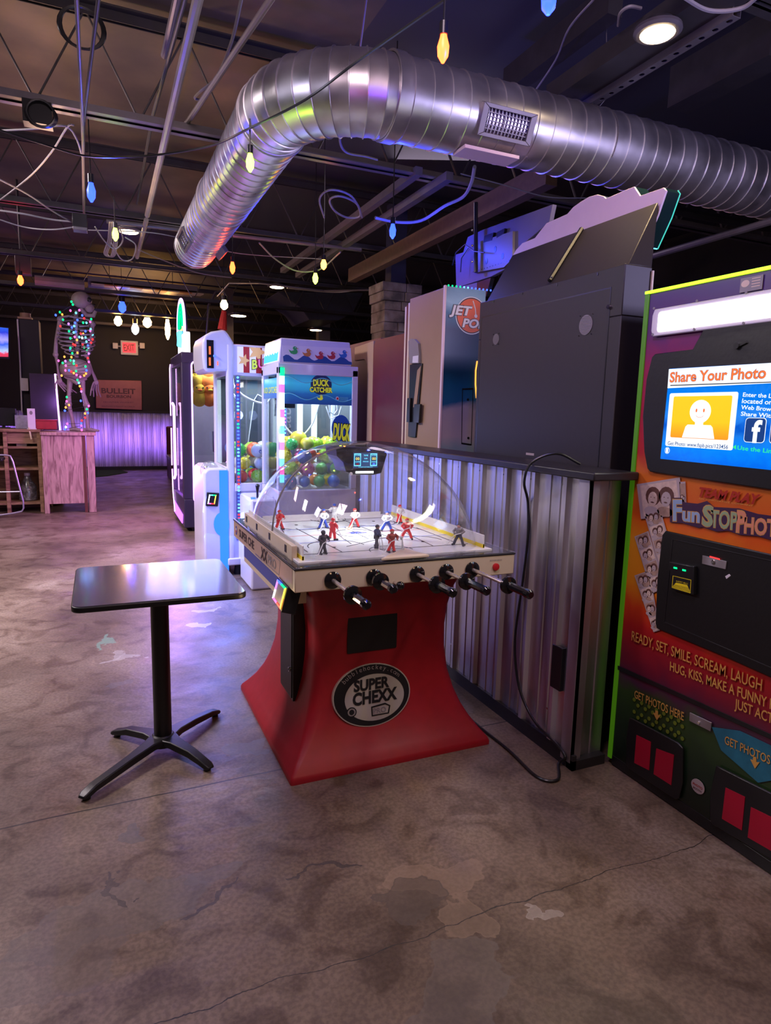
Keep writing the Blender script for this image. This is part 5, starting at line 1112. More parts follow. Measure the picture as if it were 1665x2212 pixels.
def duckcatcher():
    X0, X1, Y0, Y1 = 1.39, 2.105, 5.4, 6.0; r = root('crane_machine', 'white duck prize crane machine with blue wave banner and bright corner light', 'crane machine', ((X0 + X1) / 2, (Y0 + Y1) / 2, 0))
    g = MB(); g.box((X0, Y0, 0), (X1, Y1, .88), WHITEP); g.build('base_cabinet', r, bevel=.01)
    w = .055
    for nm, (x, y) in zip('abcd', ((X0, Y0), (X1 - w, Y0), (X0, Y1 - w), (X1 - w, Y1 - w))):
        g = MB(); g.box((x, y, .88), (x + w, y + w, 1.92), WHITEP); g.build('corner_post', r, bevel=.006)
    g = MB(); g.box((X0, Y0, 1.86), (X1, Y1, 1.95), WHITEP); g.build('top_rail', r, bevel=.006)
    fr = F((0, Y0, 0), (1, 0, 0), (0, 0, 1)); fx = F((X0, 0, 0), (0, -1, 0), (0, 0, 1))
    # light box
    g = MB(); bx = [(X0 + .01, Y0 + .01), (X1 - .06, Y0 + .01), (X1 - .06, Y1 - .02), (X0 + .01, Y1 - .02)]; t = .03
    g.add([(x, y, 1.95) for x, y in bx] + [(X0 + .03, Y0 + .03, 2.155), (X1 - .07, Y0 + .03, 2.155), (X1 - .07, Y1 - .03, 2.155), (X0 + .03, Y1 - .03, 2.155)], [(0, 3, 2, 1), (4, 5, 6, 7), (0, 1, 5, 4), (1, 2, 6, 5), (2, 3, 7, 6), (3, 0, 4, 7)], WHITEP); mq = g.build('marquee', r, bevel=.008)
    fm = F((X0, Y0 + .008, 1.95), (1, 0, 0), (0, .02, .205)); P = fm.px
    g = MB(); DB = mat('deep blue wave ink', (.01, .07, .26), .4, var=.1); a0, a1 = P(612, 791), P(760, 790)
    g.poly(fm, fm.pxs((610, 746), (757, 752), (760, 788), (612, 781)), .001, .003, WHITE)
    top = [(611 + k * (148 / 24), 771 + k * .25 - 5.5 * math.sin(k * 2 * PI / 6.4 + .2)) for k in range(25)]
    g.poly(fm, fm.pxs(*top, (760, 788), (612, 781)), .003, .004, DB)
    for (x, y), c in zip(((634, 759), (663, 764), (690, 770), (716, 770), (741, 767)), ('green', 'orange', 'red', 'red', 'blue')):
        q = P(x, y); duckshape(g, fm, q[0], q[1], .085, mat('duck ink ' + c, tuple(v * .6 for v in BALLC[c]), .4, var=0), d0=.0045)
    g.build('duck_frieze', mq)
    fl = F((X0 + .008, 0, 1.95), (0, -1, 0), (.02, 0, .205)); g = MB(); WG = emi('marquee white glow', (.9, .97, 1), 2.2); CG = emi('marquee blue glow', (.03, .45, .85), 1.3)
    g.rect(fl, -Y1 + .05, .02, -Y0 - .05, .19, .0005, .002, WG); yy = [(-Y1 + .05 + k * (Y1 - Y0 - .1) / 20) for k in range(21)]
    g.poly(fl, [(-Y1 + .05, .02), (-Y0 - .05, .02)] + [(u, .075 + .02 * abs(math.sin(k * .9))) for k, u in reversed(list(enumerate(yy)))], .002, .003, CG); g.build('lit_panel', mq)
    # side banner
    g = MB(); g.rect(fr, X0 + w, 1.615, X1 - w, 1.86, -.02, -.006, BLUEART); bn = g.build('banner', r)
    g = MB(); P = fr.px; LB = mat('pale wave ink', (.15, .6, .72), .4, var=0)
    for y_, ph in ((818, .4), (854, .1)):
        L_ = [fr.p(*P(606 + k * (154 / 30), y_ + k * .3 - 6 * math.sin(k * .42 + ph)), -.004) for k in range(31)]; g.tube(L_, .004, LB, 5)
    c = P(694, 831); g.poly(fr, ell(c[0], c[1], .095, .085, 28), -.005, -.003, mat('navy disc ink', (.01, .04, .14), .4, var=0)); YG = mat('yellow green lettering', (.62, .68, .04), .4, var=.08, emit=.25)
    for t, a, b, h_ in (('DUCK', (676, 833), (711, 834), (676, 820)), ('CATCHER', (669, 846), (718, 848), (669, 836))): tfit(g, fr, a, b, h_, t, INK, -.002, bold=.09); tfit(g, fr, a, b, h_, t, YG, -.001, bold=.05)
    q = P(692, 860); duckshape(g, fr, q[0], q[1], .06, YG, d0=-.003); a = P(729, 861); g.poly(fr, ell(*a, .016, .018, 16), -.005, -.003, WHITE); g.poly(fr, ell(*a, .009, .010, 12), -.003, -.002, REDP)
    for k in range(3): g.rect(fr, a[0] + .022, a[1] + .008 - k * .011, a[0] + .10, a[1] + .013 - k * .011, -.005, -.003, LB)
    g.build('banner_lettering', bn)
    g = MB(); g.rect(fx, -Y1 + w, 1.66, -Y0 - w, 1.83, -.02, -.008, BLUEART); tfit(g, fx, (566, 850), (598, 848), (566, 838), 'DUCK CATCHER', YG, -.006, bold=.02); g.build('front_banner', r)
    g = MB(); g.rect(fr, X0 + w, .88, X1 - w, 1.62, -.016, -.013, GLASS); g.build('side_glass', r); g = MB(); g.rect(fx, -Y1 + w, .88, -Y0 - w, 1.66, -.016, -.013, GLASS); g.build('front_glass', r)
    g = MB(); g.box((X0 + w, Y1 - .02, .88), (X1 - w, Y1 - .01, 1.86), GREYPANEL); g.box((X1 - .02, Y0 + w, .88), (X1 - .01, Y1 - w, 1.86), GREYPANEL); g.build('back_panel', r)
    g = MB(); 
    for x in (1.72, 1.86): g.box((x, Y1 - .06, .88), (x + .045, Y1 - .02, 1.86), LGLOW)
    g.build('interior_lamp', r)
    DS = mat('dark interior print', (.05, .06, .09), .4, var=.2); fbk = F((0, Y1 - .021, 0), (1, 0, 0), (0, 0, 1)); g = MB(); g.rect(fbk, X0 + .07, .95, 1.70, 1.8, 0, .002, DS)
    for t, v in (('prize', 1.35), ('grab', 1.55)): g.text(fbk, 1.66, v - .25, .17, t, STEEL_L, .003, rot=PI / 2)
    g.build('print_and_reflection', r)
    g = MB(); g.tube(spline([(1.47, 5.7, 1.62), (1.53, 5.7, 1.42), (1.66, 5.7, 1.33), (1.78, 5.7, 1.44), (1.85, 5.7, 1.65)]), .008, WHITE, 8); g.box((1.45, 5.55, 1.58), (1.58, 5.75, 1.86), BLK); g.build('claw_carriage', r)
    for k in range(3):
        pass
    g = MB(); a = fr.px(736, 945); BD = mat('blue badge ink', (.02, .12, .5), .4, var=0)
    g.poly(fr, ell(*fr.px(737, 925), .085, .115, 24), -.012, -.010, BD); tfit(g, fr, (719, 948), (756, 951), (719, 915), 'DUCK', INK, -.0095, bold=.09); tfit(g, fr, (719, 948), (756, 951), (719, 915), 'DUCK', YG, -.0085, bold=.05)
    tfit(g, fr, (716, 962), (752, 963), (716, 955), 'CATCHER', YG, -.0085, bold=.05); g.build('window_decal', r)
    g = MB(); g.tube([fr.p(*fr.px(x, y), -.2) for x, y in ((727, 872), (728, 890), (738, 896), (745, 886), (744, 872))], .007, WHITE, 8); g.tube([fr.p(*fr.px(x, y), -.25) for x, y in ((724, 878), (733, 905), (752, 898), (758, 878))], .006, WHITE, 8); g.build('claw', r)
    ledbar(F((X0 + .012, Y0 - .002, 0), (1, 0, 0), (0, 0, 1)), .02, .95, 1.91, .032, ['ledcyan', 'ledpink', 'ledcyan', 'ledwhite', 'ledviolet', 'ledwhite', 'ledcyan', 'ledwhite', 'ledpink', 'ledwhite', 'ledwhite', 'ledpink', 'ledwhite', 'ledgreen'], r, 'corner_light')
    ledbar(F((1.60, Y1 - .03, 0), (1, 0, 0), (0, 0, 1)), 0, 1.0, 1.6, .02, ['ledcyan', 'ledgreen', 'ledblue', 'ledcyan', 'ledpink', 'ledcyan'], r, 'interior_led', True)
    g = MB(); g.box((1.17, 5.46, .0), (X0, 5.95, .80), WHITEP); cn = g.build('console', r, bevel=.02)
    g = MB(); p = at(556, 1080, 'Y', 5.56); g.tube([(p.x, 5.56, .80), (p.x, 5.56, .85), (p.x, 5.555, .90)], [.01, .01, .018], BLKG, 12); g.ball((p.x, 5.555, .905), .02, BLKG, 12, 8); g.build('joystick', cn)
    g = MB(); g.tube([(p.x - .05, 5.50, .80), (p.x - .05, 5.50, .815)], .022, E_LED['ledblue'], 16); g.build('push_button', cn)
    random.seed(11); pile('duck crane machine', X0 + w, X1 - .06, Y0 + .03, Y1 - .07, .88, .062, ['yellow', 'lime', 'orange', 'rainbow', 'green', 'red', 'pink', 'blue', 'white', 'rainbow', 'yellow'], 4, .9)
    balls('duck crane machine', [(1.63, 5.62, 1.305, 'rainbow')], .085)
duckcatcher()
light('AREA', (1.75, 5.68, 1.84), (.75, .9, 1), 11, .35, (1.75, 5.7, .9), size_y=.35)
light('POINT', (1.33, 5.32, 1.5), (.45, .55, 1), 2.0, .05)

def bucket():
    X0, X1, Y0, Y1 = 1.08, 1.95, 6.04, 6.80; w = .07; r = root('crane_machine', 'white crane machine with red stripes on its banner and a bulbous top', 'crane machine', (1.5, 6.4, 0))
    LOW = mat('blue lit white lower cabinet', (.55, .57, .8), .3, var=.05, coat=.3)
    g = MB(); g.box((X0 + .01, Y0 + .01, .12), (X1, Y1, .86), WHITEP); g.build('base_cabinet', r, bevel=.01)
    g = MB(); g.box((X0 - .005, Y0 - .01, .10), (X1 + .005, Y1, .17), WHITEP); g.build('plinth', r, bevel=.012)
    for x in (X0 + .1, X1 - .1):
        for y in (Y0 + .08, Y1 - .1): g = MB(); g.tube([(x, y, 0), (x, y, .03), (x, y, .12)], [.04, .035, .022], BLK, 14); g.build('foot', r)
    for x, y, a in ((X0, Y0, .1), (X1 - w, Y0, .86), (X0, Y1 - w, .86), (X1 - w, Y1 - w, .86)):
        g = MB(); g.poly(F((0, 0, a), (1, 0, 0), (0, 1, 0)), rrect(x, y, x + w, y + w, .025, 5), 0, 2.13 - a, WHITEP); g.build('corner_post', r)
    fr = F((0, Y0, 0), (1, 0, 0), (0, 0, 1)); fx = F((X0, 0, 0), (0, -1, 0), (0, 0, 1)); P = fr.px
    g = MB(); g.box((X0 + .01, Y0 + .01, 1.86), (X1 - .01, Y1 - .01, 2.14), WHITEP); mq = g.build('marquee', r, bevel=.01)
    g = MB(); fs = F((0, Y0 + .008, 0), (1, 0, 0), (0, 0, 1)); g.rect(fs, X0 + .10, 1.89, X1 - .08, 2.12, 0, .003, MATS['pw'])
    SR = mat('deep red stripe ink', (.45, .01, .02), .4, var=.05); u = X0 + .155
    while u < X1 - .12: g.rect(fs, u, 1.89, u + .055, 2.12, .003, .004, SR); u += .115
    for cx, cy, s in ((1.36, 2.08, .09), (1.24, 2.0, .06)):
        st = [(cx + s * (1 if k % 2 == 0 else .45) * math.cos(k * PI / 5), cy + s * (1 if k % 2 == 0 else .45) * math.sin(k * PI / 5)) for k in range(10)]; g.poly(fs, [(min(max(a, X0 + .1), X1 - .08), min(max(b, 1.89), 2.12)) for a, b in st], .004, .005, MATS['tan ink'])
    for t, a, b, h_, m_ in (('B', (543, 797), (556, 796), (542, 778), 'lime lettering'), ('UCKET', (557, 795), (625, 790), (557, 777), 'pink lettering')):
        tfit(g, fs, a, b, h_, t, INK, .006, bold=.08, shear=.15); tfit(g, fs, a, b, h_, t, MATS[m_], .007, bold=.03, shear=.15)
    g.build('banner', mq)
    g = MB(); g.rect(fr, X0 + w, .86, X1 - w, 1.86, -.02, -.017, GLASS); g.build('side_glass', r); g = MB(); g.rect(fx, -Y1 + w, 1.02, -Y0 - w, 1.86, -.02, -.017, GLASS); g.build('front_glass', r)
    g = MB(); g.rect(fx, -Y1 + w, .86, -Y0 - w, 1.02, -.03, -.01, WHITEP); g.rect(fr, X0 + w, .80, X1 - w, .88, -.02, .004, WHITEP); g.build('sill', r, bevel=.006)
    g = MB(); g.rect(fx, -Y1 + w, 1.02, -Y1 + w + .10, 1.84, -.05, -.03, LGLOW); g.build('interior_lamp', r)
    g = MB(); g.box((X0 + w, Y1 - .02, .86), (X1 - w, Y1 - .01, 1.86), GREYPANEL); g.box((X1 - .02, Y0 + w, .86), (X1 - .01, Y1 - w, 1.86), GREYPANEL); g.build('back_panel', r)
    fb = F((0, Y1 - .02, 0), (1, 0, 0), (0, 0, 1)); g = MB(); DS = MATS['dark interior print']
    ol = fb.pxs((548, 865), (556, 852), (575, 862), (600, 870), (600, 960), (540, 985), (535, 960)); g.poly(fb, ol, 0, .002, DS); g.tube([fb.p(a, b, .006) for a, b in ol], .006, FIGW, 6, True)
    for t, v in (('AR', 1.55), ('CA', 1.32)): g.text(fb, 1.66, v, .20, t, WHITE, .004, rot=-PI / 2)  # outline and letters stand in for neon reflected in the glass
    g.build('print_and_reflection', r)
    g = MB(); g.tube(spline([(1.2, 6.4, 1.80), (1.28, 6.35, 1.70), (1.40, 6.35, 1.64), (1.5, 6.4, 1.62)]), .011, WHITE, 8); g.tube([(1.2, 6.42, 1.86), (1.2, 6.42, 1.72)], .02, STEEL_L, 10)
    for a in (0, 2.1, 4.2): g.tube([(1.2, 6.42, 1.72), (1.2 + .07 * math.cos(a), 6.42 + .07 * math.sin(a), 1.62), (1.2 + .05 * math.cos(a), 6.42 + .05 * math.sin(a), 1.5)], .009, CHROME, 6)
    g.build('claw', r)
    ledbar(F((X0 + w + .03, Y0 - .001, 0), (1, 0, 0), (0, 0, 1)), 0, .34, 1.86, .022, ['ledcyan', 'ledgreen', 'ledred', 'ledcyan', 'ledblue', 'ledcyan', 'ledred', 'ledgreen', 'ledblue', 'ledcyan', 'ledred', 'ledblue', 'ledgreen', 'ledred', 'ledcyan', 'ledblue', 'ledred', 'ledcyan'], r, 'led_strip', True)
    # striped skirt
    g = MB(); u = X0 + .13
    g.rect(F((0, Y0 + .008, 0), (1, 0, 0), (0, 0, 1)), X0 + .1, .17, X1 - .1, .55, 0, .002, MATS['pw'])
    while u < X1 - .14: g.rect(F((0, Y0 + .008, 0), (1, 0, 0), (0, 0, 1)), u, .17, u + .045, .55, .002, .003, SR); u += .10
    g.build('striped_skirt', r)
    # console bulging to the aisle
    xc0 = .865; fc = F((0, Y0 + .005, 0), (1, 0, 0), (0, 0, 1)); g = MB()
    g.poly(fc, [(xc0, .0), (X0 + .008, .0), (X0 + .008, 1.02), (xc0 + .05, 1.02), (xc0 + .02, 1.0), (xc0, .97)], -.70, 0, WHITEP); cn = g.build('console', r, bevel=.02)
    BLG = emi('blue lit channel glow', (.02, .16, 1), 1.6, True); g = MB(); g.rect(fc, X0 - .075, .05, X0 + .003, 1.0, 0, .004, BLG); g.poly(fc, ell(X0 - .06, .50, .07, .11, 24), 0, .006, BLG); g.build('blue_channel', cn)
    g = MB(); cc = (xc0 + .075, Y0 + .16, .99); g.ball(cc, .085, glass_mat('clear knob bubble', (.9, .93, .96), .10, .05), 20, 14); db = g.build('control_bubble', cn)
    g = MB(); g.ball((cc[0] + .02, cc[1] - .03, cc[2] - .02), .022, REDP, 12, 8); g.ball((cc[0] - .02, cc[1], cc[2] + .01), .03, CHROME, 12, 8); g.build('trackball', db)
    o3 = fc.px(457, 1078); fk = F(fc.p(o3[0], o3[1], .025), (1, 0, -.08), (.10, -.1, 1)); g = MB(); g.rect(fk, -.05, -.065, .06, .06, -.03, 0, BLK); cr = g.build('card_reader', cn, bevel=.003)
    g = MB(); cs = ['ledcyan', 'ledgreen', 'ledyellow', 'ledyellow', 'ledred', 'ledpink', 'ledwhite', 'ledwhite']; o_ = [(-.03, .045), (.035, .045), (.028, -.045), (-.037, -.045)]; i_ = [(a * .72, b * .78) for a, b in o_]
    for i in range(4):
        for h_ in range(2):
            j = (i + 1) % 4; g.poly(fk, [lerp2(o_[i], o_[j], h_ / 2), lerp2(o_[i], o_[j], h_ / 2 + .5), lerp2(i_[i], i_[j], h_ / 2 + .5), lerp2(i_[i], i_[j], h_ / 2)], 0, .004, E_LED[cs[i * 2 + h_]])
    g.build('light_frame', cr)
    # bulbous head
    hp = fc.pxs((437, 738), (442, 724), (456, 716), (480, 712), (487, 713), (494, 722), (505, 740), (505, 802), (470, 802), (448, 805), (440, 796), (437, 770)); g = MB(); g.poly(fc, hp, -.62, .0, WHITEP); hd = g.build('head', r, bevel=.022, seg=4)
    REDG = emi('red display glow', (1, .12, .02), 1.6); g = MB(); g.rect(fc, *fc.px(447, 795), *fc.px(461, 735), .0, .003, BLKG)
    for x, y, s in ((453, 757, 1), (453, 781, 1), (470, 785, .5)): a = fc.px(x, y); g.rect(fc, a[0] - .008 * s, a[1] - .035 * s, a[0] + .008 * s, a[1] + .035 * s, .003, .005, REDG)
    g.ball(fc.p(*fc.px(463, 769), .004), .012, E_LED['ledblue'], 8, 6); g.build('head_display', hd)
    random.seed(21); pile('striped crane machine', X0 + w, X1 - .3, Y0 + .03, Y1 - .06, .86, .07, ['yellow', 'green', 'rainbow', 'red', 'pink', 'blue', 'white', 'lime', 'blue'], 3, .9)
mat('pw', (.82, .8, .82), .4, var=.02, emit=.25); mat('tan ink', (.75, .45, .18), .4, var=0, emit=.2); mat('lime lettering', (.55, .75, .08), .4, var=0, emit=.4); mat('pink lettering', (.85, .12, .45), .4, var=0, emit=.4)
bucket()
light('AREA', (1.5, 6.42, 1.84), (.7, .85, 1), 8, .5, (1.5, 6.4, .9))
light('AREA', (1.0, 5.98, .5), (.1, .2, 1), 5, .5, (.9, 5.2, 0), size_y=.3)

def neonmachine():
    X0, X1, Y0, Y1, ZT = .965, 1.9, 8.45, 9.7, 2.24; r = root('crane_machine', 'black crane machine outlined in violet neon with an oval lit topper', 'crane machine', (1.5, 9.1, 0)); fr = F((0, Y0, 0), (1, 0, 0), (0, 0, 1)); fx = F((X0, 0, 0), (0, -1, 0), (0, 0, 1))
    PK = mat('dark violet cabinet', (.05, .035, .09), .35, var=.1); IN = mat('grey interior panel', (.22, .24, .28), .45, var=.1)
    g = MB(); g.box((X0, Y0, .05), (X1, Y1, .42), PK); g.box((X0 + .1, Y0 + .05, 0), (X1, Y1, .05), BLK); g.build('base_cabinet', r, bevel=.01)
    for x, y in ((X0, Y0), (X1 - .12, Y0), (X0, Y1 - .12), (X1 - .12, Y1 - .12)): g = MB(); g.box((x, y, .42), (x + .12, y + .12, 2.12), PK); g.build('corner_post', r, bevel=.008)
    g = MB(); g.box((X0, Y0, 2.10), (X1, Y1, ZT), PK); g.build('top_box', r, bevel=.01)
    g = MB(); g.box((X0 + .12, Y1 - .05, .42), (X1 - .05, Y1 - .04, 2.1), IN); g.box((X1 - .06, Y0 + .12, .42), (X1 - .05, Y1 - .12, 2.1), IN); g.box((X0 + .12, Y0 + .1, .62), (X1 - .1, Y1 - .1, .66), IN); g.build('interior', r)
    g = MB(); g.rect(fr, X0 + .12, .42, X1 - .12, 2.1, -.03, -.026, GLASS); g.build('side_glass', r)
    g = MB(); pts = [(X0 + .14, 2.14), (X1 - .06, 2.14), (X1 - .06, .40), (X0 + .14, .40)]
    rr = rrect(X0 + .12, .38, X1 - .03, 2.13, .05, 5); g.tube([fr.p(a, b, .012) for a, b in rr], .010, E_PURPW, 8, True); g.build('neon_outline', r)
    g = MB(); g.rect(fr, X0 + .16, .40, X1 - .06, .50, .0, .012, E_PURPW); g.build('light_bar', r)
    for k in range(5): g = MB(); u = X0 + .14 + k * .085; g.rect(fr, u, .14, u + .05, .26, 0, .006, E_PURPW); g.build('light_window', r)
    # front faceted neon: stepping lines along the aisle face
    g = MB(); mid = -(Y0 + Y1) / 2
    L1 = [(-Y1 + .10, 2.15), (-Y1 + .02, 2.10), (-Y1 + .02, 1.9), (-Y1 + .0, 1.75), (-Y1 + .0, 1.45)]; L2 = [(-Y1 + .02, 1.28), (-Y1 + .0, .75)]; L3 = [(-Y1 + .02, .70), (-Y1 + .06, .40), (-Y1 + .25, .12)]
    for L_ in (L1, L2, L3): g.tube([fx.p(a, b, .014) for a, b in L_], .008, E_PURPW, 8)
    g.build('neon_outline', r); g = MB(); g.tube([fx.p(-9.35, 1.62, .02), fx.p(-9.2, 1.58, .02), fx.p(-9.2, .66, .02), fx.p(-9.35, .60, .02)], .018, E_PURPW, 10); g.build('neon_tube', r)
    g = MB(); g.rect(fx, -Y1 + .12, .44, -Y0 - .12, 2.08, -.03, -.026, GLASS); g.build('front_glass', r)
    g = MB(); g.poly(fx, [(-Y1 + .1, .10), (-Y0 - .2, .08), (-Y0 - .15, .2), (-Y1 + .1, .26)], 0, .01, E_PURP); g.build('coin_light', r)
    # topper
    ft = F((X0 + .10, 0, 0), (0, -1, 0), (0, 0, 1)); tp = MB(); tp.poly(ft, rrect(-9.65, 2.24, -8.75, 2.52, .04), -.05, 0, emi('white topper glow', (.95, .9, 1), 2.4)); tt = tp.build('topper', r)
    g = MB(); g.poly(ft, ell(-9.25, 2.60, .36, .36, 36), -.04, -.005, mat('black topper disc', (.01, .02, .03), .2, var=0)); ov = [ft.p(-9.25 + .38 * math.cos(a), 2.60 + .38 * math.sin(a), 0) for a in [-.5 + k * (PI + 1) / 26 for k in range(27)]]; g.tube(ov, .016, E_PURPW, 8)
    for k, s in enumerate((.30, .25, .20, .15)): g.tube([ft.p(-9.25 + s * math.cos(a), 2.62 + s * math.sin(a), .004) for a in [k2 * PI / 12 for k2 in range(13)]], .010, E_LED['ledgreen'], 6)
    g.tube([ft.p(-9.25, 2.55, .01), ft.p(-9.2, 2.45, .01), ft.p(-9.25, 2.38, .01)], .05, E_LED['ledcyan'], 8); g.build('oval_sign', tt)
    PLY = mat('yellow plush', (.75, .6, .04), .8, var=.2, scale=40); PLO = mat('orange plush', (.8, .25, .03), .8, var=.2, scale=40)
    for (px, py), m_, lab in (((422, 815), PLY, 'yellow plush duck hanging highest at the left of the neon machine window'), ((449, 818), PLO, 'orange plush at the upper right of the neon machine window'), ((430, 855), PLY, 'lower yellow plush with a round face in the neon machine window'), ((452, 855), PLO, 'lower orange plush right of the round faced yellow one')):
        p = at(px, py, 'Y', 8.72); rt = root('plush_toy', lab, 'plush toy', (p.x, p.y, p.z), 'plush toys hung in the neon crane machine')
        g = MB(); g.ball((p.x, p.y, p.z - .03), .10, m_, 16, 10, (1, .8, 1.1)); g.build('body', rt); g = MB(); g.ball((p.x, p.y - .02, p.z + .08), .075, m_, 14, 10); g.build('head', rt)
        g = MB(); g.ball((p.x, p.y - .10, p.z + .07), .03, PLO if m_ is PLY else PLY, 10, 6, (1, .8, .5)); g.build('beak', rt); g = MB(); g.tube([(p.x - .04, p.y - .08, p.z + .10), (p.x - .04, p.y - .09, p.z + .10)], .010, INK, 8); g.build('eye', rt)
        g = MB(); g.tube([(p.x + .04, p.y - .08, p.z + .10), (p.x + .04, p.y - .09, p.z + .10)], .010, INK, 8); g.build('eye', rt); g = MB(); g.tube([(p.x, p.y, p.z + .14), (p.x, p.y, 2.1)], .004, WHITE, 5); g.build('cord', rt)
    g = MB(); g.box((X0 + .36, Y0 - .16, 1.02), (X0 + .62, Y0 - .01, 1.28), BLK); g.box((X0 + .38, Y0 - .165, 1.05), (X0 + .60, Y0 - .16, 1.26), mat('dim red display', (.08, .01, .02), .2, emit=.3)); g.build('console', r, bevel=.01)
    g = MB(); g.tube([(X0 + .52, Y0 + .3, .66), (X0 + .52, Y0 + .3, 1.85)], .02, E_PURP, 8); g.build('inner_neon', r)
neonmachine()
light('AREA', (1.4, 8.85, 2.05), (.85, .75, 1), 16, .6, (1.5, 9.1, .7))

# ================================================================== BAR END WITH SKELETON
def barend():
    FY = 10.45; f = F((0, FY, 0), (1, 0, 0), (0, 0, 1)); x0, x1, zt = -.745, -.06, 1.175
    r = root('bar_cabinet', 'end cabinet of pinkish barn wood standing on legs, under the skeleton', 'cabinet', (-.4, 10.8, 0))
    g = MB(); g.box((x0 - .01, FY - .04, zt - .045), (x1 + .03, FY + .85, zt), WOODP); g.build('top', r, bevel=.006)
    g = MB(); g.box((x0 + .03, FY, .14), (x1 - .11, FY + .02, zt - .045), WOODP); g.build('end_panel', r)
    for (a, b) in ((x0, x0 + .065), (x1 - .10, x1)):
        for y in (FY - .012, FY + .75): g = MB(); g.box((a, y, 0), (b, y + .06, zt - .045), WOODP if y < 11 else WOODB); g.build('leg', r, bevel=.005)
    g = MB(); g.box((x1 - .155, FY - .006, 0), (x1 - .115, FY + .02, zt - .045), mat('dark red brown stile', (.12, .035, .025), .5, var=.2)); g.build('stile', r)
    g = MB(); g.box((x1 - .03, FY + .05, .14), (x1 - .01, FY + .75, zt - .045), WOODP); g.build('side_panel', r)
    g = MB(); g.box((x0 + .0, FY + .05, .14), (x0 + .02, FY + .75, zt - .045), WOODB); g.build('inner_side', r)
    s = root('bar_shelf', 'open brown wooden shelf unit left of the barn wood cabinet', 'shelf', (-1.1, 10.9, 0)); sx0, sx1, sy = -1.62, -.76, 10.62
    g = MB(); g.box((sx0, sy - .03, 1.165), (sx1, sy + .62, 1.205), WOODB); g.build('top', s, bevel=.005)
    for x in (sx0, -1.235, sx1 - .05): g = MB(); g.box((x, sy, 0), (x + .05, sy + .06, 1.165), WOODB); g.build('post', s, bevel=.003)
    for z in (.12, .62, .93): g = MB(); g.box((sx0, sy + .01, z), (sx1, sy + .55, z + .03), WOODB); g.build('shelf_board', s)
    g = MB(); g.box((sx0, sy + .55, 0), (sx1, sy + .58, 1.165), WOODB); g.build('back_panel', s); g = MB(); g.box((-1.22, sy + .02, 1.0), (sx1 - .05, sy + .04, 1.16), WOODB); g.build('apron', s)
    def thing(name, lab, cat, fn, loc, grp=None):
        g = MB(); fn(g); o = g.build(name, loc=loc, bevel=.004); return tag(o, lab, cat, grp)
    p = at(68, 905, 'Y', 10.7)
    t = root('menu_stand', 'tall white upright menu stand on the bar top', 'menu stand', (p.x, 10.7, 1.205)); g = MB(); g.box((p.x - .05, 10.68, 1.215), (p.x + .05, 10.70, 1.50), WHITE); g.build('panel', t, bevel=.004); g = MB(); g.box((p.x - .06, 10.65, 1.205), (p.x + .06, 10.74, 1.216), WHITE); g.build('base', t); g = MB(); g.poly(F((p.x, 10.679, 1.4), (1, 0, 0), (0, 0, 1)), ell(0, .04, .02, .028, 12), 0, .002, GREYINK); g.build('emblem', t)
    p = at(102, 915, 'Y', 10.72)
    t = root('red_box', 'red box lying on the bar top beside the violet light stick', 'box', (p.x, 10.8, 1.205)); g = MB(); g.box((p.x - .15, 10.7, 1.206), (p.x + .12, 10.95, 1.33), mat('red carton', (.35, .02, .03), .45, var=.3)); g.build('carton', t, bevel=.008); g = MB(); g.box((p.x - .16, 10.69, 1.33), (p.x + .13, 10.96, 1.345), mat('red lid', (.42, .03, .05), .45, var=.3)); g.build('lid', t)
    p = at(48, 908, 'Y', 10.75)
    t = root('display_case', 'small clear case with papers on the bar top, left of the menu stand', 'case', (p.x, 10.85, 1.205)); g = MB(); g.box((p.x - .12, 10.78, 1.206), (p.x + .10, 10.95, 1.43), GLASS); g.build('case', t); g = MB(); g.box((p.x - .10, 10.83, 1.21), (p.x + .08, 10.85, 1.40), mat('lilac paper', (.5, .45, .6), .6, var=.4, scale=30)); g.build('papers', t)
    p = at(12, 900, 'Y', 10.9)
    t = root('monitor', 'back of a black monitor on the bar top at the left edge', 'monitor', (p.x, 10.95, 1.205)); g = MB(); g.box((p.x - .3, 10.95, 1.24), (p.x + .13, 10.99, 1.50), BLK); g.build('housing', t, bevel=.01); g = MB(); g.box((p.x - .12, 10.93, 1.206), (p.x + .04, 11.05, 1.22), BLK); g.box((p.x - .06, 10.97, 1.21), (p.x - .02, 11.0, 1.3), BLK); g.build('foot', t)
    p = at(50, 950, 'Y', 10.6)
    thing('paper_box', 'small pale box on the upper open shelf of the bar', 'box', lambda g: g.box((-1.08, 10.7, .961), (-.95, 10.85, 1.0), CREAM), (-1.0, 10.75, .96))
    t = root('jug', 'clear jug on the bottom shelf of the bar', 'jug', (-.98, 10.85, .15)); g = MB(); g.tube([(-.98, 10.85, .152), (-.98, 10.85, .17), (-.98, 10.85, .36), (-.98, 10.85, .46), (-.98, 10.85, .52)], [.10, .12, .12, .05, .035], glass_mat('cloudy jug plastic', (.5, .5, .48), .1, .2, haze=.2), 18); g.build('bottle', t); g = MB(); g.tube([(-.98, 10.85, .52), (-.98, 10.85, .56)], .04, WHITE, 14); g.build('cap', t)
    q = [at(56 + 6, 925, 'Y', 10.6), at(68, 946, 'Y', 10.56)]
    thing('wooden_paddle', 'small wooden stick hanging over the bar top edge', 'stick', lambda g: g.tube([(q[0].x, 10.62, 1.23), (q[1].x, 10.56, 1.06)], .014, CREAMSTRIP, 6), (q[0].x, 10.6, 1.2))
    # violet light stick and dark cabinet behind it
    a, b = at(119, 808, 'Y', 11.4), at(130, 932, 'Y', 11.4)
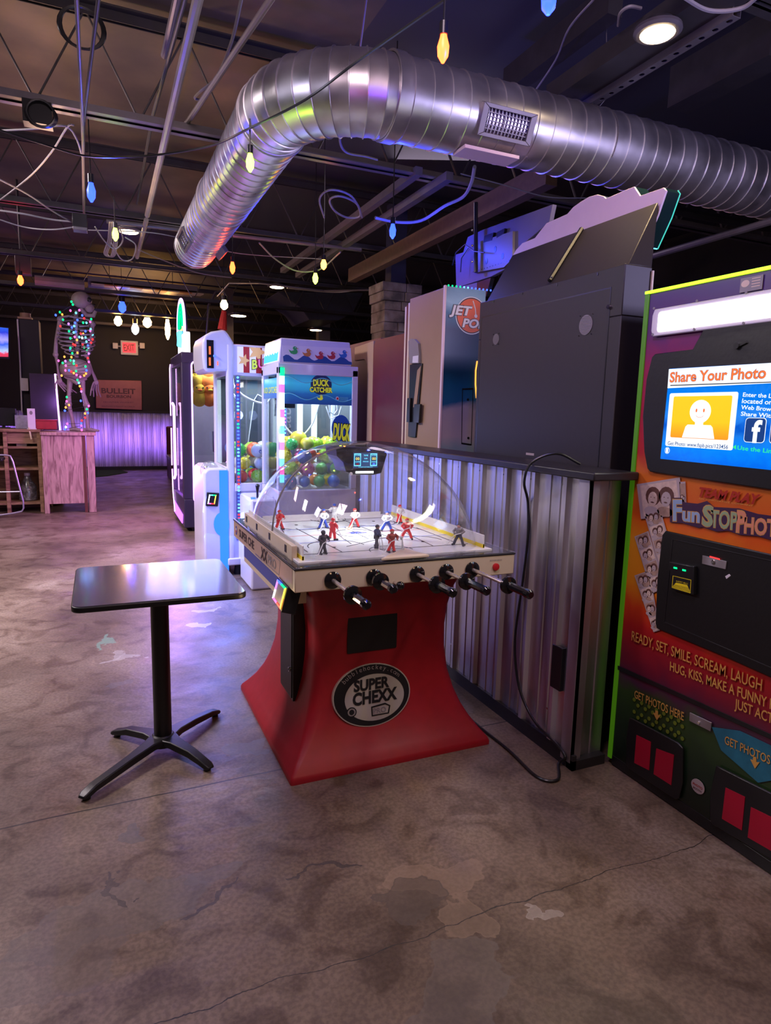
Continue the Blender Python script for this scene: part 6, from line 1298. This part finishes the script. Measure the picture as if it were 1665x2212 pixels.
    t = root('neon_cabinet', 'dark cabinet edged with one violet neon stick, left of the skeleton', 'cabinet', (-.85, 11.9, 0)); g = MB(); g.box((a.x - .36, 11.42, 0), (a.x + .02, 11.9, a.z), mat('plum black panel', (.03, .02, .035), .5, var=.2)); g.build('body', t, bevel=.006)
    g = MB(); g.tube([a + V((.03, .4, -.02)), a, b + V((0, 0, .0))], .014, E_PURPW, 8); g.build('neon_stick', t)
    # bar stool at left edge
    pts = [at(x, y, 'Y', 10.2) for x, y in ((-40, 981), (-10, 983), (14, 983), (22, 985), (28, 998), (40, 1045), (50, 1085), (51, 1100), (47, 1107), (30, 1111), (-40, 1121))]
    t = root('bar_stool', 'metal framed bar stool cut off by the left edge', 'stool', (pts[0].x, 10.0, 0)); SM = mat('lilac steel tube', (.5, .5, .62), .3, .6, var=.1)
    for dy in (0, -.38):
        g = MB(); P2 = [V((p.x, 10.2 + dy, p.z)) for p in pts]; zmin = min(p.z for p in P2); P2 = [V((p.x, p.y, max(p.z - zmin + .012, .012) if p.z < .4 else p.z)) for p in P2]
        g.tube(P2, .012, SM, 8); g.tube([V((P2[5].x, P2[5].y, .36)) + V((.03, 0, 0)), V((P2[0].x, P2[0].y, .36))], .010, SM, 8); g.build('side_frame', t) if dy == 0 else None
    g = MB(); g.box((pts[0].x - .2, 9.9, .80), (pts[2].x - .02, 10.22, .84), BLK); g.build('seat', t, bevel=.01)
barend()
light('POINT', (-.55, 11.2, 1.6), (.5, .2, 1), 5, .08)

def skeleton():
    YS = 10.86; r = root('skeleton', 'life sized skeleton decoration standing on the bar cabinet, wound with lights', 'skeleton', (-.3, YS, 1.175)); f = F((0, YS, 0), (1, 0, 0), (0, 0, 1))
    def q(x, y, d=0): a = f.px(x, y); return f.p(a[0], a[1], d)
    g = MB(); c = q(176, 648); g.ball(c, .125, BONE, 20, 14, (1.12, .85, .95)); g.ball(c + V((.10, 0, -.10)), .075, BONE, 14, 10, (.9, .8, 1)); sk = g.build('skull', r)
    g = MB(); g.tube([c + V((-.02, 0, -.12)), c + V((.06, 0, -.21)), c + V((.15, 0, -.21)), c + V((.18, 0, -.14))], [.03, .035, .035, .025], BONE, 10); g.build('jaw', sk)
    g = MB()
    for s in (-1, 1): g.ball(c + V((.105, s * .07 - .01, -.0)), .034, INK, 10, 8, (1, .6, 1)); 
    g.ball(c + V((.165, -.02, -.06)), .02, INK, 8, 6); g.build('eye_socket', sk)
    g = MB(); S_ = spline([q(166, 672), q(163, 690), q(164, 720), q(167, 750), q(164, 785), q(164, 800)], 6)
    for i in range(0, len(S_) - 1): g.tube([S_[i], S_[i].lerp(S_[i + 1], .75)], .030, BONE, 8)
    g.build('spine', r)
    g = MB(); 
    for k in range(8):
        t = k / 7; cy = 697 + t * 62; w = (.19, .23, .25, .26, .26, .25, .22, .18)[k]; c0 = q(165 + 4 * t, cy); 
        for s in (-1, 1): g.tube([c0 + V((s * w * math.sin(a) * (1 if s < 0 else .92), .10 - .20 * (1 - math.cos(a)) / 2 * 1.3, .04 - .11 * (1 - math.cos(a)) / 2)) for a in [j * PI / 9 * .93 for j in range(10)]], .010, BONE, 6)
    g.tube([q(165, 700, .12), q(167, 745, .15)], [.022, .014], BONE, 8); g.build('rib_cage', r)
    g = MB(); g.tube([q(126, 686), q(148, 684, .08), q(165, 688, .1), q(184, 690, .08), q(203, 696)], .014, BONE, 8)
    g.ball(q(130, 690), .045, BONE, 10, 8); g.ball(q(200, 700), .045, BONE, 10, 8); g.build('shoulder_girdle', r)
    g = MB(); c = q(164, 798); g.ball(c, .205, BONE, 22, 14, (1.08, .7, .78)); g.tube([c + V((-.15, 0, -.1)), c + V((0, -.05, -.2)), c + V((.13, 0, -.12))], .03, BONE, 8); g.build('pelvis', r)
    for J in (((130, 690), (121, 735), (120, 766), (122, 790), (127, 818)), ((200, 700), (196, 740), (187, 768), (196, 800), (206, 822))):
        g = MB(); P3 = [q(*p) for p in J]; g.tube(P3[:3], [.032, .022, .032], BONE, 8); g.ball(P3[2], .04, BONE, 10, 8); g.tube([P3[2], P3[3] + V((.012, 0, 0)), P3[4]], [.022, .014, .018], BONE, 8); g.tube([P3[2] + V((.01, .03, 0)), P3[3] + V((.02, .04, 0)), P3[4] + V((.02, .03, 0))], [.016, .012, .014], BONE, 8); am = g.build('arm', r)
        g = MB(); h = P3[4]; g.ball(h + V((.01, 0, -.03)), .035, BONE, 8, 6, (1, .5, 1.1)); dr = V((.22, 0, -.30)) if J[0][0] < 150 else V((-.04, 0, -.34)); dr.normalize()
        for k in range(4): sd = V((.022 * (k - 1.5), .015 * k, 0)); g.tube([h + V((0, 0, -.04)) + sd, h + dr * .12 + sd * 1.5 + V((0, 0, -.02)), h + dr * (.22 + .015 * (k % 2)) + sd * 2.2 + V((.02, 0, -.01))], [.011, .010, .007], BONE, 6)
        g.tube([h + V((-.02, 0, -.02)), h + V((-.05, -.02, -.09)), h + V((-.05, -.02, -.15))], [.011, .010, .007], BONE, 6); g.build('hand', am)
    for J in (((152, 815), (149, 850), (148, 873), (155, 900), (160, 922)), ((177, 815), (180, 850), (187, 875), (188, 900), (190, 922))):
        g = MB(); P3 = [q(*p) for p in J]; g.tube(P3[:3], [.045, .028, .042], BONE, 10); g.ball(P3[2], .048, BONE, 10, 8); P3[4].z = 1.215; g.tube(P3[2:], [.034, .024, .03], BONE, 10); lg = g.build('leg', r)
        g = MB(); h = P3[4]; g.tube([h + V((-.06, .02, -.012)), h + V((0, 0, -.005)), h + V((.08, -.05, -.018)), h + V((.15, -.09, -.024))], [.024, .03, .024, .015], BONE, 10); g.build('foot', lg)
    # lights wound around
    t = root('string_lights', 'multicoloured mini lights wound around the skeleton', 'string lights', (-.3, YS - .2, 1.2)); random.seed(4)
    pts = [(155, 655, 'ledgreen'), (158, 661, 'ledgreen'), (121, 682, 'ledblue'), (130, 676, 'ledgreen'), (135, 681, 'ledamber'), (153, 674, 'ledpink'), (172, 674, 'ledpink'), (165, 680, 'ledcyan'), (137, 693, 'ledgreen'), (131, 706, 'ledred'), (149, 702, 'ledviolet'),
           (178, 684, 'ledblue'), (182, 690, 'ledred'), (197, 691, 'ledgreen'), (195, 697, 'ledpink'), (168, 695, 'ledblue'), (180, 700, 'ledgreen'), (187, 700, 'ledcyan'), (163, 701, 'ledblue'), (161, 707, 'ledcyan'), (156, 710, 'ledblue'), (150, 718, 'ledgreen'), (196, 713, 'ledcyan'), (195, 717, 'ledpink'), (185, 718, 'ledblue'), (200, 724, 'ledcyan'),
           (164, 720, 'ledblue'), (160, 721, 'ledcyan'), (175, 723, 'ledred'), (180, 723, 'ledamber'), (153, 733, 'ledgreen'), (162, 730, 'ledpink'), (172, 731, 'ledcyan'), (178, 732, 'ledwhite'), (185, 731, 'ledcyan'), (192, 735, 'ledviolet'), (200, 735, 'ledred'), (167, 737, 'ledamber'), (187, 740, 'ledcyan'), (197, 742, 'ledred'), (190, 748, 'ledblue'),
           (159, 746, 'ledred'), (163, 748, 'ledred'), (179, 746, 'ledred'), (182, 752, 'ledgreen'), (191, 752, 'ledcyan'), (153, 754, 'ledgreen'), (152, 758, 'ledblue'), (188, 759, 'ledgreen'), (157, 765, 'ledgreen'), (168, 764, 'ledamber'), (192, 765, 'ledviolet'), (140, 772, 'ledamber'), (155, 773, 'ledamber'), (190, 775, 'ledred'), (127, 780, 'ledpink'), (136, 785, 'ledgreen'), (142, 781, 'ledviolet'),
           (153, 780, 'ledgreen'), (160, 781, 'ledcyan'), (160, 787, 'ledgreen'), (143, 791, 'ledpink'), (166, 791, 'ledred'), (192, 783, 'ledpink'), (185, 793, 'ledgreen'), (142, 801, 'ledpink'), (150, 801, 'ledblue'), (187, 801, 'ledblue'), (155, 804, 'ledred'), (165, 803, 'ledgreen'), (160, 807, 'ledamber'), (186, 808, 'ledamber'), (166, 811, 'ledpink'), (174, 815, 'ledpink'), (182, 812, 'ledamber'), (134, 812, 'ledamber'),
           (168, 822, 'ledgreen'), (171, 828, 'ledcyan'), (173, 835, 'ledamber'), (176, 841, 'ledred'), (176, 846, 'ledviolet'), (145, 858, 'ledgreen'), (145, 867, 'ledpink'), (175, 866, 'ledblue'), (150, 875, 'ledamber'), (143, 880, 'ledamber'), (141, 887, 'ledblue'), (192, 877, 'ledpink'), (188, 884, 'ledgreen'), (190, 892, 'ledblue'), (184, 893, 'ledamber'), (184, 902, 'ledred'), (177, 908, 'ledred'), (176, 914, 'ledblue'), (146, 915, 'ledpink'), (143, 922, 'ledwhite'), (141, 927, 'ledblue'), (176, 919, 'ledpink'), (177, 928, 'ledpink')]
    protos = {}; W_ = []
    for x, y, c in pts[:99]:
        dep = .16 + .06 * random.random() - .10 * abs(x - 165) / 40; p = q(x, y, dep); W_.append(p)
        if c not in protos:
            g = MB(); g.ball((0, 0, 0), .015, E_LED[c], 8, 6, (1, 1, 1.2)); o = g.build('mini_bulb'); protos[c] = o
        else: o = protos[c].copy(); COL.objects.link(o)
        o.parent = t; o.location = p - ORG[t.name]
    g = MB(); g.tube(W_, .003, BLK, 4); g.build('wire', t)
skeleton()
for x, y, c, e in ((165, 720, (.2, .4, 1), 1.2), (160, 790, (.5, .5, .6), .6)): p = at(x, y, 'Y', 10.5); light('POINT', p, c, e, .1)

# ---- things near the far wall
def farstuff():
    f = F((0, 17.5, 0), (1, 0, 0), (0, 0, 1)); r = root('wall_sign', 'rose copper bourbon sign on the black far wall', 'sign', (.5, 17.55, 1.85))
    g = MB(); Q = f.pxs((206, 820), (306, 822), (307, 886), (207, 882)); g.poly(f, Q, -.1, 0, COPPER); pn = g.build('panel', r, bevel=.01)
    INKR = mat('dark rose ink', (.13, .05, .06), .5, var=0); g = MB(); tfit(g, f, (218, 849), (293, 851), (218, 838), 'BULLEIT', INKR, .002, bold=.03); tfit(g, f, (230, 859), (283, 860), (230, 853), 'BOURBON', INKR, .002, bold=.03); tfit(g, f, (223, 870), (289, 871), (223, 867), 'FRONTIER WHISKEY', INKR, .002); tfit(g, f, (220, 879), (291, 880), (220, 876), 'KENTUCKY STRAIGHT BOURBON', INKR, .002); g.build('lettering', pn)
    r = root('exit_sign', 'red lit EXIT sign with two white lamp heads', 'exit sign', (.9, 17.55, 3.0)); g = MB(); a, b = f.px(261, 766), f.px(298, 737); g.rect(f, a[0], a[1], b[0], b[1], -.08, 0, WHITE); bx = g.build('housing', r, bevel=.01)
    g = MB(); a, b = f.px(265, 761), f.px(293, 741); g.rect(f, a[0], a[1], b[0], b[1], 0, .004, emi('red sign glow', (1, .03, .05), 1.3)); tfit(g, f, (267, 758), (291, 758), (267, 744), 'EXIT', mat('dim red letter', (.25, .01, .015), .4, var=0, emit=.3), .006, bold=.03); g.build('sign_face', bx)
    for x in (249, 307): g = MB(); p = at(x, 747, 'Y', 17.45); g.box((p.x - .06, 17.42, p.z - .07), (p.x + .06, 17.52, p.z + .07), WHITE); g.tube([(p.x, 17.5, p.z), ((p.x + .9) / 2, 17.55, p.z)], .02, WHITE, 6); g.build('lamp_head', r, bevel=.01)
    f = F((0, 13, 0), (1, 0, 0), (0, 0, 1)); r = root('hanging_board', 'hanging board with an orange and cream striped underside', 'board', (.8, 13, 3.5)); HZ = mat('hazard orange', (.75, .3, .06), .5, var=.1); g = MB()
    a, b, c, d = f.px(197, 618), f.px(432, 636), f.px(408, 646), f.px(194, 630)
    za = a[1]; n = 9; x0, x1 = a[0], b[0]
    for k in range(n): g.loop([(x0 + (x1 - x0) * (k + .0) / n, 13.0, za), (x0 + (x1 - x0) * (k + .0) / n, 12.55, za - .04), (x0 + (x1 - x0) * (k + 1.0) / n, 12.55, za - .04), (x0 + (x1 - x0) * (k + 1.0) / n, 13.0, za)][::1], (0, 0, .02), HZ if k % 2 else CREAM)
    g.build('striped_face', r); g = MB(); g.box((x0 - .05, 12.6, za + .02), (x1 - .1, 13.3, za + .10), GREYINK); g.build('board', r)
    for x in (x0 + .3, x1 - .5): g = MB(); g.tube([(x, 12.9, za + .1), (x, 12.9, 4.1)], .006, STEEL_L, 5); g.build('hanger', r)
    # green rug, bench
    o = MB().poly(F((0, 0, 0), (1, 0, 0), (0, 1, 0)), [(-.6, 15.4), (.15, 15.9), (.62, 16.7), (.5, 17.4), (-.9, 17.4)], .0, .012, GREEN_M).build('rug', loc=(0, 16.5, 0)); tag(o, 'dark green rug on the floor before the ribbed far wall', 'rug')
    r = root('booth_bench', 'maroon booth bench against the far end, left of the neon machine', 'bench', (1.75, 15.2, 0)); g = MB(); g.box((1.42, 14.6, 0), (2.4, 15.5, .45), MAROON); g.build('seat_base', r, bevel=.02); g = MB(); g.box((1.40, 14.55, .45), (2.4, 15.5, .52), GREYINK); g.build('seat', r, bevel=.02); g = MB(); g.box((1.42, 15.5, 0), (2.4, 15.62, 1.15), MAROON); g.build('backrest', r, bevel=.03)
    # left black panel column with conduit, tv
    f = F((0, 12, 0), (1, 0, 0), (0, 0, 1)); a, b = f.px(38, 688), f.px(62, 900); r = root('black_pillar', 'black wrapped pillar with a white conduit and box, by the left edge', 'pillar', ((a[0] + b[0]) / 2, 12.2, 0)); g = MB(); g.box((a[0], 12.0, 0), (a[0] + .29, 12.4, a[1]), BLACKWALL); g.build('shaft', r, bevel=.006)
    g = MB(); g.box((a[0] - .0, 11.98, a[1]), (a[0] + .20, 12.2, a[1] + .03), TAN); g.tube([(a[0] + .1, 12.1, a[1] + .03), (a[0] + .1, 12.1, a[1] + .1)], .08, TAN, 14); g.build('cap', r)
    g = MB(); g.tube([f.p(*f.px(x, y), .03) for x, y in ((38, 690), (44, 790), (48, 890))], .012, WHITE, 8); cd = g.build('conduit', r); g = MB(); c = f.px(53, 831); g.rect(f, c[0] - .05, c[1] - .10, c[0] + .06, c[1] + .10, .0, .07, WHITE); g.build('junction_box', r, bevel=.005)
    f = F((0, 11.7, 0), (1, 0, 0), (0, 0, 1)); r = root('television', 'television showing a blue stage picture at the left edge', 'television', (-1.45, 11.75, 2.4)); Q = f.pxs((-60, 698), (20, 707), (20, 774), (-60, 772)); g = MB(); g.poly(f, Q, -.05, 0, BLK); g.build('frame', r, bevel=.005)
    g = MB(); Q = f.pxs((-56, 701), (18, 709), (18, 771), (-56, 769)); g.poly(f, Q, 0, .002, stripes_mat('blue tv picture', [(0, (.5, .03, .08)), (.12, (.6, .05, .1)), (.16, (.35, .5, .8)), (.4, (.03, .1, .6)), (.55, (.3, .3, .8)), (.8, (.02, .04, .5)), (1, (.02, .1, .6))], 'Z', 2.28, 2.72, .25, .2, 9, emit=1.1)); g.build('screen', r)
    g = MB(); g.box((-1.5, 11.75, 2.7), (-1.44, 11.8, 3.45), BLK); g.build('ceiling_mount', r)
    o = MB().box((-.62, 17.45, 2.28), (-.55, 17.5, 2.42), WHITE).build('wall_switch', loc=(-.6, 17.5, 2.3)); tag(o, 'small white box on the black wall left of the skeleton', 'wall box')
    # dark hopper hanging from the roof
    f = F((0, 12.4, 0), (1, 0, 0), (0, 0, 1)); g = MB(); Q = f.pxs((600, 630), (785, 632), (762, 676), (732, 692), (668, 691), (650, 665), (628, 650)); g.poly(f, Q, -1.2, 0, mat('dark slate sheet', (.07, .075, .10), .55, .2, var=.2)); top = [p for p in Q[:2]]
    g.box((Q[0][0] + .5, 12.7, Q[0][1] - .1), (Q[0][0] + .8, 13, 4.1), STEEL); o = g.build('air_unit', loc=(4.0, 12.9, 3.5), bevel=.01); tag(o, 'dark hopper shaped air unit hanging above the white crane machines', 'air unit')
    r = root('steel_post', 'pale square post far behind the white crane machines', 'post', (4.55, 13.9, 0)); g = MB(); g.box((4.80, 14.9, 0), (5.08, 15.1, 3.71), mat('pale grey post', (.30, .28, .25), .6, var=.1)); g.build('shaft', r); g = MB(); g.box((4.7, 14.8, 0), (5.18, 15.2, .1), GREYINK); g.build('foot_plate', r)
    r = root('steel_post', 'brown steel post rising behind the neon crane machine', 'post', (2.4, 13.2, 0)); g = MB(); g.box((2.44, 13.95, 0), (2.65, 14.15, 4.02), mat('brown steel post', (.18, .13, .10), .6, var=.1)); g.build('shaft', r); g = MB(); g.box((2.34, 13.85, 0), (2.75, 14.25, .1), GREYINK); g.build('foot_plate', r)
    g = MB(); g.tube([at(x, y, 'Y', 12.5) for x, y in ((446, 735), (450, 660), (466, 630), (482, 628), (490, 640), (488, 660))], .018, STEEL_L, 8); o = g.build('conduit', loc=(2.2, 12.5, 3)); tag(o, 'bent grey conduit dropping left of the red bulb above the crane machines', 'conduit')
    # red hanging decoration
    f = F((0, 8.4, 0), (1, 0, 0), (0, 0, 1)); g = MB(); g.tube([f.p(*f.px(x, y)) for x, y in ((484, 672), (482, 690), (480, 712))], [.03, .045, .06], mat('red cloth', (.6, .03, .02), .7, var=.2), 10); g.tube([f.p(*f.px(x, y)) for x, y in ((484, 560), (484, 672))], .003, BLK, 5); o = g.build('red_pennant', loc=(1.5, 8.4, 2.5)); tag(o, 'red cloth hanging behind the bulbous machine top', 'cloth')
farstuff()

# ================================================================== BULBS, CABLES, DOWNLIGHTS
E_BULB['globe'] = emi('warm globe bulb glow', (1, .50, .14), 70, True); BCOL['globe'] = (1, .5, .2)
def bulb(px, py, z, c, lab, r_=.024, ln=.085, power=2.0, cord=.25, ax='Z', grp='bulbs of the ceiling string lights'):
    p = at(px, py, ax, z); r = root('string_bulb', lab, 'light bulb', p, grp)
    g = MB(); g.tube([p + V((0, 0, ln * .55)), p + V((0, 0, ln * .42)), p + V((0, 0, ln * .1)), p + V((0, 0, -ln * .25)), p + V((0, 0, -ln * .5))], [r_ * .5, r_ * .6, r_, r_ * .9, r_ * .25], E_BULB[c], 14); g.build('bulb', r)
    g = MB(); g.tube([p + V((0, 0, ln * .5)), p + V((0, 0, ln * .95))], r_ * .75, BLK, 12); g.build('socket', r)
    g = MB(); cord = 4.1 - p.z - ln * .95 if cord > .4 else cord; g.tube([p + V((0, 0, ln * .95)), p + V((0, 0, ln * .95 + cord))], .004, BLK, 6); g.build('cord', r)
    if power: light('POINT', p + V((0, -.0, -ln * .5 - .03)), BCOL[c], power, r_)
    return p
bulb(197, 416, 2.95, 'blue', 'blue bulb glowing at the upper left below the conduit', .028, .12, 12, .35)
bulb(1185, 4, 2.75, 'blue', 'blue bulb cut by the top edge of the picture', .022, .07, 14, .3)
bulb(957, 106, 2.75, 'red', 'red bulb above the round duct', .020, .085, 1.6, .3)
bulb(540, 352, 2.75, 'green', 'lime green bulb hanging in front of the duct bend', .020, .085, 1.2, .12)
bulb(249, 507, 2.95, 'green', 'lime green bulb beside the small downlight at the left', .026, .10, 1.5, .2)
bulb(44, 606, 2.95, 'red', 'orange red bulb by the left edge', .034, .11, 3, .1)
bulb(502, 579, 2.9, 'red', 'orange red bulb right of the open duct end', .026, .11, 4, 1.1)
bulb(848, 500, 2.85, 'blue', 'blue bulb in the middle, left of the blue lit sign back', .024, .10, 14, .5)
bulb(699, 572, 2.95, 'orange', 'orange bulb above the duck machine, upper of the close pair', .030, .09, 1.5, 1.05)
bulb(681, 602, 2.95, 'green', 'lime bulb above the duck machine, lower of the close pair', .030, .11, 1.2, 1.05)
bulb(484, 659, 2.9, 'amber', 'warm white bulb over the bulbous machine top', .05, .12, 6, 1.1)
bulb(264, 664, 13.5, 'blue', 'blue bulb above the hanging globe bulbs', .07, .20, 8, .75, ax='Y')
bulb(255, 694, 15, 'globe', 'leftmost round warm bulb over the exit sign', .08, .19, 0, .75, ax='Y', grp='large bulbs hanging near the far wall')
bulb(292, 711, 15, 'white', 'cool white bulb hanging lowest, right above the exit sign', .075, .22, 5, .75, ax='Y', grp='large bulbs hanging near the far wall')
bulb(318, 697, 15, 'globe', 'round warm bulb right of the cool white bulb', .09, .20, 0, .75, ax='Y', grp='large bulbs hanging near the far wall')
bulb(362, 712, 15, 'globe', 'tall tubular warm bulb beside the neon topper', .055, .42, 0, .75, ax='Y', grp='large bulbs hanging near the far wall')
def downlight(px, py, z, R_, lab, power, warm=(1, .72, .4)):
    p = at(px, py, 'Z', z); r = root('downlight', lab, 'ceiling light', p, 'round ceiling downlights')
    g = MB(); g.tube([p + V((0, 0, .02)), p + V((0, 0, .006)), p + V((0, 0, -.004))], [R_ * 1.25, R_ * 1.28, R_ * 1.12], STEEL_L, 28); g.build('trim_ring', r)
    g = MB(); g.tube([p + V((0, 0, -.004)), p + V((0, 0, -.010))], [R_ * .92, R_ * .85], E_CANW, 28); g.build('diffuser', r)
    g = MB(); g.tube([p + V((0, 0, .03)), p + V((0, 0, .05))], R_ * .8, STEEL, 20); g.build('back_plate', r)
    light('SPOT', p + V((0, 0, -.03)), warm, power, R_, p - V((0, 0, 1)), 2.7, .9)
downlight(1420, 72, 3.34, .085, 'large bright downlight at the upper right over the perforated channel', 60)
downlight(278, 500, 3.3, .10, 'downlight at the left beside the lime bulb', 34)
downlight(598, 620, 3.35, .11, 'elongated looking downlight on the conduit above the crane machines', 34)
downlight(820, 648, 3.35, .12, 'bright downlight left of the stone column', 30)
downlight(515, 682, 3.38, .16, 'farther downlight right of the warm bulb', 25)
downlight(682, 713, 3.3, .14, 'farthest small downlight below the dark hopper', 20)

def cable(lab, pts, r_=.006, m=BLK, z=3.1, cat='cable', name='cable', sm=6, grp=None):
    P = [at(p[0], p[1], 'Z', p[2] if len(p) > 2 else z) for p in pts]; g = MB(); g.tube(spline(P, sm), r_, m, 6); o = g.build(name, loc=P[0]); tag(o, lab, cat, grp)
CG_ = mat('grey cable sheath', (.34, .32, .34), .5, var=.1)
cable('black light string cable crossing in front of the duct bend', [(975, -10, 2.95), (775, 130, 3.0), (660, 215, 2.93), (541, 276, 2.90), (470, 310, 2.95), (400, 326, 2.97), (300, 338, 2.97), (186, 337, 3.05), (90, 310, 3.05), (-20, 275, 3.05)], .006)
cable('grey cable sagging at the left from the blue bulb box', [(-20, 378, 3.2), (60, 420, 3.2), (120, 460, 3.2), (180, 492, 3.2)], .007, CG_)
cable('pale bundled cable running left to the small black box', [(-20, 452, 3.2), (50, 462, 3.2), (110, 474, 3.2), (165, 480, 3.2)], .008, CG_)
cable('lower grey cable sagging toward the small black box', [(-20, 468, 3.15), (50, 490, 3.12), (110, 496, 3.1), (165, 490, 3.15)], .006, CG_)
cable('thin grey cable rising from the left edge across the joists', [(-20, 447, 3.3), (60, 385, 3.3), (110, 330, 3.3), (145, 275, 3.3), (160, 270, 3.3)], .006, CG_)
cable('pinkish cable arching near the top left conduits', [(-20, 283, 3.3), (80, 278, 3.3), (140, 272, 3.3), (165, 300, 3.3), (178, 340, 3.3)], .006, CG_)
cable('cable loop hanging below the lime bulb at the left', [(205, 490, 3.1), (225, 520, 3.05), (248, 538, 3.0), (265, 520, 3.05), (258, 490, 3.1)], .006, CG_)
cable('larger cable loop right of the lime bulb', [(240, 525, 3.0), (262, 560, 2.95), (285, 560, 2.95), (293, 530, 3.0), (270, 512, 3.05)], .006, CG_)
cable('thin cable stretching from the orange pipe end to the right', [(300, 540, 3.1), (360, 565, 3.1), (430, 590, 3.1), (500, 600, 3.1)], .006, CG_)
cable('pale cable crossing under the duct end', [(190, 497, 3.2), (330, 503, 3.2), (430, 525, 3.2), (520, 548, 3.2), (700, 560, 3.2)], .005, CG_)
cable('curled white cable behind the duct elbow', [(735, 278, 3.3), (735, 310, 3.3), (750, 330, 3.3), (790, 338, 3.3), (815, 345, 3.3)], .008, CG_)
cable('big coiled cable loops over the blue lit struts', [(700, 470, 3.2), (690, 430, 3.2), (715, 410, 3.2), (760, 425, 3.2), (778, 465, 3.2), (750, 470, 3.2), (722, 455, 3.2), (712, 432, 3.2), (735, 424, 3.2), (770, 440, 3.2), (782, 470, 3.2)], .008, CG_)
cable('long grey cable curving right of the blue bulb up to the sign back', [(810, 470, 3.0), (860, 480, 3.0), (910, 476, 3.0), (960, 445, 3.0), (1000, 425, 3.0), (1018, 395, 3.0), (1025, 360, 3.0)], .011, CG_)
cable('looping cable beside the orange bulb', [(560, 525, 3.15), (595, 560, 3.1), (640, 585, 3.05), (690, 582, 3.05), (735, 545, 3.1)], .008, CG_)
cable('thin white line from the sign back to the duct', [(995, 375, 3.1), (1090, 400, 3.1), (1180, 425, 3.1), (1270, 428, 3.1)], .004, CG_)
cable('white conduit line from the downlight to the stone column', [(620, 622, 3.32), (720, 631, 3.32), (770, 627, 3.32), (828, 626, 3.32)], .012, CG_)
cable('thin grey cable hanging from the navy ceiling', [(1290, -10, 3.6), (1230, 60, 3.6), (1200, 130, 3.6), (1150, 205, 3.6)], .006, CG_)
cable('pale cable curving across the top right corner', [(1470, -10, 3.3), (1530, 22, 3.3), (1600, 18, 3.3), (1640, -10, 3.3)], .009, CG_)
cable('curled cable left of the big downlight', [(1335, 55, 3.5), (1340, 28, 3.5), (1360, 14, 3.5), (1385, 18, 3.5)], .008, CG_)
cable('hooked pale cable above the short white pipe', [(523, -10, 3.6), (500, 90, 3.6), (468, 165, 3.6), (430, 200, 3.6), (421, 212, 3.6), (430, 216, 3.6)], .009, CG_)
g = MB(); p = at(173, 490, 'Z', 3.15); g.box((p.x - .06, p.y - .1, 3.12), (p.x + .06, p.y + .1, 3.24), BLK); g.box((p.x - .06, p.y - .11, 3.10), (p.x + .06, p.y - .08, 3.125), STEEL_L); o = g.build('junction_box', loc=p, bevel=.004); tag(o, 'small black junction box where the left cables meet', 'junction box')
g = MB(); P_ = [at(x, y, 'Z', 3.1) for x, y in ((237, 480), (233, 520), (225, 548), (240, 552), (246, 515), (243, 480))]
for d in (0, .015, .03): g.tube(spline([q + V((d, 0, 0)) for q in P_], 5), .007, PIPE_W, 6)
o = g.build('cable_bundle', loc=P_[0]); tag(o, 'pink lit bundled cord hanging left of the lime bulb', 'cable')
g = MB(); c = at(88, 245, 'Z', 3.3)
for k in range(4): g.tube([c + V((.075 * math.cos(a) * (1 + .05 * k), .05 * k * .2, .075 * math.sin(a) * (1 - .04 * k))) for a in [j * PI / 10 for j in range(20)]], .008, BLK, 6, True)
g.box((c.x - .10, c.y + .02, c.z - .05), (c.x + .06, c.y + .12, c.z + .08), BLK); o = g.build('cable_coil', loc=c); tag(o, 'black coiled cable on the pale joist at the left', 'cable coil')
g = MB(); c = at(177, 60, 'Z', 3.7)
for k in range(3): g.tube([c + V((.11 * math.cos(a) * (1 + .06 * k), 0, .11 * math.sin(a))) for a in [j * PI / 12 for j in range(24)]], .008, BLK, 6, True)
o = g.build('cable_coil', loc=c); tag(o, 'dark ring of coiled cable at the top left', 'cable coil')
g = MB(); p = at(45, 575, 'Y', 8.9); g.box((p.x - .06, p.y, p.z - .08), (p.x + .10, p.y + .15, p.z + .12), STEEL); g.tube([p + V((0, .07, .2)), V((p.x, p.y + .07, 4.1))], .015, STEEL, 8); o = g.build('speaker_box', loc=p, bevel=.01); tag(o, 'red lit grey box hanging behind the left orange bulb', 'box')
# power cord of the hockey table and wall plate
fw = [at(x, y, 'X', RW - .03) for x, y in ((1155, 1040), (1140, 1085), (1140, 1160), (1128, 1260), (1112, 1380), (1118, 1470), (1138, 1530), (1165, 1572), (1200, 1605), (1220, 1635))]
top = [V((2.02, 2.36, 1.345)), V((1.93, 2.42, 1.39)), V((1.83, 2.47, 1.345))]
fl = [V((1.845, 2.16, .01)), V((1.76, 2.06, .008)), V((1.69, 2.11, .008)), V((1.705, 2.35, .008)), V((1.70, 2.65, .008)), V((1.72, 2.95, .008)), V((1.66, 3.1, .008))]
g = MB(); g.tube(spline(top + [V((1.80, q.y, q.z)) if i == 0 else q for i, q in enumerate(fw)] + fl, 6), .0065, BLK, 8); o = g.build('power_cord', loc=(1.86, 2.5, 0)); tag(o, 'black power cord hanging down the ribbed wall and across the floor', 'cord')
g = MB(); g.rect(FR, *FR.px(1196, 1480), *FR.px(1224, 1400), .0, .024, BLK); o = g.build('outlet_plate', loc=(RW, 2.25, .43), bevel=.003); tag(o, 'black outlet plate low on the ribbed wall', 'outlet')
